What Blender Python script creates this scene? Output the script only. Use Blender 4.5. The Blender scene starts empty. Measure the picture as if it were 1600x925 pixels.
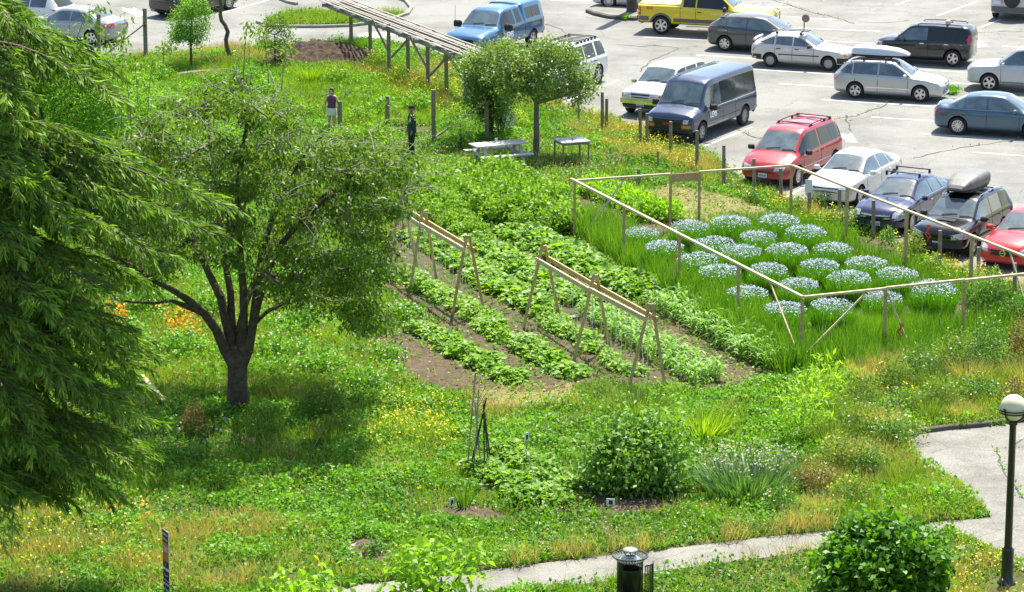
import bpy, bmesh, math, random
import numpy as np
from mathutils import Vector, Matrix
from mathutils.bvhtree import BVHTree
random.seed(7); RNG = np.random.default_rng(11)
scene = bpy.context.scene
# ------------------------------------------------------------------ camera
FPX, PITCH, CAMH = 5000.0, math.radians(14.07), 22.56      # focal length in photo pixels (photo is 1600 wide)
cam_d = bpy.data.cameras.new('camera'); cam = bpy.data.objects.new('camera', cam_d)
scene.collection.objects.link(cam); scene.camera = cam
cam_d.sensor_width = 36; cam_d.lens = FPX * 36 / 1600
cam_d.clip_start = 1; cam_d.clip_end = 2000
cam.location = (0, 0, CAMH); cam.rotation_euler = (math.pi/2 - PITCH, 0, 0)
# ------------------------------------------------------------------ light
w = bpy.data.worlds.new('World'); scene.world = w; w.use_nodes = True
wn = w.node_tree.nodes; wl = w.node_tree.links
sky = wn.new('ShaderNodeTexSky'); sky.sky_type = 'NISHITA'; sky.sun_disc = False
wl.new(sky.outputs[0], wn['Background'].inputs[0]); wn['Background'].inputs[1].default_value = 0.12
SUN_EL, SUN_AZ = math.radians(61), math.radians(20)        # azimuth measured from +Y (away from the viewer) towards +X
sky.sun_elevation = SUN_EL; sky.sun_rotation = SUN_AZ
sky.air_density = 1.0; sky.dust_density = 1.5; sky.ozone_density = 1.0
sl = bpy.data.lights.new('sun', 'SUN'); sun = bpy.data.objects.new('sun', sl); scene.collection.objects.link(sun)
sl.energy = 4.9; sl.angle = math.radians(0.53); sl.color = (1.0, 0.93, 0.79)
sd = Vector((math.sin(SUN_AZ)*math.cos(SUN_EL), math.cos(SUN_AZ)*math.cos(SUN_EL), math.sin(SUN_EL)))
sun.rotation_euler = sd.to_track_quat('Z', 'Y').to_euler(); sun.location = sd*100
vs = scene.view_settings; vs.view_transform = 'Standard'; vs.look = 'None'; vs.gamma = 1; vs.use_curve_mapping = False
vs.exposure = 1.02
scene.render.resolution_x = 1024; scene.render.resolution_y = 592
scene.render.engine = 'CYCLES'
scene.cycles.max_bounces = 6; scene.cycles.transparent_max_bounces = 4; scene.cycles.diffuse_bounces = 3
# ------------------------------------------------------------------ photo pixel -> place
CP, SP = math.cos(PITCH), math.sin(PITCH)
def ray(px, py):
    a = (px-800)/FPX; b = -(py-462.5)/FPX
    return Vector((a, CP + b*SP, -SP + b*CP))
def gp(px, py, z=0.0):
    d = ray(px, py); t = (z-CAMH)/d.z
    return Vector((d.x*t, d.y*t, z))
def tp(px, py, Y):
    d = ray(px, py); t = Y/d.y
    return Vector((d.x*t, Y, CAMH + d.z*t))
def topx(x, y, z=0):
    x = np.asarray(x, float); y = np.asarray(y, float)
    dz = z - CAMH
    f = y*CP - dz*SP; u = y*SP + dz*CP
    return 800 + FPX*x/f, 462.5 - FPX*u/f
def inpoly(px, py, poly):
    c = np.zeros(np.shape(px), bool); n = len(poly)
    for i in range(n):
        x0, y0 = poly[i]; x1, y1 = poly[(i+1) % n]
        if y0 == y1: continue
        c ^= ((y0 > py) != (y1 > py)) & (px < (x1-x0)*(py-y0)/(y1-y0)+x0)
    return c
# ------------------------------------------------------------------ noise
_ng = RNG.random((256, 256))
def vnoise(x, y, s=1.0, o=0):
    x = np.asarray(x)/s + 37.3*(o+1); y = np.asarray(y)/s + 11.7*(o+1)
    xi = np.floor(x).astype(int); yi = np.floor(y).astype(int); fx = x-xi; fy = y-yi
    fx = fx*fx*(3-2*fx); fy = fy*fy*(3-2*fy)
    g = lambda a, b: _ng[a & 255, b & 255]
    return (g(xi, yi)*(1-fx)+g(xi+1, yi)*fx)*(1-fy) + (g(xi, yi+1)*(1-fx)+g(xi+1, yi+1)*fx)*fy
def fbm(x, y, s=1.0, o=0):
    return (vnoise(x, y, s, o)*.5 + vnoise(x, y, s/2.1, o+3)*.3 + vnoise(x, y, s/4.3, o+5)*.2)
# ------------------------------------------------------------------ materials
MATS = {}
def pmat(name, col, rough=.6, metal=0., noise=0., nscale=6., bump=0., bscale=30., coat=0., spec=.5, col2=None, stretch=None):
    if name in MATS: return MATS[name]
    m = bpy.data.materials.new(name); m.use_nodes = True; N = m.node_tree.nodes; L = m.node_tree.links
    b = N['Principled BSDF']; b.inputs['Roughness'].default_value = rough; b.inputs['Metallic'].default_value = metal
    b.inputs['Specular IOR Level'].default_value = spec
    b.inputs['Coat Weight'].default_value = coat; b.inputs['Coat Roughness'].default_value = .04
    c = (*col, 1)
    tc = N.new('ShaderNodeTexCoord'); mp = N.new('ShaderNodeMapping'); L.new(tc.outputs['Object'], mp.inputs[0])
    if stretch: mp.inputs['Scale'].default_value = stretch
    if noise > 0 or col2:
        nz = N.new('ShaderNodeTexNoise'); nz.inputs['Scale'].default_value = nscale; nz.inputs['Detail'].default_value = 6
        nz.inputs['Roughness'].default_value = .65
        L.new(mp.outputs[0], nz.inputs[0])
        r = N.new('ShaderNodeValToRGB'); r.color_ramp.elements[0].position = .3; r.color_ramp.elements[1].position = .7
        c2 = col2 if col2 else tuple(x*(1-noise) for x in col)
        r.color_ramp.elements[0].color = (*c2, 1); r.color_ramp.elements[1].color = c
        L.new(nz.outputs['Fac'], r.inputs[0]); L.new(r.outputs[0], b.inputs['Base Color'])
    else: b.inputs['Base Color'].default_value = c
    if bump > 0:
        n2 = N.new('ShaderNodeTexNoise'); n2.inputs['Scale'].default_value = bscale; n2.inputs['Detail'].default_value = 5
        L.new(mp.outputs[0], n2.inputs[0])
        bp = N.new('ShaderNodeBump'); bp.inputs['Strength'].default_value = bump; bp.inputs['Distance'].default_value = .02
        L.new(n2.outputs['Fac'], bp.inputs['Height']); L.new(bp.outputs[0], b.inputs['Normal'])
    MATS[name] = m; return m
def leafmat(name, ca, cb, trans=.4, rough=.45, spec=.5):
    """leaf colour runs from ca to cb with the per-leaf 'tint'; light passes through"""
    if name in MATS: return MATS[name]
    m = bpy.data.materials.new(name); m.use_nodes = True; N = m.node_tree.nodes; L = m.node_tree.links
    b = N['Principled BSDF']; b.inputs['Roughness'].default_value = rough; b.inputs['Specular IOR Level'].default_value = spec
    at = N.new('ShaderNodeAttribute'); at.attribute_name = 'tint'
    r = N.new('ShaderNodeValToRGB'); r.color_ramp.elements[0].color = (*ca, 1); r.color_ramp.elements[1].color = (*cb, 1)
    L.new(at.outputs['Fac'], r.inputs[0])
    L.new(r.outputs[0], b.inputs['Base Color'])
    t = N.new('ShaderNodeBsdfTranslucent')
    hs = N.new('ShaderNodeMixRGB'); hs.blend_type = 'MULTIPLY'; hs.inputs[0].default_value = 1; hs.inputs[2].default_value = (1.3, 1.4, .35, 1)
    L.new(r.outputs[0], hs.inputs[1]); L.new(hs.outputs[0], t.inputs[0])
    mx = N.new('ShaderNodeMixShader'); mx.inputs[0].default_value = trans
    L.new(b.outputs[0], mx.inputs[1]); L.new(t.outputs[0], mx.inputs[2])
    L.new(mx.outputs[0], N['Material Output'].inputs[0])
    MATS[name] = m; return m
def worldmat(m):
    for n in m.node_tree.nodes:
        if n.type == 'TEX_COORD':
            for l in list(m.node_tree.links):
                if l.from_node == n:
                    g = m.node_tree.nodes.get('Geometry') or m.node_tree.nodes.new('ShaderNodeNewGeometry')
                    t = l.to_socket; m.node_tree.links.remove(l); m.node_tree.links.new(g.outputs['Position'], t)
    return m
# ------------------------------------------------------------------ object helpers
COL = scene.collection
def tag(o, label=None, cat=None, group=None, kind=None):
    if label: o['label'] = label
    if cat: o['category'] = cat
    if group: o['group'] = group
    if kind: o['kind'] = kind
    return o
def empty(name, loc=(0, 0, 0), rz=0, label=None, cat=None, group=None):
    o = bpy.data.objects.new(name, None); COL.objects.link(o); o.location = loc; o.rotation_euler = (0, 0, rz)
    o.empty_display_size = .2
    return tag(o, label, cat, group)
def link(name, me, mat=None, parent=None, smooth=False):
    o = bpy.data.objects.new(name, me); COL.objects.link(o)
    if mat is not None:
        for m in (mat if isinstance(mat, (list, tuple)) else [mat]): me.materials.append(m)
    if parent is not None: o.parent = parent
    if smooth: me.polygons.foreach_set('use_smooth', [True]*len(me.polygons))
    return o
def pyobj(name, V, F, mat, parent=None, smooth=False):
    me = bpy.data.meshes.new(name); me.from_pydata([tuple(v) for v in V], [], F); me.update()
    return link(name, me, mat, parent, smooth)
def npmesh(name, V, F, tint=None):
    """V (n,3) array, F (m,k) array of equal-sided faces"""
    me = bpy.data.meshes.new(name); V = np.ascontiguousarray(V, np.float32); F = np.ascontiguousarray(F, np.int32)
    m, k = F.shape
    me.vertices.add(len(V)); me.vertices.foreach_set('co', V.ravel())
    me.loops.add(m*k); me.loops.foreach_set('vertex_index', F.ravel())
    me.polygons.add(m); me.polygons.foreach_set('loop_start', np.arange(0, m*k, k, dtype=np.int32))
    try: me.polygons.foreach_set('loop_total', np.full(m, k, np.int32))
    except Exception: pass
    if tint is not None:
        a = me.attributes.new('tint', 'FLOAT', 'FACE'); a.data.foreach_set('value', np.ascontiguousarray(np.clip(tint, 0, 1), np.float32))
    me.update(); return me
def copy_tree(o, parent=None):
    c = o.copy(); COL.objects.link(c)
    if parent is not None: c.parent = parent
    for ch in list(o.children): copy_tree(ch, c)
    return c
class MB:
    def __init__(s): s.V = []; s.F = []
    def add(s, V, F):
        n = len(s.V); s.V += [Vector(v) for v in V]; s.F += [[i+n for i in f] for f in F]; return s
    def box(s, c, d, rz=0):
        R = Matrix.Rotation(rz, 3, 'Z'); c = Vector(c); V = []
        for z in (-1, 1):
            for x, y in ((-1, -1), (1, -1), (1, 1), (-1, 1)): V.append(c + R @ Vector((x*d[0]/2, y*d[1]/2, z*d[2]/2)))
        return s.add(V, [[3, 2, 1, 0], [4, 5, 6, 7], [0, 1, 5, 4], [1, 2, 6, 5], [2, 3, 7, 6], [3, 0, 4, 7]])
    def beam(s, a, b, w, h, up=(0, 0, 1)):
        a = Vector(a); b = Vector(b); d = (b-a).normalized(); up = Vector(up)
        if abs(d.dot(up)) > .95: up = Vector((0, 1, 0))
        x = d.cross(up).normalized(); z = x.cross(d)
        V = [p + x*i*w/2 + z*j*h/2 for p in (a, b) for i, j in ((-1, -1), (1, -1), (1, 1), (-1, 1))]
        return s.add(V, [[3, 2, 1, 0], [4, 5, 6, 7], [0, 1, 5, 4], [1, 2, 6, 5], [2, 3, 7, 6], [3, 0, 4, 7]])
    def tube(s, pts, r, n=8, caps=True):
        pts = [Vector(p) for p in pts]; rr = r if isinstance(r, (list, tuple)) else [r]*len(pts); V = []; F = []
        for i, p in enumerate(pts):
            d = (pts[min(i+1, len(pts)-1)] - pts[max(i-1, 0)]).normalized()
            u = Vector((0, 0, 1)) if abs(d.z) < .9 else Vector((1, 0, 0))
            x = d.cross(u).normalized(); y = x.cross(d)
            V += [p + (x*math.cos(a) + y*math.sin(a))*rr[i] for a in [2*math.pi*k/n for k in range(n)]]
        for i in range(len(pts)-1):
            F += [[i*n+k, i*n+(k+1) % n, (i+1)*n+(k+1) % n, (i+1)*n+k] for k in range(n)]
        if caps: F += [list(range(n))[::-1], [(len(pts)-1)*n+k for k in range(n)]]
        return s.add(V, F)
    def lathe(s, prof, c=(0, 0, 0), n=20, axis='Z', close=False):
        V = []; F = []; c = Vector(c)
        for r, z in prof:
            for k in range(n):
                a = 2*math.pi*k/n
                V.append(c + (Vector((r*math.cos(a), r*math.sin(a), z)) if axis == 'Z' else Vector((r*math.cos(a), z, r*math.sin(a)))))
        m = len(prof)
        for i in range(m-1 + (1 if close else 0)):
            j = (i+1) % m
            F += [[i*n+k, i*n+(k+1) % n, j*n+(k+1) % n, j*n+k] for k in range(n)]
        return s.add(V, F)
    def build(s, name, mat, parent=None, smooth=False): return pyobj(name, s.V, s.F, mat, parent, smooth)
def text_obj(name, body, size, mat, parent, loc, rot, ext=.002, bold=.0, ax='CENTER'):
    cu = bpy.data.curves.new(name, 'FONT'); cu.body = body; cu.size = size; cu.extrude = ext; cu.offset = bold
    cu.align_x = ax; cu.align_y = 'CENTER'; cu.space_line = .85
    t = bpy.data.objects.new(name, cu); COL.objects.link(t); bpy.context.view_layer.update()
    me = bpy.data.meshes.new_from_object(t.evaluated_get(bpy.context.evaluated_depsgraph_get()))
    bpy.data.objects.remove(t)
    o = link(name, me, mat, parent); o.location = loc; o.rotation_euler = rot; return o
# ================================================================== SETTING
def sheet(name, pxpoly, z, mat, kind='structure', parent=None, thick=.05):
    P = [gp(x, y) for x, y in pxpoly]
    bm = bmesh.new(); f = bm.faces.new([bm.verts.new((p.x, p.y, z)) for p in P])
    if f.normal.z < 0: f.normal_flip()
    bmesh.ops.triangulate(bm, faces=[f])
    me = bpy.data.meshes.new(name); bm.to_mesh(me); bm.free()
    o = link(name, me, mat, parent)
    if kind: o['kind'] = kind
    return o
def gmat():
    m = pmat('ground_turf', (.11, .15, .035), rough=.95, col2=(.07, .055, .03), nscale=.9, bump=.6, bscale=9, spec=.1)
    return worldmat(m)
ground = pyobj('ground', [(-600, -200, 0), (600, -200, 0), (600, 1500, 0), (-600, 1500, 0)], [[0, 1, 2, 3]], gmat())
tag(ground, kind='structure')
def asphalt(name, a, b, scale=1.0):
    m = bpy.data.materials.new(name); m.use_nodes = True; N = m.node_tree.nodes; L = m.node_tree.links; B = N['Principled BSDF']
    g = N.new('ShaderNodeNewGeometry'); B.inputs['Roughness'].default_value = .85; B.inputs['Specular IOR Level'].default_value = .25
    n1 = N.new('ShaderNodeTexNoise'); n1.inputs['Scale'].default_value = .22*scale; n1.inputs['Detail'].default_value = 7; n1.inputs['Roughness'].default_value = .7
    n2 = N.new('ShaderNodeTexNoise'); n2.inputs['Scale'].default_value = 24; n2.inputs['Detail'].default_value = 3
    for n in (n1, n2): L.new(g.outputs['Position'], n.inputs[0])
    r1 = N.new('ShaderNodeValToRGB'); r1.color_ramp.elements[0].position = .30; r1.color_ramp.elements[1].position = .58
    r1.color_ramp.elements[0].color = (*a, 1); r1.color_ramp.elements[1].color = (*b, 1); L.new(n1.outputs[0], r1.inputs[0])
    r2 = N.new('ShaderNodeValToRGB'); r2.color_ramp.elements[0].position = .35; r2.color_ramp.elements[1].position = .65
    r2.color_ramp.elements[0].color = (.72, .72, .72, 1); r2.color_ramp.elements[1].color = (1.15, 1.15, 1.13, 1); L.new(n2.outputs[0], r2.inputs[0])
    mx = N.new('ShaderNodeMixRGB'); mx.blend_type = 'MULTIPLY'; mx.inputs[0].default_value = 1
    L.new(r1.outputs[0], mx.inputs[1]); L.new(r2.outputs[0], mx.inputs[2])
    # fine cracks
    wv = N.new('ShaderNodeTexVoronoi'); wv.feature = 'DISTANCE_TO_EDGE'; wv.inputs['Scale'].default_value = .28
    n3 = N.new('ShaderNodeTexNoise'); n3.inputs['Scale'].default_value = .8; n3.inputs['Detail'].default_value = 4
    ad = N.new('ShaderNodeMixRGB'); ad.blend_type = 'ADD'; ad.inputs[0].default_value = 1.0
    L.new(g.outputs['Position'], n3.inputs[0]); L.new(g.outputs['Position'], ad.inputs[1]); L.new(n3.outputs['Color'], ad.inputs[2]); L.new(ad.outputs[0], wv.inputs[0])
    r3 = N.new('ShaderNodeValToRGB'); r3.color_ramp.elements[0].position = .002; r3.color_ramp.elements[1].position = .007
    r3.color_ramp.elements[0].color = (.62, .62, .6, 1); r3.color_ramp.elements[1].color = (1, 1, 1, 1); L.new(wv.outputs['Distance'], r3.inputs[0])
    m2 = N.new('ShaderNodeMixRGB'); m2.blend_type = 'MULTIPLY'; m2.inputs[0].default_value = .8
    L.new(mx.outputs[0], m2.inputs[1]); L.new(r3.outputs[0], m2.inputs[2]); L.new(m2.outputs[0], B.inputs['Base Color'])
    bp = N.new('ShaderNodeBump'); bp.inputs['Strength'].default_value = .35; bp.inputs['Distance'].default_value = .01
    L.new(n2.outputs[0], bp.inputs['Height']); L.new(bp.outputs[0], B.inputs['Normal'])
    MATS[name] = m; return m
M_ASPH = asphalt('worn_asphalt', (.145, .147, .138), (.258, .262, .248))
M_PATH = asphalt('path_concrete', (.15, .147, .132), (.265, .26, .235), 3)
M_PAINT = worldmat(pmat('road_paint', (.72, .72, .70), rough=.7, noise=.3, nscale=5))
M_KERB = worldmat(pmat('kerb_concrete', (.36, .34, .30), rough=.9, noise=.45, nscale=3, bump=.3))
M_KERBD = worldmat(pmat('kerb_dark', (.13, .115, .095), rough=.95, noise=.5, nscale=4, bump=.4))
M_SOIL = worldmat(pmat('soil', (.155, .12, .085), rough=1, noise=.55, nscale=5, bump=1, bscale=14, spec=.05))
M_STRAW = worldmat(pmat('straw_ground', (.30, .26, .15), rough=1, col2=(.15, .15, .06), nscale=4, bump=.8, bscale=20, spec=.05))
LOT_EDGE = [(-150, 100), (0, 96), (100, 92), (180, 90), (250, 87), (330, 79), (420, 70), (500, 66), (565, 62), (640, 74), (720, 98), (800, 128), (870, 160), (945, 183), (1020, 207), (1100, 236),
            (1160, 282), (1215, 304), (1262, 322), (1350, 358), (1440, 396), (1530, 432), (1600, 452), (1800, 520)]
far = [(1800, -190), (-300, -190)]
PARK = LOT_EDGE + far
sheet('parking_lot', PARK, .004, M_ASPH)
PATH = [(380, 936), (560, 914), (720, 897), (800, 886), (909, 873), (1011, 862), (1110, 850), (1200, 839), (1310, 829), (1400, 822), (1480, 815),
        (1478, 832), (1400, 842), (1290, 858), (1200, 871), (1025, 893), (940, 909), (830, 922), (700, 938), (540, 957), (380, 975)]
PAD = [(1411, 684), (1446, 675), (1520, 668), (1600, 661), (1800, 640), (1800, 985), (1600, 891), (1545, 862), (1478, 830), (1480, 815), (1548, 810), (1541, 795), (1499, 757), (1455, 735), (1428, 708)]
sheet('footpath', PATH, .006, M_PATH)
sheet('paved_yard', PAD, .010, M_PATH)
# kerbs: extruded along pixel lines
def kerb(name, pts, w=.15, h=.13, mat=M_KERB, zig=0):
    P = [gp(*p) for p in pts]; m = MB(); V = []; F = []
    for i, p in enumerate(P):
        d = (P[min(i+1, len(P)-1)]-P[max(i-1, 0)]).normalized(); n = Vector((-d.y, d.x, 0))
        for a, z in ((-w/2, 0), (-w/2, h*.85), (-w/2+.02, h), (w/2-.02, h), (w/2, h*.85), (w/2, 0)): V.append(p+n*a+Vector((0, 0, z)))
    for i in range(len(P)-1): F += [[i*6+k, i*6+k+1, (i+1)*6+k+1, (i+1)*6+k] for k in range(5)]
    F += [[0, 1, 2, 3, 4, 5], [(len(P)-1)*6+k for k in range(6)][::-1]]
    m.add(V, F); o = m.build(name, mat); o['kind'] = 'structure'; return o
ISLAND = [(413, 34), (450, 22), (500, 10), (560, -4), (600, -8), (632, 4), (640, 14), (634, 21), (610, 29), (580, 35), (540, 39), (500, 41), (450, 41), (420, 39)]
kerb('kerb', [(402, 36), (416, 41), (450, 43.5), (500, 43.5), (545, 42), (585, 37.5), (615, 31), (637, 23), (643, 14), (634, 3), (600, -10)], .16)
kerb('kerb', [(438, 0), (450, 5), (464, 8)], .14)
kerb('kerb', [(918, 19), (930, 24), (952, 29), (990, 32), (1010, 30)], .2, .14, M_KERBD)
sheet('island_pavement', [(918, 17), (930, 22), (952, 27), (990, 30), (1020, 26), (1010, 8), (940, 12)], .12, M_PATH)
kerb('kerb', [(1408, 686), (1430, 678), (1480, 671), (1530, 667), (1600, 657), (1800, 636)], .16, .12, M_KERBD)
kerb('kerb', [(1478, 829), (1545, 862), (1600, 891), (1700, 940)], .2, .05, worldmat(pmat('pale_kerb', (.5, .47, .40), noise=.3, nscale=4, rough=.9)))
# parking lot paint
def pline(a, b, wd=.1):
    A, B = gp(*a), gp(*b); d = (B-A).normalized(); n = Vector((-d.y, d.x, 0))*wd/2
    return [A-n, B-n, B+n, A+n]
V = []; F = []
for a, b in [((1152, 107), (1300, 116)), ((1218, 131), (1330, 138)), ((1284, 156), (1463, 167)), ((1362, 183), (1500, 192)), ((1437, 209), (1640, 223)), ((1520, 238), (1700, 251)),
             ((1424, 108), (1520, 114)), ((1469, 129), (1560, 134)), ((1245, 44), (1375, 49)), ((1210, 25), (1307, 31)), ((1278, 64), (1370, 68)), ((1150, 9), (1240, 12)),
             ((1400, 8), (1424, -1)), ((1464, 25), (1528, 2)), ((1529, 44), (1565, 30)), ((1006, 58), (1130, 64)), ((1087, 86), (1200, 93)), ((1310, 86), (1400, 91)), ((1510, 93), (1530, 94)),
             ((876, 162), (967, 125)), ((1082, 236), (1175, 199)), ((344, 21), (420, 0)), ((325, 14), (350, 8)), ((1000, 200), (1060, 170)), ((1225, 310), (1280, 280)), ((860, 1), (960, 2)), ((800, 134), (850, 112)), ((1690, 265), (1800, 272)), ((1566, 72), (1640, 77))]:
    n = len(V); V += pline(a, b, .11); F.append([n, n+1, n+2, n+3])
for poly in ([(1270, 204), (1304, 207), (1326, 211), (1330, 208), (1340, 223), (1321, 222), (1322, 218), (1304, 214), (1270, 210)],
             [(1500, 62), (1513, 62), (1530, 66), (1532, 63), (1546, 73), (1527, 74), (1527, 71), (1513, 68), (1500, 66)],
             [(190, 12), (206, 15), (209, 12), (231, 23), (213, 27), (212, 23), (194, 18)],
             [(559, 54), (580, 50), (624, 51), (634, 54), (600, 56), (604, 60), (560, 59)]):
    n = len(V); V += [gp(*p) for p in poly]; F.append(list(range(n, n+len(poly))))
V = [Vector((v.x, v.y, .009)) for v in V]
o = pyobj('parking_lines', V, F, M_PAINT); o['kind'] = 'structure'
# cracks across the tarmac
M_CRACK = pmat('crack', (.09, .085, .07), rough=1)
V = []; F = []
CRACKS = [[(1282, 192), (1305, 186), (1340, 181), (1368, 170), (1392, 160), (1412, 152)], [(1425, 247), (1462, 240), (1500, 231), (1545, 226), (1600, 217), (1680, 210)], [(1205, 0), (1240, 10), (1262, 17), (1300, 26), (1335, 37)],
          [(1140, 198), (1156, 206), (1172, 212), (1190, 217)], [(1320, 181), (1326, 195), (1330, 205)], [(850, 38), (874, 44), (884, 52)], [(960, 70), (1000, 73), (1022, 71), (1060, 75)], [(1000, 112), (1018, 95), (1040, 85), (1062, 76)],
          [(1500, 56), (1545, 50), (1600, 49)], [(1340, 34), (1380, 36), (1420, 32)], [(1558, 700), (1566, 730), (1582, 755), (1600, 780)], [(1575, 705), (1590, 690), (1600, 686)], [(1240, 82), (1262, 74), (1290, 70)]]
for c in CRACKS:
    pts = [gp(*p) for p in c]; q = []
    for a, b in zip(pts, pts[1:]):
        k = max(2, int((b-a).length/.35))
        q += [a.lerp(b, i/k) + Vector((random.uniform(-.06, .06), random.uniform(-.12, .12), 0)) for i in range(k)]
    q.append(pts[-1])
    for i in range(len(q)-1):
        d = (q[i+1]-q[i]).normalized(); nn = Vector((-d.y, d.x, 0))*random.uniform(.012, .03); n = len(V)
        V += [q[i]-nn, q[i+1]-nn, q[i+1]+nn, q[i]+nn]; F.append([n, n+1, n+2, n+3])
V = [Vector((v.x, v.y, .0155)) for v in V]
o = pyobj('pavement_cracks', V, F, M_CRACK); o['kind'] = 'structure'
# soil plots: lumpy raised sheets
def soil(name, pxpoly, z0=.03, amp=.05, mat=M_SOIL, step=.14, ridge=None):
    P = [gp(x, y) for x, y in pxpoly]; G = [(p.x, p.y) for p in P]
    xs = [g[0] for g in G]; ys = [g[1] for g in G]
    X = np.arange(min(xs), max(xs)+step, step); Y = np.arange(min(ys), max(ys)+step, step*1.3)
    XX, YY = np.meshgrid(X, Y); ins = inpoly(XX + (vnoise(XX, YY, .5, 4)-.5)*.35, YY + (vnoise(XX, YY, .5, 5)-.5)*.6, G)
    Z = np.where(ins, z0 + amp*fbm(XX, YY, .5, 2) + amp*.6*RNG.random(XX.shape), -.03)
    ny, nx = XX.shape; idx = np.arange(ny*nx).reshape(ny, nx)
    F = np.stack([idx[:-1, :-1], idx[:-1, 1:], idx[1:, 1:], idx[1:, :-1]], -1).reshape(-1, 4)
    keep = ins[:-1, :-1] | ins[:-1, 1:] | ins[1:, 1:] | ins[1:, :-1]
    F = F[keep.reshape(-1)]
    me = npmesh(name, np.stack([XX.ravel(), YY.ravel(), Z.ravel()], -1), F); o = link(name, me, mat, smooth=True); o['kind'] = 'structure'; return o
SOILS = [
    [(560, 532), (640, 515), (700, 506), (780, 500), (850, 490), (900, 470), (1015, 468), (1090, 485), (1215, 560), (1222, 588), (1120, 612), (990, 605), (890, 606), (800, 612), (735, 618), (690, 612), (640, 590)],
    [(620, 350), (690, 330), (780, 350), (860, 378), (940, 420), (1025, 470), (900, 492), (770, 515), (680, 500), (600, 450)],
    [(838, 300), (890, 288), (920, 292), (980, 340), (1000, 372), (930, 362), (895, 345)],
    [(665, 800), (700, 792), (770, 800), (800, 822), (740, 818), (690, 812)],
    [(928, 780), (960, 776), (1030, 785), (1062, 793), (1020, 803), (960, 806), (930, 797)],
    [(548, 848), (575, 845), (606, 858), (610, 876), (580, 882), (552, 870)],
    [(420, 88), (470, 70), (530, 72), (590, 82), (580, 100), (500, 105), (440, 100)],
    [(530, 176), (590, 180), (600, 200), (680, 198), (680, 212), (600, 214), (530, 204)],
    [(1180, 480), (1260, 500), (1300, 540), (1420, 530), (1540, 505), (1500, 470), (1400, 380), (1200, 345), (1000, 350), (940, 370), (1080, 450)],
    [(725, 735), (770, 712), (830, 735), (885, 790), (840, 800), (760, 768)],
]
for s in SOILS: soil('soil_bed', s)
STRAW = [[(985, 300), (1050, 292), (1150, 310), (1210, 335), (1160, 352), (1080, 352), (1030, 330)], [(745, 615), (830, 612), (900, 600), (890, 628), (800, 640), (740, 632)]]
for s in STRAW: soil('straw_mulch', s, .02, .05, M_STRAW)
# dirt pile beside the lot
def mound(name, c, rx, ry, h, mat, n=44):
    V = []; F = []
    for j in range(n+1):
        for i in range(n+1):
            u = i/n*2-1; v = j/n*2-1; r = math.hypot(u, v); x = c.x+u*rx*1.1; y = c.y+v*ry*1.1
            z = max(0, (1-r*r))*h*(.6+.8*float(fbm(x, y, .9, 3))) + (float(vnoise(x, y, .18, 8))-.4)*.16*(r < 1)
            V.append((x, y, max(z, 0) - (.02 if r >= 1 else 0)))
    for j in range(n):
        for i in range(n): F.append([j*(n+1)+i, j*(n+1)+i+1, (j+1)*(n+1)+i+1, (j+1)*(n+1)+i])
    return pyobj(name, V, F, mat, smooth=False)
M_DIRT = worldmat(pmat('dug_earth', (.12, .09, .068), rough=1, noise=.6, nscale=3, bump=1, bscale=8, spec=.05))
tag(mound('earth_heap', gp(500, 88), 2.0, 2.2, .55, M_DIRT), 'long heap of freshly dug brown earth beside the road below the grass island', 'earth heap')
tag(mound('earth_heap', gp(452, 92), 1.2, 1.7, .38, M_DIRT), 'low dark mound of earth at the left end of the long dug heap', 'earth heap')
# ================================================================== VEHICLES
def paint(name, col, metal=.3, rough=.28):
    return pmat('paint_'+name, col, rough=rough+.06, metal=metal, coat=1.0, noise=.08, nscale=2)
M_GLASS = pmat('car_glass', (.13, .19, .20), rough=.07, spec=1.0, coat=1, noise=.75, nscale=1.6, col2=(.025, .04, .045))  # teal mottling paints sky reflections and a visible dashboard into the glass colour
M_TINT = pmat('tinted_glass', (.022, .028, .022), rough=.08, spec=.6)
M_BLACKP = pmat('black_plastic', (.025, .026, .027), rough=.55, noise=.2, nscale=5)
M_GREYP = pmat('grey_cladding', (.13, .13, .125), rough=.5, noise=.15, nscale=5)
M_TYRE = pmat('tyre_rubber', (.028, .028, .027), rough=.85, noise=.3, nscale=8)
M_ALLOY = pmat('alloy', (.62, .62, .62), rough=.28, metal=.85, noise=.1, nscale=8)
M_STEELW = pmat('steel_wheel', (.42, .41, .38), rough=.5, metal=.4, noise=.2, nscale=8)
M_CHROME = pmat('chrome', (.75, .75, .75), rough=.12, metal=1, noise=.05, nscale=9)
M_LAMP = pmat('headlamp_lens', (.62, .64, .62), rough=.1, coat=1, noise=.35, nscale=14)
M_AMBER = pmat('amber_lens', (.75, .2, .02), rough=.2, coat=1, noise=.2, nscale=14)
M_REDL = pmat('red_lens', (.55, .02, .015), rough=.2, coat=1, noise=.2, nscale=14)
M_PLATE = pmat('number_plate', (.72, .74, .78), rough=.4, noise=.1, nscale=20)
M_WELL = pmat('wheel_well', (.012, .012, .012), rough=.9, noise=.1)
M_SEAM = pmat('panel_gap', (.015, .015, .016), rough=.8, noise=.1)
M_WHITEL = pmat('white_lettering', (.85, .85, .85), rough=.5, noise=.05)
ROWS = 9
def chaikin(P):
    Q = [P[0]]
    for a, b in zip(P, P[1:]): Q += [a*.78+b*.22, a*.22+b*.78]
    return Q + [P[-1]]
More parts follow.
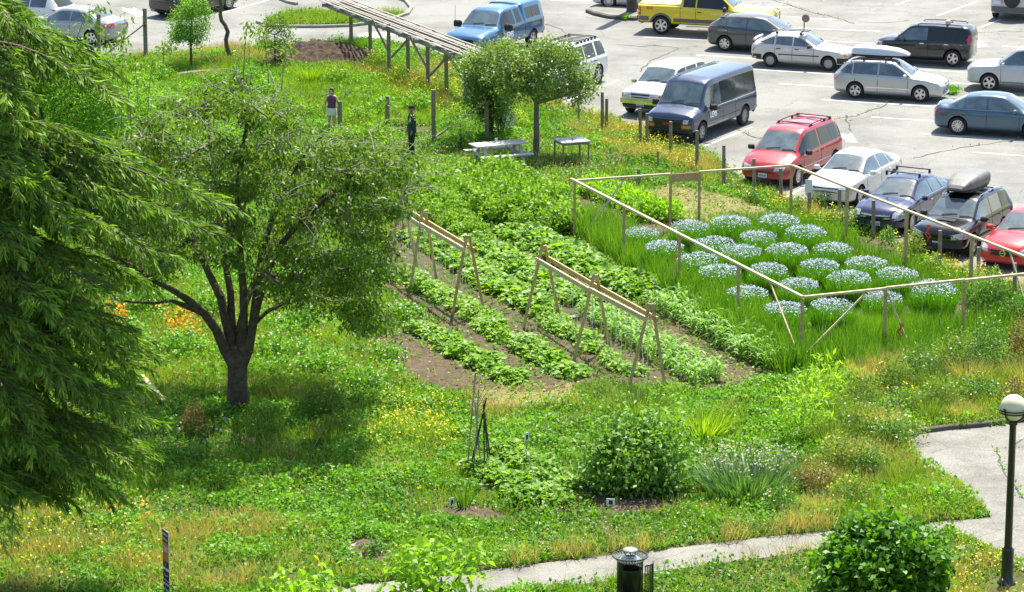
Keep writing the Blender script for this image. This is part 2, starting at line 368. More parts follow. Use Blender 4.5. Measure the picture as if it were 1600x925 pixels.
def section(w, zb, belt, top, tw, crown=.03):
    P = [(0, zb), (w-.12, zb), (w-.03, zb+.07), (w, zb+.28), (w-.015, belt-.10), (w-.045, belt), (tw, top-.05), (tw-.1, top), (0, top+crown)]
    P = [np.array(p, float) for p in P]
    # keep the long flat runs straight, round the corners
    Q = [P[0]]
    for i in range(1, len(P)-1):
        a, b, c = P[i-1], P[i], P[i+1]; k = .22 if i in (5, 6) else .3
        la = min(np.linalg.norm(a-b)*.45, .05 if i != 7 else .08); lc = min(np.linalg.norm(c-b)*.45, .05 if i != 7 else .12)
        u = b+(a-b)/max(np.linalg.norm(a-b), 1e-6)*la; v = b+(c-b)/max(np.linalg.norm(c-b), 1e-6)*lc
        Q += [u, b*.5+(u+v)*.25, v]
    Q.append(P[-1]); return np.array(Q)
WHEELS = {}
def wheel_mesh(R, style, wmat):
    key = (round(R, 3), style)
    if key in WHEELS: return WHEELS[key]
    wd = .11; rr = R*.66 if style not in ('steel', 'truck') else R*.6
    t = MB(); t.lathe([(rr, -wd*.85), (rr+.03, -wd), (R-.03, -wd), (R-.008, -wd*.8), (R, -wd*.4), (R, wd*.4), (R-.008, wd*.8), (R-.03, wd), (rr+.03, wd), (rr, wd*.85)], n=28, axis='Y', close=True)
    r = MB(); yo = -wd*.75                                   # outer face towards -Y
    r.lathe([(rr+.004, yo-.01), (rr-.025, yo-.012), (rr-.035, yo+.05), (rr-.035, .09)], n=28, axis='Y')
    r.lathe([(0.001, yo-.012), (rr*.2, yo-.01), (rr*.22, yo+.03)], n=12, axis='Y')
    ns = {'five': 5, 'seven': 7, 'ten': 12, 'six': 6, 'steel': 8, 'truck': 6}[style]
    for k in range(ns):
        a = 2*math.pi*k/ns; ca, sa = math.cos(a), math.sin(a)
        w0, w1 = (.035, .05) if style in ('five', 'six', 'truck') else (.016, .022) if style == 'ten' else (.03, .036)
        if style == 'steel': w0, w1 = .045, .06
        def pt(rad, off, y): return (rad*ca-off*sa, y, rad*sa+off*ca)
        r.add([pt(rr*.15, -w0, yo), pt(rr*.15, w0, yo), pt(rr-.015, w1, yo+.004), pt(rr-.015, -w1, yo+.004), pt(rr*.15, -w0, yo+.03), pt(rr*.15, w0, yo+.03), pt(rr-.015, w1, yo+.04), pt(rr-.015, -w1, yo+.04)],
              [[0, 1, 2, 3], [0, 4, 5, 1], [1, 5, 6, 2], [2, 6, 7, 3], [3, 7, 4, 0]])
    d = MB(); d.lathe([(.001, .0), (rr-.03, .0)], n=20, axis='Y')
    mt = bpy.data.meshes.new('tyre'); mt.from_pydata([tuple(v) for v in t.V], [], t.F); mt.materials.append(M_TYRE); mt.polygons.foreach_set('use_smooth', [True]*len(mt.polygons))
    mr = bpy.data.meshes.new('rim'); mr.from_pydata([tuple(v) for v in r.V], [], r.F); mr.materials.append(wmat)
    nb = len(d.V); mb = bpy.data.meshes.new('brake_disc'); mb.from_pydata([tuple(v) for v in d.V], [], d.F); mb.materials.append(M_WELL)
    WHEELS[key] = (mt, mr, mb); return WHEELS[key]
class Car:
    """body lofted from stations (x, half width, bottom, belt, top, half width of top); +X is the front"""
    def __init__(s, name, st, mat, loc, rz, label, cat, wheels, R, rim='five', bow=.12, rimmat=None, crown=.03, group='vehicles in the parking lot', well=.045):
        s.root = empty(name, loc, rz, label, cat, group); s.mat = mat; s.R = R; s.wx = wheels
        st = np.array(sorted(st), float); s.x0, s.x1 = st[0, 0], st[-1, 0]; s.st = st
        xs = np.unique(np.concatenate([np.arange(s.x0, s.x1, .07), st[:, 0], [s.x1]]))
        ch = np.stack([np.interp(xs, st[:, 0], st[:, k]) for k in range(1, 6)], 1)
        sm = ch.copy()
        for i in range(1, len(xs)-1):
            d = .06; m = np.stack([[np.interp(xs[i]+o, st[:, 0], st[:, k]) for k in range(1, 6)] for o in (-d, 0, d)], 0)
            sm[i] = m[0]*.3+m[1]*.4+m[2]*.3
        s.xs = xs; s.ch = sm
        secs = [section(*c, crown=crown) for c in sm]; n = len(secs[0]); V = []; F = []
        L = s.x1-s.x0; s.bow = bow
        for x, c, q in zip(xs, sm, secs):
            ring = [(y, z) for y, z in q] + [(-y, z) for y, z in q[1:-1][::-1]]
            ef = max(0, (x-s.x1+.7)/.7); er = max(0, (s.x0+.7-x)/.7)
            for y, z in ring:
                k = (abs(y)/c[0])**2.2
                V.append((x - bow*k*ef + bow*.7*k*er, y, z))
        m = 2*n-2; N = len(xs)
        for i in range(N-1): F += [[i*m+k, (i+1)*m+k, (i+1)*m+(k+1) % m, i*m+(k+1) % m] for k in range(m)]
        # end caps, quads across the width
        for i, fl in ((0, False), (N-1, True)):
            for k in range(0, n-1):
                a, b = i*m+k, i*m+k+1; c_, d_ = i*m+(m-k-1) % m, i*m+(m-k) % m
                f = [a, b, c_, d_] if k > 0 else [a, b, i*m+m-1]
                f = [j for q_, j in enumerate(f) if j not in f[:q_]]
                if len(f) > 2: F.append(f[::-1] if fl else f)
        me = bpy.data.meshes.new('body'); me.from_pydata(V, [], F)
        bm = bmesh.new(); bm.from_mesh(me); bmesh.ops.remove_doubles(bm, verts=bm.verts, dist=.0005); bmesh.ops.recalc_face_normals(bm, faces=bm.faces)
        s.bvh = BVHTree.FromBMesh(bm); bm.to_mesh(me); bm.free()
        body = link('body', me, [mat, M_WELL], s.root); me.polygons.foreach_set('use_smooth', [True]*len(me.polygons))
        hw = max(st[:, 1])
        # wheel arches are cut out of the body
        cm = MB(); nn = 24
        for x in wheels:
            for sg in (-1, 1):
                Vc = []; r = R+well
                for y in (hw-.30, hw+.2):
                    Vc += [(x+r*math.cos(2*math.pi*k/nn), sg*y, R+.02+r*math.sin(2*math.pi*k/nn)) for k in range(nn)]
                Fc = [[k, (k+1) % nn, nn+(k+1) % nn, nn+k] for k in range(nn)] + [list(range(nn))[::-1], [nn+k for k in range(nn)]]
                if sg > 0: Fc = [f[::-1] for f in Fc]
                cm.add(Vc, Fc)
        cut = cm.build('cutter', [mat, M_WELL])
        for p in cut.data.polygons: p.material_index = 1
        b2 = bmesh.new(); b2.from_mesh(cut.data); bmesh.ops.recalc_face_normals(b2, faces=b2.faces); b2.to_mesh(cut.data); b2.free()
        md = body.modifiers.new('arch', 'BOOLEAN'); md.operation = 'DIFFERENCE'; md.solver = 'EXACT'
        body.parent = None; md.object = cut; bpy.context.view_layer.update()
        ev = body.evaluated_get(bpy.context.evaluated_depsgraph_get()); me2 = bpy.data.meshes.new_from_object(ev)
        body.modifiers.clear(); bpy.data.objects.remove(cut); body.parent = s.root
        if len(me2.polygons) > 50:
            body.data = me2
            try: me2.set_sharp_from_angle(angle=math.radians(38))
            except Exception: pass
        s.body = body
        mt, mr, mb = wheel_mesh(R, rim, rimmat or M_ALLOY)
        for x in wheels:
            for sg in (-1, 1):
                w_ = bpy.data.objects.new('wheel', mb); COL.objects.link(w_); w_.parent = s.root
                w_.location = (x, sg*(hw-.12), R); w_.rotation_euler = (0, random.uniform(0, 1.2), 0 if sg < 0 else math.pi)
                for nm, mm in (('tyre', mt), ('rim', mr)):
                    o = bpy.data.objects.new(nm, mm); COL.objects.link(o); o.parent = w_
    def topz(s, x): return float(np.interp(x, s.xs, s.ch[:, 3]))
    def belt(s, x): return float(np.interp(x, s.xs, s.ch[:, 2]))
    def tw(s, x): return float(np.interp(x, s.xs, s.ch[:, 4]))
    def hw(s, x): return float(np.interp(x, s.xs, s.ch[:, 0]))
    def patch(s, name, poly, view, mat, off=.006, parent=None, grid=.12):
        """a polygon drawn in one flat view laid on the body surface"""
        bm = bmesh.new()
        try: bm.faces.new([bm.verts.new((a, b, 0)) for a, b in poly])
        except Exception: bm.free(); return None
        for ax in (0, 1):
            lo = min(p[ax] for p in poly); hi = max(p[ax] for p in poly); k = lo+grid
            while k < hi:
                no = (1, 0, 0) if ax == 0 else (0, 1, 0); co = (k, 0, 0) if ax == 0 else (0, k, 0)
                bmesh.ops.bisect_plane(bm, geom=bm.verts[:]+bm.edges[:]+bm.faces[:], plane_co=co, plane_no=no); k += grid
        for v in bm.verts:
            a, b = v.co.x, v.co.y
            if view == 'left': o, d = Vector((a, 3, b)), Vector((0, -1, 0))
            elif view == 'right': o, d = Vector((a, -3, b)), Vector((0, 1, 0))
            elif view == 'top': o, d = Vector((a, b, 4)), Vector((0, 0, -1))
            elif view == 'front': o, d = Vector((6, a, b)), Vector((-1, 0, 0))
            elif view == 'rear': o, d = Vector((-6, a, b)), Vector((1, 0, 0))
            h = s.bvh.ray_cast(o, d, 12)
            if h[0] is None:
                o2 = Vector((s.x1 if view == 'front' else s.x0 if view == 'rear' else o.x, s.hw(a) if view == 'left' else -s.hw(a) if view == 'right' else o.y, o.z if view != 'top' else s.topz(a)))
                h = s.bvh.find_nearest(o2)
            n = h[1]; n = n if n.dot(d) < 0 else -n
            v.co = h[0] + n*off
        bm.normal_update()
        # give it a little depth back into the body
        r = bmesh.ops.extrude_face_region(bm, geom=bm.faces[:])
        dv = {'left': (0, -1, 0), 'right': (0, 1, 0), 'top': (0, 0, -1), 'front': (-1, 0, 0), 'rear': (1, 0, 0)}[view]
        for g in r['geom']:
            if isinstance(g, bmesh.types.BMVert): g.co += Vector(dv)*(off+.012)
        bmesh.ops.recalc_face_normals(bm, faces=bm.faces)
        me = bpy.data.meshes.new(name); bm.to_mesh(me); bm.free()
        return link(name, me, mat, parent or s.root)
    def both(s, name, poly, mat, off=.006, **k):
        for v in ('left', 'right'): s.patch(name, poly, v, mat, off, **k)
    def sidewin(s, xa, xb, mat=None, top=.10, bot=.035, name='window', sa=0, sb=0):
        xx = np.linspace(xa, xb, 9); lo = []; hi = []
        for i, x in enumerate(xx):
            t = i/8; z1 = s.topz(x)-top; z0 = s.belt(x)+bot
            if z1-z0 > .015: lo.append((x, z0)); hi.append((x, z1))
        if len(hi) < 3: return
        hi = [(x + (sa*(1-i/8) + sb*(i/8) if 0 else 0), z) for i, (x, z) in enumerate(hi)]
        # slant the rear/front edges
        hi[0] = (hi[0][0]+sa, hi[0][1]); hi[-1] = (hi[-1][0]+sb, hi[-1][1])
        poly = lo + hi[::-1]
        s.both(name, poly, mat or M_GLASS)
    def screen(s, xb, xt, mat=None, name='windshield', m=.07):
        """glass between the base of a screen and the roof edge"""
        xx = np.linspace(xb, xt, 5); P = [(x, s.tw(x)-m) for x in xx] + [(x, -(s.tw(x)-m)) for x in xx[::-1]]
        s.patch(name, P, 'top', mat or M_GLASS, .007)
        if name == 'windshield':
            for y in (-.3, .28):
                w_ = MB(); pts = []
                for t in (0, .33, .66, 1):
                    yy = y + t*.48; x = xb + (xt-xb)*(.03+.1*t)
                    h = s.bvh.ray_cast(Vector((x, yy, 4)), Vector((0, 0, -1)), 6)
                    if h[0]: pts.append(h[0]+h[1]*.025)
                if len(pts) > 1: w_.tube(pts, .011, 5); w_.build('wiper', M_BLACKP, s.root)
    def rearwin(s, z0, z1, w0, w1, mat=None, name='rear_window'): s.patch(name, [(-w0, z0), (w0, z0), (w1, z1), (-w1, z1)], 'rear', mat or M_GLASS)
    def mirrors(s, x, mat=None, size=1):
        z = s.belt(x)+.08; y = s.hw(x)
        for sg in (-1, 1):
            m = MB(); c = Vector((x, sg*(y+.10*size), z)); V = []; F = []
            for i, (dx, sc) in enumerate(((-.05, .85), (-.03, 1), (.03, .95), (.07, .6))):
                V += [c + Vector((dx, a*.10*size*sc, b*.075*size*sc)) for a, b in ((-1, -.7), (-.7, -1), (.7, -1), (1, -.7), (1, .7), (.7, 1), (-.7, 1), (-1, .7))]
            for i in range(3): F += [[i*8+k, i*8+(k+1) % 8, (i+1)*8+(k+1) % 8, (i+1)*8+k] for k in range(8)]
            F += [list(range(8)), [24+k for k in range(8)]]
            m.add(V, F); m.beam((x+.01, sg*(y-.06), z-.03), (x+.01, sg*(y+.05), z-.02), .05, .03); m.build('mirror', mat or s.mat, s.root)
    def seams(s, xs, z0=.3, mat=None):
        for x in xs: s.both('door_gap', [(x-.009, z0), (x+.009, z0), (x+.009, s.belt(x)-.01), (x-.009, s.belt(x)-.01)], mat or M_SEAM, .003)
    def handles(s, xs, z, mat=None):
        for x in xs:
            for sg in (-1, 1):
                y = s.hw(x)-.012; m = MB(); m.box((x, sg*(y+.012), z), (.17, .035, .035)); m.build('door_handle', mat or s.mat, s.root)
    def plate(s, front=True, z=.5, y=0):
        x = (s.x1 if front else s.x0); h = s.bvh.ray_cast(Vector((6 if front else -6, y, z)), Vector((-1 if front else 1, 0, 0)), 12)
        x = h[0].x if h[0] else x; sg = 1 if front else -1
        m = MB(); m.box((x+sg*.02, y, z), (.02, .31, .16)); p = m.build('licence_plate', M_PLATE, s.root)
        m = MB()
        for k in range(6): m.box((x+sg*.0315, y-.11+k*.044, z), (.004, .022, .07))
        m.build('plate_characters', pmat('plate_ink', (.05, .08, .25), rough=.5, noise=.05), p)
    def rails(s, xa, xb, y, mat=None, h=.05):
        for sg in (-1, 1):
            m = MB(); pts = [(xa, sg*y, s.topz(xa)-.01), (xa+.1, sg*y, s.topz(xa+.1)+h), ((xa+xb)/2, sg*y, s.topz((xa+xb)/2)+h+.01), (xb-.1, sg*y, s.topz(xb-.1)+h), (xb, sg*y, s.topz(xb)-.01)]
            m.tube(pts, .018, 6); m.build('roof_rail', mat or M_BLACKP, s.root)
    def bars(s, xs, y, z, mat=None, foot=.08):
        for x in xs:
            m = MB(); m.box((x, 0, z), (.06, 2*y+.06, .03)); p = m.build('roof_bar', mat or M_BLACKP, s.root)
            for sg in (-1, 1):
                f = MB(); f.box((x, sg*y, z-foot/2-.01), (.09, .05, foot)); f.build('bar_foot', M_BLACKP, p)
    def arches(s, mat, wd=.05, z0=.0):
        for x in s.wx:
            r0 = s.R+.03; r1 = r0+wd; a = [math.radians(d) for d in range(-5, 186, 12)]
            zc = s.R+.02
            P = [(x+r1*math.cos(t), zc+r1*math.sin(t)) for t in a] + [(x+r0*math.cos(t), zc+r0*math.sin(t)) for t in a[::-1]]
            s.both('wheel_arch', P, mat, .012, grid=.3)
    def fender(s, name, x0, x1, z0, z1, mat, off=.008):
        """strip along the side between the arches or at a corner"""
        s.both(name, [(x0, z0), (x1, z0), (x1, z1), (x0, z1)], mat, off)
def roofbox(car, x0, x1, y, z, W, H, mat, lidmat=None, bm_=None):
    """luggage box: faceted lid on a dark base, pointed nose; stands on the car's bars, thing of its own"""
    L = x1-x0; r = empty('roof_box', (0, 0, 0)); r.matrix_world = car.root.matrix_world.copy()
    r.location = car.root.location + Matrix.Rotation(car.root.rotation_euler.z, 3, 'Z') @ Vector((x0+L/2, y, z)); r.rotation_euler = (0, 0, car.root.rotation_euler.z)
    def shell(name, prof, mt):
        V = []; F = []; n = 14
        for t, wf, z0, z1 in prof:
            x = -L/2 + t*L
            for k in range(n+1):
                a = math.pi*k/n; yy = math.cos(a); zz = math.sin(a)
                yy = math.copysign(abs(yy)**.45, yy); zz = zz**.45
                V.append((x, yy*W/2*wf, z0+(z1-z0)*zz))
        for i in range(len(prof)-1): F += [[i*(n+1)+k, i*(n+1)+k+1, (i+1)*(n+1)+k+1, (i+1)*(n+1)+k] for k in range(n)] + [[i*(n+1), (i+1)*(n+1), (i+1)*(n+1)+n, i*(n+1)+n]]
        F += [list(range(n+1)), [(len(prof)-1)*(n+1)+k for k in range(n+1)][::-1]]
        return pyobj(name, V, F, mt, r, smooth=False)
    shell('lid', [(0, .8, .1*H, .75*H), (.03, .92, .1*H, .92*H), (.25, 1, .1*H, H), (.55, 1, .1*H, .97*H), (.8, .86, .1*H, .78*H), (.95, .6, .1*H, .45*H), (1, .45, .1*H, .25*H)], lidmat or mat)
    shell('base', [(0, .8, -.12*H, .1*H), (.25, 1, -.16*H, .1*H), (.55, 1, -.16*H, .1*H), (.8, .86, -.12*H, .1*H), (.95, .6, -.05*H, .1*H), (1, .45, 0, .1*H)], bm_ or M_BLACKP)
    return r
def heading(a, b): d = gp(*a)-gp(*b); return math.atan2(d.y, d.x)      # from rear contact b to front contact a
def place(front=None, rear=None, rz=0., xf=0., xr=0., side=-1, hw=.88):
    """origin of a car from one wheel contact seen at a pixel on its near side (side -1 = right side, +1 = left side)"""
    p = gp(*(front or rear)); x = xf if front else xr
    off = Matrix.Rotation(rz, 3, 'Z') @ Vector((x, side*(hw-.06), 0))
    return Vector((p.x-off.x, p.y-off.y, .004))
def lights(c, front, rear, amber=None):
    """lamp clusters as mirrored polygons drawn in front / rear view"""
    for nm, view, polys, mt in (('headlight', 'front', front, M_LAMP), ('tail_light', 'rear', rear, M_REDL), ('indicator', 'front', amber or [], M_AMBER)):
        for P in polys:
            for sg in (-1, 1): c.patch(nm, [(sg*y, z) for y, z in P], view, mt, .010, grid=.09)
H2 = heading((1437, 160), (1335, 154))          # second row, noses to the right
H1 = heading((1096, 222), (1158, 197.5))        # front row, noses to the fence
HC = heading((1294, 111), (1199, 105))
# ---- silver wagon with pale roof box
P_SIL = paint('silver', (.50, .50, .475), .55, .3)
def wagon_st(L=2.21, W=.85, H=1.47):
    return [(-L, .70, .38, .72, .80, .60), (-L+.06, .80, .26, .84, .92, .66), (-L+.16, .83, .24, .90, 1.0, .66), (-L+.62, W, .2, .93, H-.06, .54), (-L+.95, W, .19, .93, H-.01, .56), (-.3, W, .18, .92, H, .57),
            (.2, W, .18, .91, H-.04, .56), (.98, W, .18, .88, .96, .70), (1.5, W, .18, .85, .92, .68), (L-.28, .83, .2, .76, .83, .62), (L-.06, .77, .24, .62, .70, .56), (L, .66, .3, .52, .58, .5)]
c = Car('parked_wagon', wagon_st(), P_SIL, place(front=(1437, 160), rz=H2, xf=1.27), H2, 'silver station wagon carrying a long pale roof box amid the lot', 'car', (-1.255, 1.27), .315, 'five')
c.sidewin(-1.95, -1.42, top=.12, sa=.18); c.sidewin(-1.36, -.42); c.sidewin(-.36, .85); c.screen(.92, .28); c.rearwin(.98, 1.36, .60, .48, M_TINT)
c.seams((-.39, .78, -1.28)); c.handles((-.98, .02), .80); c.mirrors(.68)
lights(c, [[(.40, .60), (.72, .62), (.72, .76), (.42, .72)]], [[(.58, .68), (.80, .70), (.80, .92), (.62, .9)]]); c.plate(True, .42); c.rails(-1.5, .15, .52)
c.patch('grille', [(-.3, .60), (.3, .60), (.32, .70), (-.32, .70)], 'front', M_BLACKP); c.fender('sill_strip', -.85, .85, .46, .49, M_CHROME, .006); c.bars((-1.0, -.15), .50, 1.56)
tag(roofbox(c, -1.55, .65, .10, 1.60, .78, .34, pmat('pale_box', (.62, .68, .74), rough=.35, noise=.1)), 'long pale blue-grey roof box strapped on top of the silver wagon', 'roof box')
# ---- old beige-white hatchback
P_BEI = paint('old_white', (.60, .58, .53), .05, .4)
st = [(-2.05, .68, .40, .70, .86, .58), (-1.99, .78, .34, .86, .96, .62), (-1.88, .80, .3, .90, 1.02, .6), (-1.15, .81, .24, .92, 1.34, .52), (-.4, .81, .22, .90, 1.36, .54), (.05, .81, .22, .89, 1.32, .54), (.75, .81, .22, .86, .93, .68),
      (1.2, .81, .22, .83, .89, .68), (1.9, .79, .25, .76, .82, .66), (2.02, .76, .3, .68, .76, .62), (2.06, .68, .4, .62, .68, .56)]
c = Car('parked_hatchback', st, P_BEI, place(front=(1294, 111), rz=HC, xf=1.24, hw=.81), HC, 'old off-white five-door hatchback with rusty roof rack and a box on a stick', 'car', (-1.19, 1.24), .29, 'steel', rimmat=M_STEELW, bow=.05)
c.sidewin(-1.72, -1.05, top=.12, sa=.25); c.sidewin(-.98, -.30); c.sidewin(-.24, .68); c.screen(.70, .12); c.screen(-1.8, -1.22, name='rear_window')
c.seams((-.27, .62, -1.0)); c.handles((-.85, .02 - .1), .80, M_BLACKP); c.mirrors(.45, M_BLACKP, .9)
lights(c, [[(.42, .60), (.68, .60), (.68, .74), (.42, .74)]], [[(.50, .62), (.78, .62), (.78, .80), (.5, .8)]], [[(.69, .6), (.76, .6), (.76, .74), (.69, .74)]])
c.fender('side_moulding', -.85, .85, .55, .59, M_BLACKP, .012); c.fender('rear_bumper', -2.0, -1.56, .34, .54, M_BLACKP, .014); c.fender('front_bumper', 1.6, 2.02, .32, .54, M_BLACKP, .014)
c.patch('bumper', [(-.7, .36), (.7, .36), (.7, .54), (-.7, .54)], 'front', M_BLACKP, .03); c.patch('bumper', [(-.7, .36), (.7, .36), (.7, .54), (-.7, .54)], 'rear', M_BLACKP, .03)
c.fender('rear_light_side', -2.02, -1.9, .62, .78, M_AMBER, .01); c.fender('front_light_side', 1.88, 2.0, .60, .74, M_AMBER, .01)
m = MB(); m.tube([(-1.93, -.6, 1.08), (-1.96, 0, 1.10), (-1.93, .6, 1.08)], .05, 8); m.build('spoiler', P_BEI, c.root)
c.bars((-1.0, .0), .50, 1.44, pmat('rusty_bar', (.20, .15, .11), rough=.8, noise=.5)); m = MB(); m.tube([(-.95, -.2, 1.47), (.25, -.2, 1.47)], .03); m.tube([(-.95, .1, 1.47), (.25, .1, 1.47)], .03)
m.build('rack_tray', pmat('grey_rack', (.4, .42, .43), rough=.5, noise=.3), c.root)
r = empty('spade', c.root.location + Matrix.Rotation(HC, 3, 'Z') @ Vector((.02, -.1, 1.46)), HC, 'brown rounded paddle on a short stick standing on the old hatchback roof', 'paddle')
m = MB(); m.tube([(0, 0, 0), (0, 0, .42)], .025, 8); m.build('handle', pmat('stick_wood', (.2, .13, .09), noise=.4), r)
m = MB(); m.lathe([(.001, -.04), (.15, -.035), (.17, 0), (.15, .035), (.001, .04)], (0.06, 0, .52), 16, 'Y'); m.build('blade', pmat('rust_brown', (.30, .21, .17), rough=.9, noise=.4), r)
# ---- dark grey hatchback
P_GRY = paint('gunmetal', (.075, .08, .078), .5, .3)
st = [(-2.2, .70, .40, .78, .90, .6), (-2.14, .80, .28, .92, 1.02, .62), (-2.0, .85, .24, 1.0, 1.12, .6), (-1.55, .87, .2, 1.03, 1.40, .5), (-.8, .88, .18, .98, 1.46, .55), (-.1, .88, .18, .95, 1.47, .56), (.35, .88, .18, .93, 1.42, .55),
      (1.25, .88, .18, .88, .96, .7), (1.7, .87, .2, .84, .9, .68), (2.05, .82, .22, .74, .8, .62), (2.2, .66, .3, .6, .66, .5)]
rz = HC-.02
c = Car('parked_hatchback', st, P_GRY, place(rear=(1132, 80), rz=rz, xr=-1.32), rz, 'dark grey five-door hatchback parked between the yellow pickup and the old white hatchback', 'car', (-1.32, 1.32), .32, 'seven')
c.sidewin(-1.62, -1.30, top=.14, sa=.12); c.sidewin(-1.24, -.42); c.sidewin(-.36, 1.0); c.screen(1.18, .42); c.rearwin(1.06, 1.34, .62, .5)
c.seams((-.39, .95, -1.2)); c.handles((-1.05, -.1), .86); c.mirrors(.85)
lights(c, [[(.45, .62), (.74, .66), (.74, .78), (.5, .74)]], [[(.55, .84), (.82, .86), (.82, 1.0), (.6, .98)]]); c.fender('tail_light_side', -2.16, -1.92, .88, 1.0, M_REDL, .008)
c.patch('bumper_reflector', [(.3, .5), (.6, .5), (.6, .6), (.3, .6)], 'rear', M_LAMP); c.plate(False, .66); c.patch('roof_spoiler', [(-1.62, -.45), (-1.42, -.5), (-1.42, .5), (-1.62, .45)], 'top', P_GRY, .04)
# ---- yellow pickup
P_YEL = paint('yellow', (.74, .56, .012), .05, .3)
st = [(-2.95, .90, .50, 1.20, 1.27, .86), (-2.90, .97, .48, 1.22, 1.29, .88), (-1.0, .98, .46, 1.22, 1.30, .9), (-.98, .98, .46, 1.20, 1.86, .68), (-.7, .98, .46, 1.20, 1.90, .68), (.35, .98, .46, 1.18, 1.9, .68), (.65, .98, .46, 1.17, 1.84, .67),
      (1.38, .98, .46, 1.15, 1.24, .84), (1.9, .97, .48, 1.12, 1.2, .84), (2.6, .96, .5, 1.05, 1.13, .82), (2.85, .92, .5, .98, 1.05, .8), (2.92, .86, .55, .9, .96, .74)]
rz = H2+.0
c = Car('pickup_truck', st, P_YEL, place(rear=(1033, 54), rz=rz, xr=-1.85, hw=.98), rz, 'bright yellow pickup truck with grey lower panels parked at the top edge of the lot', 'pickup truck', (-1.85, 1.85), .40, 'six', well=.07, bow=.06)
c.sidewin(-.88, -.35, M_TINT); c.sidewin(-.28, 1.1, M_TINT); c.screen(1.3, .72); c.seams((-.32, 1.08, -1.0)); c.handles((-.15,), 1.05, M_BLACKP); c.mirrors(1.0, M_BLACKP, 1.5)
c.fender('lower_panel', -1.30, 1.30, .48, .74, M_GREYP, .01); c.fender('lower_panel', -2.93, -2.4, .50, .78, M_GREYP, .012); c.arches(M_GREYP, .09)
c.patch('bed_cover', [(-2.86, -.82), (-1.04, -.84), (-1.04, .84), (-2.86, .82)], 'top', paint('yellow_lid', (.74, .58, .03), 0, .35), .03, grid=.4)
lights(c, [[(.55, .78), (.88, .8), (.88, 1.0), (.55, 1.0)]], [[(.80, .84), (.95, .84), (.95, 1.16), (.80, 1.16)]])
c.fender('tail_light_side', -2.94, -2.76, .82, 1.16, M_REDL, .01); c.fender('tail_light_lens', -2.93, -2.80, .95, 1.02, M_PLATE, .016)
c.patch('rear_bumper', [(-.9, .52), (.9, .52), (.9, .76), (-.9, .76)], 'rear', M_GREYP, .05)
m = MB(); m.box((.15, -1.02, .42), (1.7, .14, .05)); m.box((.15, 1.02, .42), (1.7, .14, .05)); m.build('side_step', M_CHROME, c.root)
m = MB(); m.tube([(-2.6, -.6, .5), (-2.75, -.85, .47), (-2.75, -1.0, .46)], .04); m.build('exhaust', M_CHROME, c.root)
m = MB()
for sg in (-1, 1): m.tube([(2.86, sg*.35, .6), (3.05, sg*.35, .75), (3.05, sg*.35, 1.12), (2.92, sg*.35, 1.2)], .035, 6)
m.tube([(3.05, -.35, 1.1), (3.05, .35, 1.1)], .03, 6); m.build('bull_bar', paint('yellow', (0, 0, 0)), c.root)
for sg in (-1, 1): text_obj('side_lettering', 'FX4', .17, pmat('rust_red_ink', (.35, .06, .02), noise=.1), c.root, (-2.35, sg*.992, 1.13), (math.pi/2, 0, 0 if sg < 0 else math.pi), .004, .004)
# ---- black boxy hatch facing left
P_BLK = paint('black', (.008, .009, .010), .1, .2)
st = [(-2.05, .74, .42, .95, 1.20, .64), (-2.0, .84, .3, 1.0, 1.36, .62), (-1.9, .87, .26, 1.02, 1.54, .60), (-1.7, .89, .24, 1.03, 1.60, .60), (-.5, .89, .2, 1.0, 1.62, .62), (.3, .89, .2, .98, 1.60, .61), (.55, .89, .2, .97, 1.54, .61),
      (1.15, .89, .2, .95, 1.04, .74), (1.6, .89, .22, .93, 1.01, .74), (1.92, .85, .24, .84, .92, .68), (2.05, .72, .3, .68, .76, .58)]
rz = heading((1300, 98.5), (1488, 104.5)) + .05
rz = HC + math.pi + .02
c = Car('parked_hatchback', st, P_BLK, place(rear=(1488, 104.5), rz=rz, xr=-1.28, side=1, hw=.89), rz, 'shiny black boxy hatchback with bright five-spoke wheels and roof rails', 'car', (-1.28, 1.27), .335, 'five', well=.06)
c.sidewin(-1.66, -1.22, M_TINT, sa=.05); c.sidewin(-1.16, -.28, M_TINT); c.sidewin(-.20, .95, M_GLASS); c.screen(1.08, .62); c.rearwin(1.12, 1.44, .62, .52, M_TINT)
c.seams((-.24, .9, -1.2)); c.handles((-1.0, .0), .90, M_CHROME); c.mirrors(.75); c.rails(-1.6, .25, .55)
lights(c, [[(.5, .70), (.84, .72), (.84, .88), (.55, .86)]], [[(.70, .92), (.88, .92), (.88, 1.3), (.74, 1.3)]], [[(.74, .72), (.84, .72), (.84, .80), (.74, .80)]]); c.fender('headlight_side', 1.66, 1.9, .72, .86, M_LAMP, .01); c.fender('tail_light_side', -1.96, -1.86, .92, 1.28, M_REDL, .01)
m = MB(); m.box((-.9, .1, 1.70), (.14, .3, .14)); o = m.build('roof_bundle', pmat('bundle_cloth', (.75, .68, .52), noise=.2), None); o.location = c.root.location; o.rotation_euler.z = rz
tag(o, 'small cream bundle resting on the roof of the black boxy hatchback', 'bundle'); c.bars((-.95,), .5, 1.62+.01)
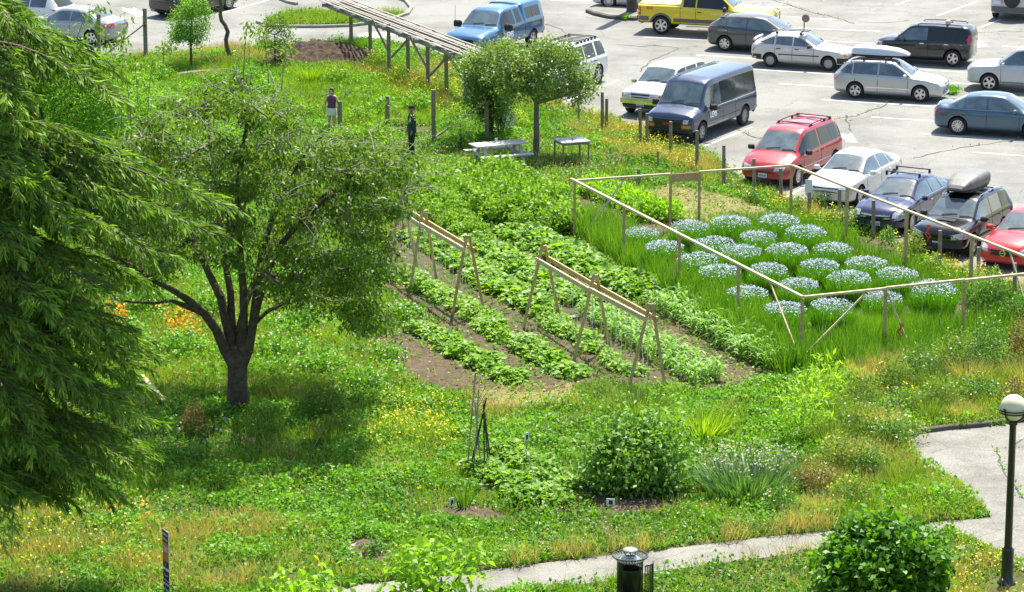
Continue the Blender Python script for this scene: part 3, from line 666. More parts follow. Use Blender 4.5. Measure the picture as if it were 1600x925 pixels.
# ---- steel blue sedan, cut by the right edge
P_SBL = paint('steel_blue', (.055, .115, .165), .5, .28)
def sedan_st(L=2.3, W=.89, H=1.46, deck=1.06):
    return [(-L, .72, .40, .76, .84, .6), (-L+.06, .82, .26, .88, .98, .68), (-L+.25, .86, .22, .92, deck, .70), (-L+.62, W, .2, .94, deck+.01, .70), (-1.05, W, .19, .95, H-.07, .55), (-.6, W, .18, .94, H-.01, .56), (-.1, W, .18, .93, H, .57), (.3, W, .18, .92, H-.03, .56),
            (1.15, W, .18, .89, .98, .70), (1.6, W, .19, .86, .94, .68), (L-.28, .84, .2, .76, .83, .62), (L-.06, .77, .25, .62, .70, .56), (L, .68, .3, .52, .58, .5)]
c = Car('parked_sedan', sedan_st(), P_SBL, place(rear=(1496, 210.5), rz=H2, xr=-1.33), H2, 'steel blue four-door sedan in front of the silver crossover', 'car', (-1.33, 1.36), .325, 'ten')
c.sidewin(-1.52, -1.12, top=.11, sa=.2); c.sidewin(-1.06, -.32); c.sidewin(-.26, 1.0); c.screen(1.08, .36); c.screen(-1.62, -1.1, name='rear_window'); c.fender('window_trim', -1.5, .95, .945, .958, M_CHROME, .005)
c.seams((-.29, .9, -1.15)); c.handles((-1.0, -.08), .80); c.mirrors(.75)
lights(c, [[(.45, .6), (.78, .62), (.78, .76), (.5, .74)]], [[(.52, .72), (.84, .74), (.84, .90), (.55, .9)]]); c.fender('tail_light_side', -2.26, -2.02, .74, .90, M_REDL, .008); c.plate(False, .66)
# ---- silver crossover facing left at the right edge
P_SIL2 = paint('bright_silver', (.52, .54, .56), .4, .3)
def suv_st(L=2.35, W=.93, H=1.72, hood=1.08, belt=1.06, rr=.35):
    return [(-L, .76, .45, .90, 1.05, .66), (-L+.06, .88, .32, 1.0, 1.25, .68), (-L+.18, .91, .3, belt, 1.45, .64), (-L+rr+.05, W, .28, belt, H-.06, .60), (-L+.8, W, .26, belt, H-.01, .63), (0, W, .26, belt-.01, H, .65), (.35, W, .26, belt-.02, H-.05, .63),
            (1.12, W, .26, belt-.05, hood, .76), (1.6, W, .27, belt-.08, hood-.04, .76), (L-.22, .89, .3, hood-.16, hood-.08, .72), (L-.04, .82, .32, hood-.28, hood-.2, .66), (L, .74, .38, hood-.4, hood-.32, .6)]
rz = H2+math.pi
c = Car('parked_crossover', suv_st(), P_SIL2, place(front=(1545, 143), rz=rz, xf=1.35, side=1, hw=.93), rz, 'bright silver crossover half hidden behind the steel blue sedan', 'car', (-1.35, 1.35), .35, 'five')
c.sidewin(-1.85, -1.25, M_TINT); c.sidewin(-1.18, -.3, M_TINT); c.sidewin(-.24, .95); c.screen(1.05, .42); c.seams((-.27, .9)); c.handles((-1., -.0), .92); c.mirrors(.8)
lights(c, [[(.48, .74), (.84, .78), (.84, .92), (.5, .9)]], [[(.6, .9), (.88, .9), (.88, 1.15), (.66, 1.1)]], [[(.74, .78), (.84, .78), (.84, .84), (.74, .84)]]); c.fender('sill', -.95, .95, .28, .42, M_GREYP); c.fender('headlight_side', 1.95, 2.2, .76, .9, M_LAMP, .012)
# ---- silver suv with a spare wheel, top right corner
rz = heading((1400, 8), (1424, -1)) + math.pi + .1
rz = math.radians(70)
c = Car('parked_crossover', suv_st(2.15, .9, 1.68), P_SIL2, gp(1592, 22)+Vector((0, 0, .004)), rz, 'silver four-wheel drive seen from behind with a round spare wheel cover', 'car', (-1.25, 1.25), .36, 'five')
c.sidewin(-1.7, -1.1, M_TINT); c.sidewin(-1.04, -.2, M_TINT); c.sidewin(-.14, .85); c.rearwin(1.12, 1.5, .6, .5, M_TINT)
lights(c, [], [[(.68, .92), (.86, .92), (.86, 1.4), (.72, 1.4)]]); c.fender('sill', -.8, .8, .28, .42, M_GREYP)
m = MB(); m.lathe([(.001, -.12), (.32, -.12), (.36, -.09), (.37, 0), (.36, .08)], (0, 0, 0), 24, 'Y'); o = m.build('spare_wheel', M_BLACKP, c.root, True); o.location = (-2.19, -.1, .98); o.rotation_euler = (0, 0, -math.pi/2)
c.patch('rear_bumper', [(-.8, .4), (.8, .4), (.8, .62), (-.8, .62)], 'rear', M_GREYP, .05); m = MB(); m.box((-2.19, .55, .82), (.02, .31, .16)); m.build('licence_plate', M_PLATE, c.root)
# ---- front row ------------------------------------------------------
P_NVY = paint('van_navy', (.022, .045, .095), .35, .3)
st = [(-2.84, .86, .48, 1.0, 1.90, .72), (-2.80, .96, .42, 1.12, 2.04, .76), (-2.6, 1.0, .40, 1.14, 2.10, .78), (-1.0, 1.0, .38, 1.14, 2.13, .80), (.8, 1.0, .38, 1.14, 2.13, .80), (1.15, 1.0, .38, 1.13, 2.08, .78), (1.32, 1.0, .38, 1.12, 2.0, .77),
      (1.95, 1.0, .38, 1.10, 1.22, .84), (2.2, .99, .38, 1.06, 1.18, .84), (2.68, .96, .38, .98, 1.06, .80), (2.80, .92, .4, .88, .94, .76), (2.84, .84, .44, .7, .78, .7)]
c = Car('passenger_van', st, P_NVY, place(front=(1096, 222), rz=H1, xf=1.95, side=1, hw=1.0), H1, 'long dark blue passenger van with white door lettering, nose to the dry grass', 'van', (-1.65, 1.95), .37, 'truck', rimmat=M_STEELW, bow=.06, well=.06, crown=.05)
c.sidewin(-2.62, -1.75, M_TINT, .20, .06); c.sidewin(-1.72, -.78, M_TINT, .20, .06); c.sidewin(-.75, .20, M_TINT, .2, .06); c.sidewin(.34, .98, M_GLASS, .22, .02); c.sidewin(1.04, 1.62, M_GLASS, .2, .02)
c.sidewin(.2, .32, M_TINT, .2, .06); c.screen(1.9, 1.36, m=.05); c.rearwin(1.2, 1.85, .75, .62, M_TINT); c.seams((.27, 1.62, -.78), .42); c.handles((.5,), 1.02, M_BLACKP); c.mirrors(1.42, M_BLACKP, 1.5)
c.patch('grille', [(-.52, .56), (.52, .56), (.55, .90), (-.55, .90)], 'front', M_BLACKP, .02)
lights(c, [[(.60, .76), (.78, .76), (.80, .90), (.62, .90)]], [[(.82, .9), (.95, .9), (.95, 1.3), (.82, 1.3)]], [[(.54, .60), (.88, .60), (.88, .71), (.54, .71)]])
c.patch('bumper', [(-.9, .38), (.9, .38), (.9, .54), (-.9, .54)], 'front', M_BLACKP, .06, grid=.1); c.patch('bumper', [(-.9, .42), (.9, .42), (.9, .6), (-.9, .6)], 'rear', M_BLACKP, .06)
c.fender('side_strip', -1.15, 1.4, .66, .675, M_SEAM, .004); c.both('belt_strip', [(-2.7, 1.12), (.9, 1.12), (.9, 1.135), (-2.7, 1.135)], M_CHROME, .006)
h = c.bvh.ray_cast(Vector((6, 0, .73)), Vector((-1, 0, 0)), 12); text_obj('grille_badge', 'GMC', .17, pmat('badge_red', (.5, .05, .03), noise=.1), c.root, (h[0].x+.036, 0, .74), (math.pi/2, 0, math.pi/2), .006, .006)
t = text_obj('door_lettering', 'UEMS', .27, M_WHITEL, c.root, (1.12, 1.012, .88), (math.pi/2, 0, math.pi), .003, .008); t.scale = (.9, 1.1, 1)
m = MB()
for y in (-.5, -.62): m.box((-.6, y, 2.15), (3.6, .035, .02))
m.build('roof_gutter', P_NVY, c.root)
# white suv with chrome bumper
P_WHT = paint('white', (.76, .76, .73), 0, .3)
st = suv_st(2.25, .85, 1.70, 1.10, 1.06, .25); h_ = H1
o4 = gp(1033, 166) ; rz = H1
pos = Vector((gp(1000, 184).x, gp(1000, 184).y, .004)) - Matrix.Rotation(rz, 3, 'Z') @ Vector((2.2, 0, 0))
c = Car('parked_suv', st, P_WHT, pos, rz, 'white four-wheel drive with chrome front bumper, parked left of the dark blue van', 'suv', (-1.3, 1.38), .36, 'six', bow=.06)
c.sidewin(-1.95, -1.25, M_TINT); c.sidewin(-1.12, -.3, M_TINT); c.sidewin(-.22, .95, M_TINT); c.screen(1.05, .42, m=.05); c.mirrors(.85, M_CHROME, 1); c.seams((-.26, .9, -1.18)); c.handles((-1., 0), .95, M_CHROME)
c.patch('grille', [(-.36, .74), (.36, .74), (.38, .88), (-.38, .88)], 'front', M_BLACKP, .012); c.patch('grille_surround', [(-.42, .885), (.42, .885), (.42, .92), (-.42, .92)], 'front', M_CHROME, .016)
lights(c, [[(.42, .74), (.70, .74), (.70, .90), (.42, .90)]], [[(.7, .9), (.84, .9), (.84, 1.3), (.74, 1.3)]], [[(.72, .74), (.80, .74), (.80, .88), (.72, .88)], [(.52, .57), (.78, .57), (.78, .63), (.52, .63)]])
c.patch('bumper', [(-.82, .52), (.82, .52), (.82, .68), (-.82, .68)], 'front', M_CHROME, .05, grid=.1); c.plate(True, .46); c.patch('air_dam', [(-.7, .36), (.7, .36), (.74, .5), (-.74, .5)], 'front', M_BLACKP, .02)
# white suv behind the apple trees
rz = H1 + .02
c = Car('parked_suv', suv_st(2.35, .9, 1.78, 1.14, 1.10, .3), P_WHT, place(rear=(934, 131), rz=rz, xr=-1.35, side=1, hw=.9), rz, 'white four-wheel drive with black roof rails, half hidden behind the apple tree', 'suv', (-1.35, 1.4), .38, 'six')
c.sidewin(-2.0, -1.3, M_TINT); c.sidewin(-1.16, -.3, M_TINT); c.sidewin(-.22, .95, M_TINT); c.screen(1.05, .42, m=.05); c.mirrors(.85, M_BLACKP, 1.1); c.seams((-.26, .9, -1.22)); c.handles((-1., 0), .98, M_BLACKP)
c.rails(-1.8, .1, .58); c.bars((-1.6, -1.3, -1.0, -.7, -.4, -.1), .58, 1.84); c.fender('lower_strip', -.9, .95, .55, .66, P_SIL2, .012); lights(c, [[(.48, .8), (.82, .8), (.82, .94), (.48, .94)]], [[(.72, .95), (.88, .95), (.88, 1.35), (.76, 1.35)]])
# blue pickup with canopy
P_BLU = paint('pickup_blue', (.03, .135, .27), .35, .3)
st = [(-2.95, .88, .56, 1.2, 1.80, .70), (-2.88, .97, .52, 1.24, 1.90, .74), (-2.6, 1.0, .5, 1.25, 1.95, .75), (-1.02, 1.0, .48, 1.25, 1.97, .76), (-.98, .99, .48, 1.24, 1.90, .68), (-.7, .99, .48, 1.24, 1.92, .68), (.35, .99, .48, 1.22, 1.92, .69), (.65, .99, .48, 1.21, 1.86, .68),
      (1.35, .99, .48, 1.18, 1.28, .86), (1.9, .98, .5, 1.14, 1.26, .86), (2.6, .96, .52, 1.08, 1.18, .84), (2.84, .93, .55, 1.0, 1.08, .8), (2.92, .86, .6, .9, .98, .74)]
rz = H1 + .04
c = Car('pickup_truck', st, P_BLU, place(rear=(832, 75), rz=rz, xr=-1.75, side=1, hw=1.0), rz, 'blue extended-cab pickup truck with a canopy over its bed and white door lettering', 'pickup truck', (-1.75, 1.95), .40, 'six', bow=.05, well=.07)
c.sidewin(-2.5, -1.78, M_TINT, .2, .08); c.sidewin(-1.76, -1.2, M_TINT, .2, .08); c.sidewin(-.8, -.32, M_TINT, sb=-.05); c.sidewin(-.18, 1.05, M_TINT); c.screen(1.28, .72, m=.06); c.seams((-.25, 1.08), .5); c.seams((-1.0,), .5); c.handles((-.05,), 1.08, M_BLACKP); c.mirrors(.95, M_BLACKP, 1.9)
c.both('stripe', [(-2.85, 1.14), (1.2, 1.10), (1.2, 1.125), (-2.85, 1.165)], M_CHROME, .007); c.arches(P_BLU, .05)
c.patch('canopy_gap', [(-1.0, -.7), (-.97, -.7), (-.97, .7), (-1.0, .7)], 'top', M_SEAM, .012)
lights(c, [[(.55, .82), (.86, .84), (.86, 1.0), (.55, 1.0)]], [[(.8, .86), (.93, .86), (.93, 1.2), (.8, 1.2)]], [[(.55, .72), (.86, .72), (.86, .80), (.55, .80)]])
c.patch('grille', [(-.5, .78), (.5, .78), (.5, 1.0), (-.5, 1.0)], 'front', M_BLACKP, .02); c.patch('bumper', [(-.88, .5), (.88, .5), (.88, .70), (-.88, .70)], 'front', M_CHROME, .06); c.patch('bumper', [(-.88, .54), (.88, .54), (.88, .74), (-.88, .74)], 'rear', M_BLACKP, .06)
text_obj('door_lettering', 'UEMS', .34, M_WHITEL, c.root, (.55, 1.006, .88), (math.pi/2, 0, math.pi), .003, .014)
m = MB(); m.tube([(1.9, -.8, 1.25), (1.9, -.8, 2.2)], .008, 5); m.build('aerial', M_BLACKP, c.root)
# red minivan
P_RED = paint('red', (.42, .022, .025), .15, .28)
st = [(-2.45, .76, .42, .95, 1.28, .62), (-2.4, .88, .32, 1.02, 1.46, .62), (-2.2, .93, .3, 1.04, 1.66, .62), (-1.9, .95, .28, 1.04, 1.72, .65), (-.5, .96, .26, 1.02, 1.75, .68), (.4, .96, .26, 1.0, 1.73, .67), (.65, .96, .26, 1.0, 1.67, .66),
      (1.55, .95, .26, .95, 1.05, .74), (1.9, .93, .26, .88, .97, .72), (2.25, .88, .28, .76, .83, .66), (2.42, .80, .3, .62, .7, .6), (2.48, .70, .34, .52, .58, .52)]
c = Car('minivan', st, P_RED, place(front=(1246, 290), rz=H1, xf=1.5, side=1, hw=.95), H1, 'red minivan with roof rack parked between the dark blue van and the white sedan', 'van', (-1.5, 1.5), .33, 'ten')
c.sidewin(-2.2, -1.3, M_TINT, .13); c.sidewin(-1.26, -.38, M_TINT, .13); c.sidewin(-.26, 1.25, M_TINT, .13); c.screen(1.46, .72, m=.05); c.rearwin(1.08, 1.55, .66, .52, M_TINT); c.seams((-.32, 1.1)); c.handles((-.55, -.1), .92); c.mirrors(1.0, M_BLACKP, 1.15)
c.rails(-1.9, .0, .60); c.bars((-1.75, -1.3, -.2), .6, 1.79, pmat('red_bar', (.2, .03, .03), noise=.2)); c.fender('side_moulding', -1.1, 1.1, .56, .585, M_PLATE, .012)
c.patch('grille', [(-.38, .56), (.38, .56), (.4, .68), (-.4, .68)], 'front', M_BLACKP, .01); lights(c, [[(.42, .60), (.74, .62), (.76, .76), (.44, .72)]], [[(.74, .9), (.88, .9), (.88, 1.3), (.78, 1.3)]], [[(.76, .64), (.84, .66), (.84, .76), (.77, .76)]]); c.plate(True, .42)
c.fender('indicator_side', 2.0, 2.2, .66, .76, M_AMBER, .01)
# white sedan
P_PRL = paint('pearl', (.70, .70, .66), .1, .3)
c = Car('parked_sedan', sedan_st(2.4, .9, 1.47, 1.08), P_PRL, place(front=(1343, 321), rz=H1, xf=1.42, side=1, hw=.9), H1, 'pearl white four-door sedan parked between the red minivan and the navy sedan', 'car', (-1.3, 1.42), .33, 'seven')
c.sidewin(-1.55, -1.12, top=.11, sa=.2); c.sidewin(-1.06, -.32); c.sidewin(-.26, 1.0); c.screen(1.08, .36, m=.05); c.screen(-1.7, -1.1, name='rear_window'); c.seams((-.29, .9)); c.handles((-1.0, -.08), .80); c.mirrors(.75)
c.patch('grille', [(-.40, .54), (.40, .54), (.46, .68), (-.46, .68)], 'front', M_BLACKP, .012); lights(c, [[(.50, .56), (.80, .62), (.80, .76), (.50, .68)]], [[(.52, .72), (.84, .74), (.84, .92), (.55, .9)]]); c.plate(True, .42); c.fender('side_moulding', -1.0, 1.0, .48, .505, M_CHROME, .01)
c.fender('tail_light_side', -2.36, -2.12, .74, .92, M_REDL, .008)
# navy sedan with roof bars
P_NV2 = paint('deep_navy', (.012, .025, .085), .3, .25)
c = Car('parked_sedan', sedan_st(2.42, .91, 1.46, 1.07), P_NV2, place(front=(1424, 363), rz=H1, xf=1.43, side=1, hw=.91), H1, 'dark navy sedan with two roof bars and a three-bar chrome grille, beside the white sedan', 'car', (-1.3, 1.43), .33, 'ten')
c.sidewin(-1.55, -1.12, top=.11, sa=.2); c.sidewin(-1.06, -.32); c.sidewin(-.26, 1.0); c.screen(1.08, .36, m=.05); c.screen(-1.7, -1.1, name='rear_window'); c.seams((-.29, .9)); c.handles((-1.0, -.08), .80, M_CHROME); c.mirrors(.75)
c.both('window_trim', [(-1.5, .955), (1.0, .93), (1.0, .945), (-1.5, .97)], M_CHROME, .006)
g = c.patch('grille', [(-.46, .48), (.46, .48), (.5, .68), (-.5, .68)], 'front', M_BLACKP, .012)
for k in range(3): c.patch('grille_bar', [(-.47, .50+k*.06), (.47, .50+k*.06), (.48, .535+k*.06), (-.48, .535+k*.06)], 'front', M_CHROME, .03, parent=g)
h = c.bvh.ray_cast(Vector((6, 0, .58)), Vector((-1, 0, 0)), 12); m = MB(); m.lathe([(.001, -.012), (.08, -.012), (.09, 0)], (0, 0, 0), 16, 'Y'); o = m.build('badge', pmat('badge_blue', (.03, .06, .2), noise=.1), c.root); o.location = (h[0].x+.035, 0, .59); o.rotation_euler.z = math.pi/2; o.scale = (1.3, 1, .7)
lights(c, [[(.54, .50), (.80, .54), (.80, .74), (.54, .72)]], [[(.52, .72), (.84, .74), (.84, .92), (.55, .9)]]); c.plate(True, .36); c.bars((-.7, .15), .56, 1.60, M_BLACKP, .12)
c.fender('headlight_side', 1.98, 2.2, .56, .74, M_LAMP, .01)
# black compact suv with grey roof box
st = suv_st(2.22, .87, 1.59, 1.03, 1.0, .3)
c = Car('parked_suv', st, P_BLK, place(front=(1518, 399), rz=H1, xf=1.3, side=1, hw=.87), H1, 'black compact four-wheel drive with a big grey roof box parked beside the red car', 'suv', (-1.23, 1.3), .335, 'five')
c.sidewin(-1.9, -1.2, M_TINT); c.sidewin(-1.12, -.32); c.sidewin(-.24, .95); c.screen(1.06, .42, m=.05); c.rearwin(1.08, 1.42, .6, .5, M_TINT); c.seams((-.28, .88, -1.16)); c.handles((-.98, -.02), .88); c.mirrors(.8, None, 1.1)
c.patch('hood_scoop', [(1.28, -.27), (1.52, -.3), (1.52, .3), (1.28, .27)], 'top', M_SEAM, .03); c.rails(-1.75, .2, .58, M_CHROME); c.bars((-1.0, -.1), .56, 1.66)
c.patch('grille', [(-.36, .62), (.36, .62), (.4, .76), (-.4, .76)], 'front', M_BLACKP, .012); lights(c, [[(.44, .60), (.78, .64), (.78, .82), (.46, .76)]], [[(.7, .9), (.85, .9), (.85, 1.25), (.74, 1.25)]], [[(.76, .64), (.81, .65), (.81, .78), (.76, .77)]]); c.plate(True, .44)
c.fender('headlight_side', 1.84, 2.04, .64, .80, M_LAMP, .01); c.fender('side_moulding', -.9, .9, .48, .56, M_BLACKP, .01)
c.patch('bumper', [(-.78, .36), (.78, .36), (.8, .54), (-.8, .54)], 'front', M_BLACKP, .03)
tag(roofbox(c, -1.45, .5, -.1, 1.74, .95, .42, pmat('grey_box', (.17, .175, .175), rough=.5, noise=.12, nscale=3)), 'grey roof box with a sloping nose on the black four-wheel drive', 'roof box')
# red car at the right edge
rz = H1
pos = gp(1568, 424); pos = Vector((pos.x, pos.y, .004)) - Matrix.Rotation(rz, 3, 'Z') @ Vector((2.15, 0, 0))
P_RD2 = paint('bright_red', (.60, .018, .02), .1, .25)
c = Car('parked_sedan', sedan_st(2.3, .88, 1.48, 1.08), P_RD2, pos, rz, 'bright red car beside the black one, last of the row along the fence', 'car', (-1.3, 1.4), .33, 'five')
c.sidewin(-1.5, -1.12, top=.11, sa=.2); c.sidewin(-1.06, -.32); c.sidewin(-.26, 1.0); c.screen(1.08, .36, m=.05); c.mirrors(.78, None, 1.1); c.seams((-.29, .9))
c.patch('grille', [(-.42, .48), (.42, .48), (.42, .66), (-.42, .66)], 'front', M_BLACKP, .012); lights(c, [[(.50, .56), (.80, .62), (.80, .78), (.50, .70)]], [[(.52, .72), (.84, .74), (.84, .92), (.55, .9)]])
h = c.bvh.ray_cast(Vector((6, 0, .56)), Vector((-1, 0, 0)), 12); m = MB(); m.lathe([(.07, -.015), (.095, -.015), (.095, .01), (.07, .01)], (0, 0, 0), 20, 'Y', close=True); m.box((0, -.004, 0), (.22, .02, .035)); o = m.build('badge', M_CHROME, c.root); o.location = (h[0].x+.035, 0, .58); o.rotation_euler.z = math.pi/2
# ---- far cars
rz = HC+math.pi+.06
c = Car('parked_sedan', sedan_st(2.3, .88, 1.45, 1.06), paint('silver_grey', (.36, .38, .40), .5, .3), place(rear=(150, 70), rz=rz+math.pi*0, xr=-1.35, side=1, hw=.88), heading((50, 62), (150, 70))*1, 'silver-grey sedan seen side-on at the far left behind the conifer branches', 'car', (-1.35, 1.35), .32, 'five')
c.sidewin(-1.5, -1.12, top=.11, sa=.2); c.sidewin(-1.06, -.32); c.sidewin(-.26, 1.0); c.screen(-1.62, -1.1, name='rear_window'); c.screen(1.08, .36); c.seams((-.29, .9)); c.mirrors(.75)
lights(c, [], [[(.42, .76), (.84, .76), (.84, .94), (.45, .94)]]); c.fender('tail_light_side', -2.24, -2.0, .76, .92, M_REDL, .008)
rz2 = heading((50, 62), (150, 70))
c = Car('parked_hatchback', wagon_st(2.0, .84, 1.45), P_WHT, gp(50, 40)+Vector((0, 0, .004)), rz2, 'white hatchback parked beyond the silver-grey sedan at the far left', 'car', (-1.2, 1.2), .31, 'five')
c.sidewin(-1.2, -.42); c.sidewin(-.36, .85); c.screen(.92, .28); c.rearwin(1.0, 1.36, .6, .48, M_TINT); lights(c, [], [[(.6, .7), (.8, .7), (.8, .9), (.62, .9)]])
rz3 = heading((358, 14), (298, 26)) ; 
c = Car('parked_sedan', sedan_st(2.35, .9, 1.46, 1.07), P_BLK, place(front=(358, 15), rz=rz3, xf=1.38, hw=.9), rz3, 'black car at the top edge of the photo above the small leafy tree', 'car', (-1.36, 1.38), .34, 'ten')
c.sidewin(-1.06, -.32, M_TINT); c.sidewin(-.26, 1.0, M_TINT); c.screen(1.08, .36)
c = Car('parked_sedan', sedan_st(2.3, .88, 1.45, 1.06), P_SIL2, place(front=(951, 13.5), rz=H2+math.pi, xf=1.36, side=1), H2+math.pi, 'silver car at the top edge of the photo beside the utility pole', 'car', (-1.36, 1.36), .33, 'ten')
c.sidewin(-1.06, -.32, M_TINT); c.sidewin(-.26, 1.0, M_TINT); c.screen(1.08, .36); c.fender('headlight_side', 2.0, 2.2, .66, .8, M_LAMP, .01)
# ================================================================== TIMBER, FURNITURE, POSTS
M_OLDW = worldmat(pmat('weathered_wood', (.30, .26, .19), rough=.9, noise=.5, nscale=9, bump=.3))
M_GREYW = worldmat(pmat('grey_wood', (.36, .33, .29), rough=.85, noise=.4, nscale=7, bump=.3))
M_NEWW = worldmat(pmat('new_lumber', (.60, .42, .20), rough=.8, noise=.45, nscale=5, bump=.2))
M_PALEW = worldmat(pmat('pale_lumber', (.70, .56, .36), rough=.8, noise=.35, nscale=5, bump=.2))
M_STRING = pmat('string', (.75, .75, .7), rough=.9, noise=.1)
M_DKMET = pmat('dark_metal', (.035, .045, .04), rough=.38, metal=.5, noise=.3, nscale=6, coat=.3)
# fence posts
def post(px, py, ptop, label, w=.11, mat=M_OLDW, lean=0, name='fence_post', group='weathered fence posts'):
    p = gp(px, py); top = tp(px+lean, ptop, p.y); h = top.z
    m = MB(); a = Vector((p.x, p.y, -.1)); b = Vector((top.x, p.y, h)); r = w/2
    m.tube([a, a.lerp(b, .5)+Vector((random.uniform(-.01, .01), 0, 0)), b], [r*1.08, r, r*.95], 8)
    return tag(m.build(name, mat), label, 'post', group)
for a in [(941, 207, 144, 'weathered post just left of the white four-wheel drive, tallest of the close pair'), (948, 207, 154, 'shorter post of the close pair by the white four-wheel drive bumper'), (904, 193, 158, 'thin post rising from dry grass right of the apple tree trunk'),
          (1000, 227, 169, 'fence post in front of the gap between white four-wheel drive and dark blue van'), (1011, 230, 177, 'fence post directly left of the dark blue van nose'), (1048, 245, 190, 'fence post in front of the dark blue van grille'),
          (1089, 264, 204, 'fence post in front of the dark blue van front wheel'), (1131, 289, 227, 'fence post between dark blue van and red minivan'), (1178, 312, 248, 'fence post in front of the red minivan headlight by the van'), (998, 290, 264, 'short grey stub post behind the lumber rail'),
          (1220, 314, 263, 'fence post in front of the red minivan headlight by the white sedan'), (1312, 331, 296, 'fence post in front of the white sedan bumper'), (1365, 376, 313, 'fence post in front of the navy sedan grille'), (1469, 418, 360, 'fence post in front of the black four-wheel drive'),
          (1529, 426, 386, 'fence post in front of the red car headlight by the black car'), (1586, 472, 411, 'fence post in front of the red car side at the photo edge'), (1028, 262, 236, 'thin stick post in the dry grass below the dark blue van')]:
    post(a[0], a[1], a[2], a[3], .12 if a[1] not in (193, 262) else .07)
p = post(1265, 336, 280, 'fence post with a small white notice plate nailed to its top, beside the white sedan', .12)
q = gp(1265, 336); m = MB(); m.box((q.x-.06, q.y-.08, tp(1265, 290, q.y).z), (.22, .02, .42)); m.build('notice_plate', M_PLATE, p)
# two-post frame at the far left
r = empty('timber_brace_frame', gp(228, 92), 0, 'weathered post and diagonal brace standing beside the tarmac at the far left', 'fence'); o0 = gp(228, 92)
def loc(p): return Vector(p) - o0
a, b = gp(228, 92), gp(154, 92); m = MB(); m.beam(loc(a), loc(tp(226, 13, a.y)), .16, .16); m.build('post', M_OLDW, r)
m = MB(); m.beam(loc(b), loc(tp(154, 22, b.y)), .16, .16); m.build('post', M_OLDW, r)
m = MB(); m.beam(loc(tp(228, 36, a.y-.1)), loc(tp(160, 88, a.y-.1)), .05, .2, (0, 1, 0)); m.build('brace', M_OLDW, r)
# long slatted arbour
r = empty('slatted_arbour', gp(608, 117), 0, 'long weathered arbour on braced posts with a slatted board roof, running behind the apple trees', 'arbour'); o0 = gp(608, 117)
back = [(549, 82, 14), (579, 97, 28), (638, 128, 55), (698, 153, 80)]; front = [(576, 100, 30), (608, 117, 39), (669, 144, 66), (725, 165, 92)]
for x, y, t in [(549, 80, 15), (579, 97, 28), (608, 117, 39), (638, 128, 55), (669, 144, 66), (698, 153, 80), (728, 170, 92)]:
    g = gp(x, y); m = MB(); m.beam(loc(g), loc(tp(x-1, t-2, g.y)), .15, .15); m.build('post', M_OLDW, r)
Rh = lambda px, py, y0: tp(px, py, y0)
Ya, Yb = gp(520, 66).y, gp(740, 176).y
e0, e1 = tp(524, 3, Ya), tp(752, 90, Yb)
dirn = (e1-e0).normalized(); side = Vector((-dirn.y, dirn.x, 0)).normalized()
for k in range(7):
    off = side*(-.62+k*.205); jz = random.uniform(-.02, .02); ja = random.uniform(-.25, .25)
    m = MB(); segs = 5
    for sI in range(segs):
        a_ = e0.lerp(e1, sI/segs)+off+dirn*ja; b_ = e0.lerp(e1, (sI+1)/segs-.003)+off+dirn*ja+Vector((0, 0, random.uniform(-.01, .01)))
        m.beam(loc(a_)+Vector((0, 0, jz+.11)), loc(b_)+Vector((0, 0, jz+.11)), .10, .025)
    m.build('roof_slat', M_GREYW, r)
nb = 9
for k in range(nb):
    c_ = e0.lerp(e1, (k+.4)/nb); m = MB(); m.beam(loc(c_-side*.85)+Vector((0, 0, .0)), loc(c_+side*.75)+Vector((0, 0, .0)), .045, .15); m.build('cross_beam', M_GREYW, r)
for sg in (-.5, .42):
    m = MB(); m.beam(loc(e0+side*sg)+Vector((0, 0, -.1)), loc(e1+side*sg)+Vector((0, 0, -.1)), .05, .14); m.build('side_beam', M_GREYW, r)
def brace(x0, y0, x1, y1, gy, mat):
    g = gp(*gy).y; m = MB(); m.beam(loc(tp(x0, y0, g)), loc(tp(x1, y1, g)), .09, .16, (0, 1, 0)); m.build('brace', mat, r)
brace(581, 30, 606, 78, (590, 108), M_GREYW); brace(611, 90, 637, 62, (622, 122), M_OLDW); brace(640, 57, 667, 105, (652, 136), M_GREYW); brace(672, 118, 699, 88, (684, 148), M_OLDW); brace(701, 84, 724, 126, (712, 158), M_GREYW)
# second low braced frame near the picnic table
r = empty('timber_brace_frame', gp(678, 226), 0, 'weathered posts joined by a long diagonal brace left of the picnic table', 'fence'); o0 = gp(678, 226)
for x, y, t in [(678, 226, 140), (761, 222, 158)]:
    g = gp(x, y); m = MB(); m.beam(loc(g), loc(tp(x-1, t, g.y)), .15, .15); m.build('post', M_OLDW, r)
m = MB(); g = gp(700, 224).y; m.beam(loc(tp(681, 214, g)), loc(tp(758, 159, g)), .05, .2, (0, 1, 0)); m.build('brace', M_OLDW, r)
post(605, 196, 150, 'square weathered post standing between the two people', .16); post(531, 208, 158, 'square weathered post just behind the woman in white shorts', .16); post(797, 196, 156, 'post in the shade under the apple trees', .14); post(1062+0, 0, -8, 'x', .1) if False else None
post(345, 100, 40, 'thin stake behind the small leafy tree', .08) if False else None
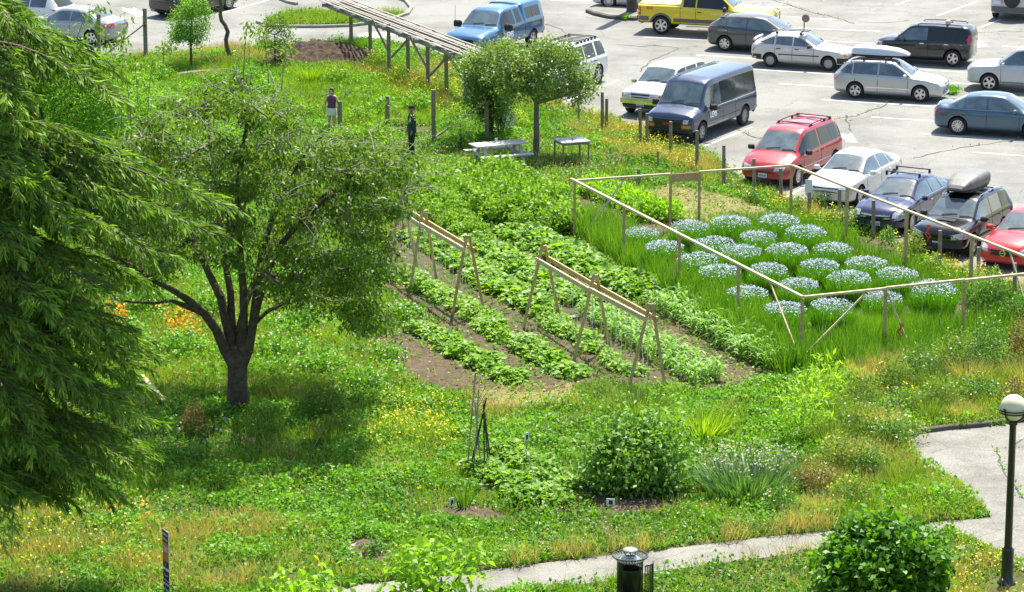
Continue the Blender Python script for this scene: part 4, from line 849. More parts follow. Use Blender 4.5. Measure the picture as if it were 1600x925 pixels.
# ---------------- lumber frame round the flax plot
H = 1.85
def top_at(px, py): return gp(px, py, H)
FR = empty('lumber_rail_fence', (0, 0, 0), 0, 'unfinished square fence of thin new lumber posts and rails around the flowering plot', 'fence')
cA, cB, cC, cD = top_at(898, 284), top_at(1237, 260), top_at(1655, 424), top_at(1254, 466)
def drop(p): return Vector((p.x, p.y, -.05))
FR.location = drop(cD) + Vector((0, 0, .05)); o0 = FR.location.copy()
def fpost(p, mat=M_NEWW, w=.085): m = MB(); m.beam(loc(drop(p)), loc(p), w, w); m.build('post', mat, FR)
def frail(a, b, w=.085, h=.06, mat=M_PALEW, dz=.035): m = MB(); m.beam(loc(a)+Vector((0, 0, dz)), loc(b)+Vector((0, 0, dz)), w, h); m.build('rail', mat, FR)
def onl(a, b, px):      # point of the line a-b that is seen at column px
    lo, hi = 0., 1.
    for _ in range(40):
        t = (lo+hi)/2; q = a.lerp(b, t); x = topx(q.x, q.y, q.z)[0]
        if (x < px) == (topx(b.x, b.y, b.z)[0] > topx(a.x, a.y, a.z)[0]): lo = t
        else: hi = t
    return a.lerp(b, (lo+hi)/2)
for p in (cA, cB, cD, cC): fpost(p)
for px in (975, 1062, 1154): fpost(onl(cA, cD, px))
frail(cA-(cD-cA).normalized()*.3, cD)
pB1, pB2 = onl(cA, cB, 1048), onl(cA, cB, 1093); fpost(pB1); fpost(pB2)
frail(cA+(cB-cA).normalized()*.06, pB1); frail(pB2, cB)
m = MB(); m.beam(loc(pB1)+Vector((0, 0, -.10)), loc(pB2)+Vector((0, 0, -.10)), .03, .26); m.build('board', M_NEWW, FR)
for px in (1324, 1417, 1519): fpost(onl(cB, cC, px), w=.1)
frail(cB+(cC-cB).normalized()*.06, cC)
pC1, pC2 = onl(cD, cC, 1384), onl(cD, cC, 1507); fpost(pC1); fpost(pC2)
frail(cD+(cC-cD).normalized()*.06, pC1, dz=.03); frail(pC1, pC2, dz=.045); frail(pC2, cC-(cC-cD).normalized()*.06, dz=.03)
def fbrace(a, b, w=.035): m = MB(); m.beam(loc(a), loc(b), w, w+.01); m.build('brace', M_PALEW, FR)
fbrace(onl(cA, cD, 1203)+Vector((0, 0, -.02)), drop(cD)+Vector((-.08, .1, .35))); fbrace(onl(cD, cC, 1352)+Vector((0, 0, -.05)), drop(cD)+Vector((.1, 0, .35)))
q = drop(pC1); fbrace(pC1+Vector((.05, -.02, -.1)), q+Vector((.75, -.35, .15))); fbrace(onl(cB, cC, 1578), drop(onl(cB, cC, 1612))+Vector((0, 0, .3))); fbrace(onl(cA, cB, 977), drop(onl(cA, cD, 910))+Vector((.1, 0, .4)))
m = MB()
for px in (925, 945, 958): a = onl(cA, cB, px); m.beam(loc(a), loc(a-Vector((0, 0, 1.3))), .006, .006)
for px in (1287, 1320, 1442, 1472): a = onl(cD, cC, px); m.beam(loc(a), loc(a-Vector((0, 0, 1.3))), .006, .006)
for px in (1254, 1290): a = onl(cB, cC, px); m.beam(loc(a), loc(a-Vector((0, 0, 1.0))), .006, .006)
m.build('string', M_STRING, FR)
M_TAPE = pmat('red_tape', (.65, .09, .05), rough=.5, noise=.15)
def tape(p, label, l=.5):
    m = MB(); n = 7
    for k in range(2):
        V = []; x0 = k*.05
        for i in range(n+1):
            z = -l*i/n*(1-.2*k); V += [(x0+.05*math.sin(i*1.3)-.02, .02*math.cos(i*1.7), z), (x0+.05*math.sin(i*1.3)+.025, .03*math.sin(i), z)]
        m.add(V, [[2*i, 2*i+1, 2*i+3, 2*i+2] for i in range(n)])
    o = m.build('marker_tape', M_TAPE); o.location = p; tag(o, label, 'tape', None)
tape(pC1.lerp(q+Vector((.75, -.35, .15)), .5)+Vector((0, -.05, 0)), 'red marker tape hanging on a diagonal brace of the front lumber rail', .45)
tape(onl(cB, cC, 1449)+Vector((0, -.03, -.15)), 'faded red marker tape on the lumber rail beside the black four-wheel drive', .5)
# leaning stick with red tip left of the frame
m = MB(); g = gp(1042, 472); m.tube([g, tp(1060, 372, g.y+.3)], .015, 5); o = m.build('garden_stick', M_NEWW); tag(o, 'thin leaning stick with a red tape end left of the flax plot', 'stick')
m = MB(); m.box(g+Vector((0, 0, .15)), (.06, .04, .25)); m.build('tape_end', M_TAPE, o)
# ---------------- A-frame trellises
def trellis(tops, feet, label, hz=None):
    r = empty('bean_trellis', gp(*feet[0][0]), 0, label, 'trellis', 'new lumber bean trellises'); o = gp(*feet[0][0]); L_ = lambda p: Vector(p)-o
    apex = []
    for (tx, ty), (fa, fb) in zip(tops, feet):
        A, B = gp(*fa), gp(*fb); mid = (A+B)/2; T = tp(tx, ty, mid.y); T = Vector((mid.x*.3+T.x*.7, mid.y, T.z)); apex.append((T, A, B))
        for g in (A, B):
            d = (T-g).normalized(); m = MB(); s_ = Vector((.045 if g is A else -.045, 0, 0)); m.beam(L_(g-d*.1), L_(T-s_+d*.06), .085, .05, (0, 1, 0)); m.build('leg', M_NEWW, r)
    for i in range(len(apex)-1):
        (T0, A0, B0), (T1, A1, B1) = apex[i], apex[i+1]
        for j, (g0, g1) in enumerate(((A0, A1), (B0, B1))):
            p0 = T0.lerp(g0, .16)+(T0-T1).normalized()*(.12 if i == 0 else 0); p1 = T1.lerp(g1, .16)+(T1-T0).normalized()*(.12 if i == len(apex)-2 else 0)
            o_ = Vector((-.06 if j == 0 else .06, 0, .03*i)); m = MB(); m.beam(L_(p0+o_), L_(p1+o_), .05, .13); m.build('ridge_beam', M_PALEW if j == 0 else M_NEWW, r)
        m = MB(); n = 11
        for k in range(1, n):
            a = T0.lerp(T1, k/n); a = Vector((a.x+.05, a.y, a.z-.5)); z1 = .15
            m.beam(L_(a), L_((a.x+random.uniform(-.05, .05), a.y, z1)), .012, .012)
        m.build('string', M_STRING, r)
    T, A, B = apex[-1]
    for g in (A, B): m = MB(); a = T.lerp(g, .3); b = T.lerp(g, .14)+(T-apex[0][0]).normalized()*-.35; m.beam(L_(a), L_(b), .03, .03); m.build('corner_brace', M_PALEW, r)
    return r
trellis([(851, 386), (932, 432), (1019, 478)], [((817, 517), (874, 496)), ((896, 569), (953, 548)), ((981, 612), (1040, 610))], 'long A-frame trellis of new lumber amid the vegetable rows, fully in view')
trellis([(627, 308), (663, 331), (731, 371)], [((606, 436), (652, 418)), ((640, 459), (683, 443)), ((706, 497), (758, 495))], 'A-frame trellis of new lumber half hidden by the fruit tree branches')
# ---------------- picnic table
M_TABLEW = worldmat(pmat('lit_table_wood', (.58, .55, .50), rough=.8, noise=.3, nscale=7))  # grey wood, colour brightened to put sunlight on the tree-shaded table
def picnic(c, rz):
    r = empty('picnic_table', c, rz, 'weathered grey picnic table with attached benches on the mown grass', 'picnic table')
    for k in range(5):
        m = MB(); m.box((random.uniform(-.01, .01), -.30+k*.15, .745), (1.95, .14, .04)); m.build('table_board', M_TABLEW, r)
    for sg in (-1, 1):
        m = MB(); m.box((0, sg*.72, .44), (1.95, .27, .04)); m.build('bench', M_TABLEW, r)
    for x in (-.68, .68):
        m = MB(); m.beam((x, -.78, .385), (x, .78, .385), .04, .12); m.build('bench_support', M_TABLEW, r)
        m = MB(); m.beam((x, -.36, .685), (x, .36, .685), .04, .08); m.build('top_support', M_TABLEW, r)
        for sg in (-1, 1): m = MB(); m.beam((x+.045, sg*.62, -.03), (x+.045, sg*.2, .72), .04, .11, (1, 0, 0)); m.build('leg', M_TABLEW, r)
        m = MB(); m.beam((x*.95, 0, .40), (x*.25, 0, .70), .04, .08, (0, 1, 0)); m.build('brace', M_TABLEW, r)
    return r
A, B = gp(742, 268), gp(815, 258)
PT = picnic(gp(779, 257), math.radians(24))
mug = MB(); c = PT.location + Matrix.Rotation(PT.rotation_euler.z, 3, 'Z') @ Vector((.02, .25, .766)); mug.lathe([(.001, 0), (.045, 0), (.05, .12), (.042, .12), (.038, .015), (.001, .015)], (0, 0, 0), 14)
o = mug.build('mug', pmat('pale_enamel', (.72, .76, .72), rough=.3, noise=.05)); o.location = c; tag(o, 'small pale mug standing on the far edge of the picnic table', 'mug')
# small square table
c = gp(893, 254); r = empty('square_table', c, math.radians(20), 'small square table with thin brown legs and a pale grey top', 'table')
m = MB(); m.box((0, 0, .80), (1.05, .95, .035)); m.build('table_top', worldmat(pmat('pale_top', (.55, .56, .56), rough=.6, noise=.35, nscale=6)), r)
m = MB()
for a_, b_ in (((-.47, -.42), (.47, -.42)), ((-.47, .42), (.47, .42)), ((-.47, -.42), (-.47, .42)), ((.47, -.42), (.47, .42))): m.beam((*a_, .74), (*b_, .74), .03, .075)
m.build('apron', M_OLDW, r)
for x in (-.47, .47):
    for y in (-.42, .42): m = MB(); m.beam((x, y, -.02), (x, y, .70), .05, .05); m.build('leg', M_OLDW, r)
m = MB(); m.lathe([(.001, .05), (.04, .045), (.05, .0)], (0, 0, 0), 10); o = m.build('stone', M_KERB); o.location = c+Vector((.05, .02, .819)); tag(o, 'small stone lying on the pale square table', 'stone')
# ---------------- street lamp
c = gp(1573, 911); r = empty('street_lamp', c, 0, 'black lamp post with a cream glass globe beside the paved yard', 'street lamp')
gt = tp(1573.5, 637, c.y); gz = gt.z; R_ = .285
m = MB(); m.lathe([(.001, -.02), (.21, -.02), (.21, .02), (.17, .05), (.14, .10), (.13, .12), (.13, .75), (.135, .76), (.095, .79), (.095, .80)], n=20); m.build('base', M_DKMET, r, True)
m = MB(); m.lathe([(.085, .79), (.072, gz-R_-.10), (.10, gz-R_-.08), (.10, gz-R_-.02), (.06, gz-R_)], n=16); m.build('pole', M_DKMET, r, True)
m = MB(); m.lathe([(max(.001, R_*math.sin(a)), gz-R_*math.cos(a)) for a in [math.pi*k/20 for k in range(21)]], n=28)
M_GLOBE = pmat('opal_glass', (.74, .70, .46), rough=.25, coat=.5, noise=.12, nscale=3); m.build('globe', M_GLOBE, r, True)
m = MB()
for k in range(4):
    a = math.pi/4 + k*math.pi/2; m.tube([((R_+.02)*math.sin(t)*math.cos(a), (R_+.02)*math.sin(t)*math.sin(a), gz-(R_+.02)*math.cos(t)) for t in [math.radians(d) for d in (8, 25, 42, 60, 78, 92)]] + [((R_+.06)*math.cos(a), (R_+.06)*math.sin(a), gz+.03)], .02, 6)
for zz in (-.03, -.09):
    rr = math.sqrt((R_+.015)**2-zz*zz); m.lathe([(rr+.0, gz+zz-.012), (rr+.02, gz+zz-.012), (rr+.02, gz+zz+.012), (rr, gz+zz+.012)], n=28, close=True)
m.build('globe_cradle', M_DKMET, r)
# ---------------- litter bin
c = gp(984, 936); r = empty('litter_bin', c, 0, 'dark slatted metal litter bin with open door and domed lid beside the footpath', 'litter bin')
M_BIN = pmat('bin_metal', (.02, .03, .022), rough=.4, metal=.3, noise=.3, nscale=6, coat=.3); M_BINL = pmat('bin_lid', (.42, .46, .45), rough=.3, metal=.4, noise=.2, nscale=5)
zt = .86
m = MB()
for k in range(34):
    a = 2*math.pi*k/34
    if -2.2 < (a if a < math.pi else a-2*math.pi) < -.55: continue
    ca, sa = math.cos(a), math.sin(a); m.beam((.27*ca, .27*sa, .06), (.27*ca, .27*sa, zt), .022, .012, (ca, sa, 0))
m.build('slat_cage', M_BIN, r)
m = MB()
for k in range(34):
    a = 2*math.pi*k/34; ca, sa = math.cos(a), math.sin(a); m.beam((.275*ca, .275*sa, zt), (.365*ca, .365*sa, zt+.10), .024, .01, (0, 0, 1))
m.build('flared_slats', M_BINL, r)
for R1, z1 in ((.275, zt), (.37, zt+.105), (.275, .06)):
    m = MB(); m.lathe([(R1-.012, z1-.012), (R1+.012, z1-.012), (R1+.012, z1+.012), (R1-.012, z1+.012)], n=34, close=True); m.build('ring', M_BIN, r)
m = MB(); m.lathe([(.10, zt+.10), (.14, zt+.09), (.27, zt+.005), (.27, zt-.01), (.13, zt+.06), (.10, zt+.07)], n=28, close=True); m.build('collar', M_BINL, r, True)
m = MB()
for k in range(3):
    a = .5+k*2.1; m.tube([(.12*math.cos(a), .12*math.sin(a), zt+.08), (.12*math.cos(a), .12*math.sin(a), zt+.24)], .012, 6)
m.build('lid_legs', M_BIN, r)
m = MB(); m.lathe([(.001, zt+.275), (.06, zt+.272), (.12, zt+.26), (.158, zt+.24), (.165, zt+.225), (.15, zt+.22), (.001, zt+.22)], n=24); m.build('lid', M_BINL, r, True)
m = MB(); m.lathe([(.001, .05), (.215, .05), (.235, .68), (.243, .69), (.243, .70), (.228, .70), (.205, .08), (.001, .08)], (-.0, -.05, 0), 28); m.build('liner', M_BIN, r, True)
d = MB()
for k in range(10):
    a = -1.25 + k*.17; d.beam((.27*math.cos(a), .27*math.sin(a), .08), (.27*math.cos(a), .27*math.sin(a), zt-.02), .022, .012, (math.cos(a), math.sin(a), 0))
for z1 in (.08, zt-.02):
    for k in range(9):
        a, b = -1.25+k*.17, -1.25+(k+1)*.17; d.beam((.27*math.cos(a), .27*math.sin(a), z1), (.27*math.cos(b), .27*math.sin(b), z1), .02, .025)
o = d.build('door', M_BIN, r); o.location = (.22, -.06, 0)
m = MB(); m.tube([(.16, -.02, .45), (.30, -.03, .40), (.35, -.03, .36)], .01, 5); m.build('latch', M_BINL, r)
# ---------------- reserved-parking sign
b = gp(263, 992); r = empty('parking_sign', b, 0, 'tall narrow sign with a dark header and an orange panel below the conifer', 'sign')
tl = tp(258.6, 828, b.y); tz = tl.z
ang = math.atan2(-.31, .165); W_ = .33
m = MB(); m.beam((0, .03, -.1), (0, .03, tz-.35), .06, .06); m.build('post', M_OLDW, r)
def plate_(name, z0, z1, mat, off, inset=0, parent=None):
    m = MB(); m.box((0, -off, (z0+z1)/2), (W_-inset, .008, z1-z0)); o = m.build(name, mat, r); o.rotation_euler.z = ang; o.location = (0, -.02, 0); return o
M_SW = pmat('sign_white', (.75, .75, .73), rough=.45, noise=.06); M_SN = pmat('sign_navy', (.015, .018, .04), rough=.4, noise=.1); M_SO = pmat('sign_orange', (.55, .20, .02), rough=.4, noise=.1)
pl = plate_('sign_panel', tz-1.62, tz, M_SW, 0)
for nm, z0, z1, mt in (('header', tz-.26, tz-.02, M_SN), ('orange_panel', tz-.66, tz-.262, M_SO), ('footer', tz-.80, tz-.662, M_SN), ('arrow_panel', tz-1.06, tz-.86, M_SN), ('reserved_panel', tz-1.36, tz-1.08, M_SN)): plate_(nm, z0, z1, mt, .0065, .03)
def stext(body, z, size, mat):
    o = text_obj('lettering', body, size, mat, r, (0, 0, 0), (math.pi/2, 0, ang), .001, .001); d = Vector((math.sin(ang), -math.cos(ang), 0)); o.location = Vector((0, -.02, z)) + d*.0125
stext('RESERVED', tz-.09, .062, M_SW); stext('24 Hours', tz-.19, .07, M_SW); stext('PARKING FOR\nPERMIT\nHOLDERS', tz-.40, .045, M_SW); stext('1', tz-.73, .08, M_SW); stext('<--->', tz-.96, .09, M_SW); stext('RESERVED', tz-1.15, .062, M_SW); stext('24 Hours', tz-1.27, .07, M_SW); stext('Violators will\nbe towed', tz-1.46, .045, M_SN)
# ---------------- bed marker signs, teepee, planks, stones
def marker(px, py, ptop, label, w=.14, h=.2, lean=0):
    g = gp(px, py); top = tp(px, ptop, g.y); r = empty('bed_marker', g, lean, label, 'sign', 'white bed marker signs'); m = MB(); m.beam((0, .014, -.05), (0, .014, top.z-.03), .025, .018); m.build('stake', M_GREYW, r)
    m = MB(); m.box((0, 0, top.z-h/2), (w, .012, h)); f = m.build('board', M_SW, r); m = MB(); m.box((.005, -.0085, top.z-h/2-.01), (w*.45, .005, h*.6)); m.build('dark_print', M_SN, f); return r
marker(706, 797, 778, 'white bed marker in the soil bed below the pole teepee', .12, .2, .5); marker(954, 798, 779, 'white bed marker standing in the bare oval soil bed above the litter bin', .2, .16, -.2); marker(823, 720, 676, 'white bed marker on a tall thin stake right of the pole teepee', .12, .2, .6)
c = gp(748, 737); r = empty('pole_teepee', c, 0, 'tall teepee of black and bamboo poles above climbing beans', 'plant support')
ap = tp(756, 640, c.y)-c
for (fx, fy) in [(732, 742), (764, 738), (737, 732), (757, 745), (768, 730)]:
    f = gp(fx, fy)-c; d = (ap-f).normalized(); m = MB(); m.tube([f-d*.1, ap+d*random.uniform(.1, .35)], .02, 6); m.build('pole', M_BLACKP, r)
for (fx, fy, tx, ty) in [(730, 735, 743, 582), (740, 745, 748, 610), (752, 740, 742, 625)]:
    f = gp(fx, fy)-c; m = MB(); m.tube([f, tp(tx, ty, c.y)-c], .02, 6); m.build('bamboo_pole', M_GREYW, r)
m = MB()
for k in range(26):
    z = random.uniform(.5, 2.2); a = Vector((random.uniform(-.25, .0), random.uniform(-.2, .2), z)); m.beam(a, a+Vector((random.uniform(.1, .35), random.uniform(-.1, .1), random.uniform(-.4, .4))), .015, .015)
m.build('twine', pmat('twine', (.42, .38, .2), noise=.2), r)
g = gp(845, 776); m = MB(); m.tube([g, tp(820, 700, g.y+.6)], .012, 5); tag(m.build('bamboo_cane', M_GREYW), 'leaning bamboo cane in the bean plants beside the tall bed marker', 'cane')
a, b = gp(257, 639), gp(222, 601); m = MB(); m.beam(a+Vector((0, 0, .22)), b+Vector((0, 0, .25)), .12, .04); tag(m.build('plank', M_PALEW), 'pale plank lying in the grass left of the fruit tree trunk', 'plank')
a, b = gp(866, 504), gp(905, 500); m = MB(); m.beam(a+Vector((0, 0, .10)), b+Vector((0, 0, .12)), .22, .03); tag(m.build('plank', M_GREYW), 'short grey board lying on the soil under the central trellis', 'plank')
def stone(px, py, s, label, group=None):
    m = MB(); V = []; n1, n2 = 5, 8
    pr = [(math.sin(math.pi*i/n1), -math.cos(math.pi*i/n1)) for i in range(n1+1)]
    m.lathe([(max(.002, a*s), b*s*.6) for a, b in pr], n=8); m.V = [v*random.uniform(.85, 1.15) for v in m.V]
    o = m.build('stone', M_PALES, smooth=True); o.location = gp(px, py, s*.35); o.rotation_euler.z = random.random()*6; return tag(o, label, 'stone', group)
M_PALES = worldmat(pmat('pale_stone', (.55, .52, .46), rough=.85, noise=.3, nscale=12))
for t in range(34):
    a = -1.25*math.pi + t/33*1.5*math.pi if False else .35*math.pi + t/33*1.45*math.pi
    stone(577+33*math.cos(a)*-1 if False else 577+32*math.cos(a), 864-18*math.sin(a), random.uniform(.045, .075), 'small white stone in the ring edging the little round bed', 'white stones ringing the little round bed')
for t in range(9): stone(330+t*8, 668+t*2.4+random.uniform(-1.5, 1.5), random.uniform(.06, .1), 'small stone edging the planting below the fruit tree trunk', 'stones edging the planting below the fruit tree')
stone(352, 657, .14, 'flat pale stone at the foot of the fruit tree'); stone(278, 672, .12, 'upright pale stone left of the reddish shrub'); stone(688+0, 735, .05, 'small pale stone in the lawn left of the teepee')
def logp(a, b, r_, label):
    A, B = gp(*a, r_), gp(*b, r_); m = MB(); m.tube([A, A.lerp(B, .5)+Vector((0, 0, .02)), B], [r_, r_*.95, r_*.85], 9); tag(m.build('log', M_GREYW), label, 'log')
logp((278, 118), (330, 112), .12, 'grey log edging the grass beneath the small leafy tree'); logp((250, 98), (282, 108), .09, 'short dark log beside the weathered brace frame'); logp((360, 117), (394, 114), .09, 'pale log right of the small leafy tree')
# utility pole / trunk at the top edge
g = gp(987, 22); m = MB(); m.lathe([(.26, 0), (.235, .1), (.225, 4), (.2, 8)], n=16); o = m.build('utility_pole', worldmat(pmat('pole_wood', (.09, .08, .07), rough=.9, noise=.4, nscale=5, stretch=None))); o.location = (g.x, g.y, .1); tag(o, 'thick dark wooden pole on the kerbed island beside the yellow pickup', 'pole')
m = MB(); m.box((0, 0, 0), (.75, .7, .05)); 
for k in range(5): m.box((-.2+k*.1, -.352, 0), (.03, .01, .03))
o = m.build('paving_slab', M_KERB); p_ = gp(843, 193); o.location = (p_.x-.3, p_.y, .35); 
bpy.data.objects.remove(o)
a = gp(786, 205); m = MB(); m.beam(a+Vector((-.1, 0, 0)), a+Vector((.35, .25, .62)), .5, .04, (0, 1, 0)); tag(m.build('cold_frame_lid', M_PLATE), 'pale tilted panel leaning in the shade behind the picnic table', 'panel')
# ================================================================== PEOPLE
def skin_body(name, joints, bones, mat, parent=None, sub=2):
    """joints: name -> (pos, radius); one continuous skinned surface rooted at the pelvis"""
    names = list(joints); me = bpy.data.meshes.new(name); me.from_pydata([joints[n][0] for n in names], [(names.index(a), names.index(b)) for a, b in bones], [])
    o = bpy.data.objects.new(name, me); COL.objects.link(o)
    md = o.modifiers.new('s', 'SKIN'); md.use_smooth_shade = True; md.branch_smoothing = .3
    for i, n in enumerate(names):
        v = me.skin_vertices[0].data[i]; r = joints[n][1]; v.radius = (r if isinstance(r, tuple) else (r, r)); v.use_root = (n == 'pelvis')
    sb = o.modifiers.new('u', 'SUBSURF'); sb.levels = sub; sb.render_levels = sub
    bpy.context.view_layer.update(); m2 = bpy.data.meshes.new_from_object(o.evaluated_get(bpy.context.evaluated_depsgraph_get())); bpy.data.objects.remove(o)
    n_ = link(name, m2, mat, parent, True); return n_
M_SKIN = pmat('skin_light', (.62, .36, .24), rough=.5, noise=.08); M_SKIND = pmat('skin_tan', (.32, .17, .10), rough=.5, noise=.08)
def fingers(js, bs, wrist, hand, side, dirv, tag_):
    """palm and five curled fingers at a wrist"""
    up = Vector(dirv).normalized(); ac = Vector((0, 1, 0)) if abs(up.y) < .8 else Vector((1, 0, 0)); ac = (ac-up*ac.dot(up)).normalized(); cu = up.cross(ac)*side
    base = Vector(js[wrist][0]); palm = base+up*.07; js[tag_+'palm'] = (palm, (.034, .022)); bs.append((wrist, tag_+'palm'))
    for i, (o_, l) in enumerate(((-.03, .062), (-.01, .075), (.012, .07), (.032, .055))):
        k = base+up*.095+ac*o_; e = k+up*l*.55+cu*.01; t = e+up*l*.35+cu*.025
        for nm, p, r_, pr in (('k', k, .0095, tag_+'palm'), ('m', e, .009, tag_+'k%d' % i), ('t', t, .008, tag_+'m%d' % i)): js[tag_+nm+str(i)] = (p, r_); bs.append((pr, tag_+nm+str(i)))
    k = base+up*.035-ac*.038; t = k+up*.04-ac*.018+cu*.015
    js[tag_+'th'] = (k, .012); js[tag_+'tt'] = (t, .010); bs += [(tag_+'palm', tag_+'th'), (tag_+'th', tag_+'tt')]
def person(c, rz, h, label, cloth, skin, hair, female, arms):
    s = h/1.78; r = empty('person', c, rz, label, 'person'); r.scale = (s, s, s); hw = .155 if female else .185
    J = {'pelvis': ((0, 0, .96), (.15, .11)), 'waist': ((0, .0, 1.10), (.125 if female else .14, .095)), 'chest': ((0, 0, 1.30), (.155 if female else .175, .115)), 'neckb': ((0, -.0, 1.46), (.075, .065)), 'neck': ((0, .01, 1.53), .05), 'chin': ((0, .035, 1.59), (.058, .062)), 'head': ((0, .03, 1.67), (.075, .092)), 'crown': ((0, .01, 1.735), (.058, .07)), 'nose': ((0, .125, 1.64), .012)}
    B = [('pelvis', 'waist'), ('waist', 'chest'), ('chest', 'neckb'), ('neckb', 'neck'), ('neck', 'chin'), ('chin', 'head'), ('head', 'crown'), ('head', 'nose')]
    for i, sg in enumerate((-1, 1)):
        p = 'L' if sg < 0 else 'R'; el, wr = arms[i]
        J.update({p+'sh': ((sg*hw, 0, 1.42), .06), p+'el': (el, .042), p+'wr': (wr, .028), p+'hip': ((sg*.09, 0, .88), .092), p+'kn': ((sg*.10, .03, .50), .062), p+'an': ((sg*.105, -.01, .09), .04), p+'toe': ((sg*.12, .13, .035), (.04, .028))})
        B += [('neckb', p+'sh'), (p+'sh', p+'el'), (p+'el', p+'wr'), ('pelvis', p+'hip'), (p+'hip', p+'kn'), (p+'kn', p+'an'), (p+'an', p+'toe')]
        fingers(J, B, p+'wr', None, sg, Vector(wr)-Vector(el), p)
    skin_body('body', J, B, skin, r)
    for sg in (-1, 1):
        m = MB(); m.lathe([(.001, -.008), (.012, -.004), (.014, 0), (.001, .008)], (sg*.03, .118, 1.668), 8, 'Y'); m.build('eye', M_WHITEL, r)
        m = MB(); m.lathe([(.001, -.006), (.016, -.006), (.02, 0), (.014, .008)], (0, 0, 0), 8, 'Y'); o = m.build('ear', skin, r); o.location = (sg*.08, .02, 1.655); o.rotation_euler.z = math.pi/2
    m = MB(); m.box((0, .118, 1.597), (.042, .01, .01)); m.build('mouth', pmat('lips', (.4, .12, .1), noise=.05), r)
    return r, J
def shell(name, rings, mat, parent):
    """garment from elliptical rings (cx, cy, z, rx, ry)"""
    n = 20; V = []; F = []
    for cx, cy, z, rx, ry in rings: V += [(cx+rx*math.cos(2*math.pi*k/n)*(1+.03*math.sin(5*2*math.pi*k/n+z*9)), cy+ry*math.sin(2*math.pi*k/n), z) for k in range(n)]
    for i in range(len(rings)-1): F += [[i*n+k, i*n+(k+1) % n, (i+1)*n+(k+1) % n, (i+1)*n+k] for k in range(n)]
    return pyobj(name, V, F, mat, parent, True)
def sleeve(name, pts, rad, mat, parent): m = MB(); m.tube(pts, rad, 12, False); return m.build(name, mat, parent, True)
# woman in a purple top and white shorts, looking down
g = gp(519, 207); rz = math.radians(170)
r, J = person(g, rz, 1.66, 'person in a purple sleeveless top and white shorts looking down beside a post', None, M_SKIN, None, True, [((-.27, -.02, 1.14), (-.26, .12, .93)), ((.27, -.02, 1.14), (.24, .14, .95))])
M_PUR = pmat('purple_cloth', (.16, .045, .13), rough=.8, noise=.2); M_WSH = pmat('white_cloth', (.74, .74, .70), rough=.8, noise=.1); M_HB = pmat('brown_hair', (.13, .06, .03), rough=.6, noise=.4, nscale=30)
shell('top', [(0, 0, .99, .178, .135), (0, 0, 1.1, .15, .12), (0, 0, 1.22, .168, .135), (0, 0, 1.32, .185, .145), (0, 0, 1.41, .17, .11), (0, 0, 1.475, .10, .075)], M_PUR, r)
shell('shorts', [(0, 0, .70, .20, .145), (0, 0, .78, .20, .145), (0, 0, .9, .195, .145), (0, 0, .985, .175, .13)], M_WSH, r)
shell('hair', [(0, -.03, 1.53, .085, .065), (0, -.02, 1.58, .098, .085), (0, -.012, 1.66, .098, .105), (0, .0, 1.73, .088, .10), (0, .0, 1.775, .055, .065), (0, 0, 1.79, .01, .01)], M_HB, r)
# man in dark clothes
g = gp(644, 241); rz = math.radians(110)
r, J = person(g, rz, 1.74, 'person in a dark jacket, dark trousers and black cap standing with arms at the sides', None, M_SKIND, None, False, [((-.25, -.01, 1.14), (-.24, .08, .90)), ((.25, -.01, 1.14), (.24, .08, .90))])
M_DJ = pmat('dark_jacket', (.018, .035, .038), rough=.75, noise=.25); M_DT = pmat('dark_jeans', (.012, .022, .032), rough=.85, noise=.25); M_CAP = pmat('black_cap', (.006, .007, .008), rough=.8, noise=.1)
shell('jacket', [(0, 0, .80, .20, .155), (0, 0, .95, .20, .15), (0, 0, 1.10, .185, .14), (0, 0, 1.28, .21, .155), (0, 0, 1.40, .215, .13), (0, 0, 1.46, .15, .10), (0, 0, 1.51, .08, .075)], M_DJ, r)
for sg in (-1, 1):
    sleeve('sleeve', [(sg*.17, 0, 1.43), (sg*.215, 0, 1.36), (sg*.255, -.01, 1.14), (sg*.243, .075, .92)], [.07, .075, .062, .048], M_DJ, r)
    sleeve('trouser_leg', [(sg*.09, 0, .90), (sg*.10, .02, .70), (sg*.105, .03, .50), (sg*.108, .0, .07)], [.105, .095, .08, .07], M_DT, r)
    m = MB(); m.tube([(sg*.105, -.06, .04), (sg*.112, .05, .045), (sg*.122, .17, .035), (sg*.124, .19, .03)], [.045, .055, .045, .02], 10); m.build('shoe', M_CAP, r, True)
shell('cap', [(0, .01, 1.70, .093, .115), (0, .01, 1.75, .09, .11), (0, .0, 1.79, .065, .075), (0, 0, 1.805, .01, .01)], M_CAP, r)
m = MB(); m.box((0, .15, 1.705), (.14, .11, .012)); m.build('cap_peak', M_CAP, r)
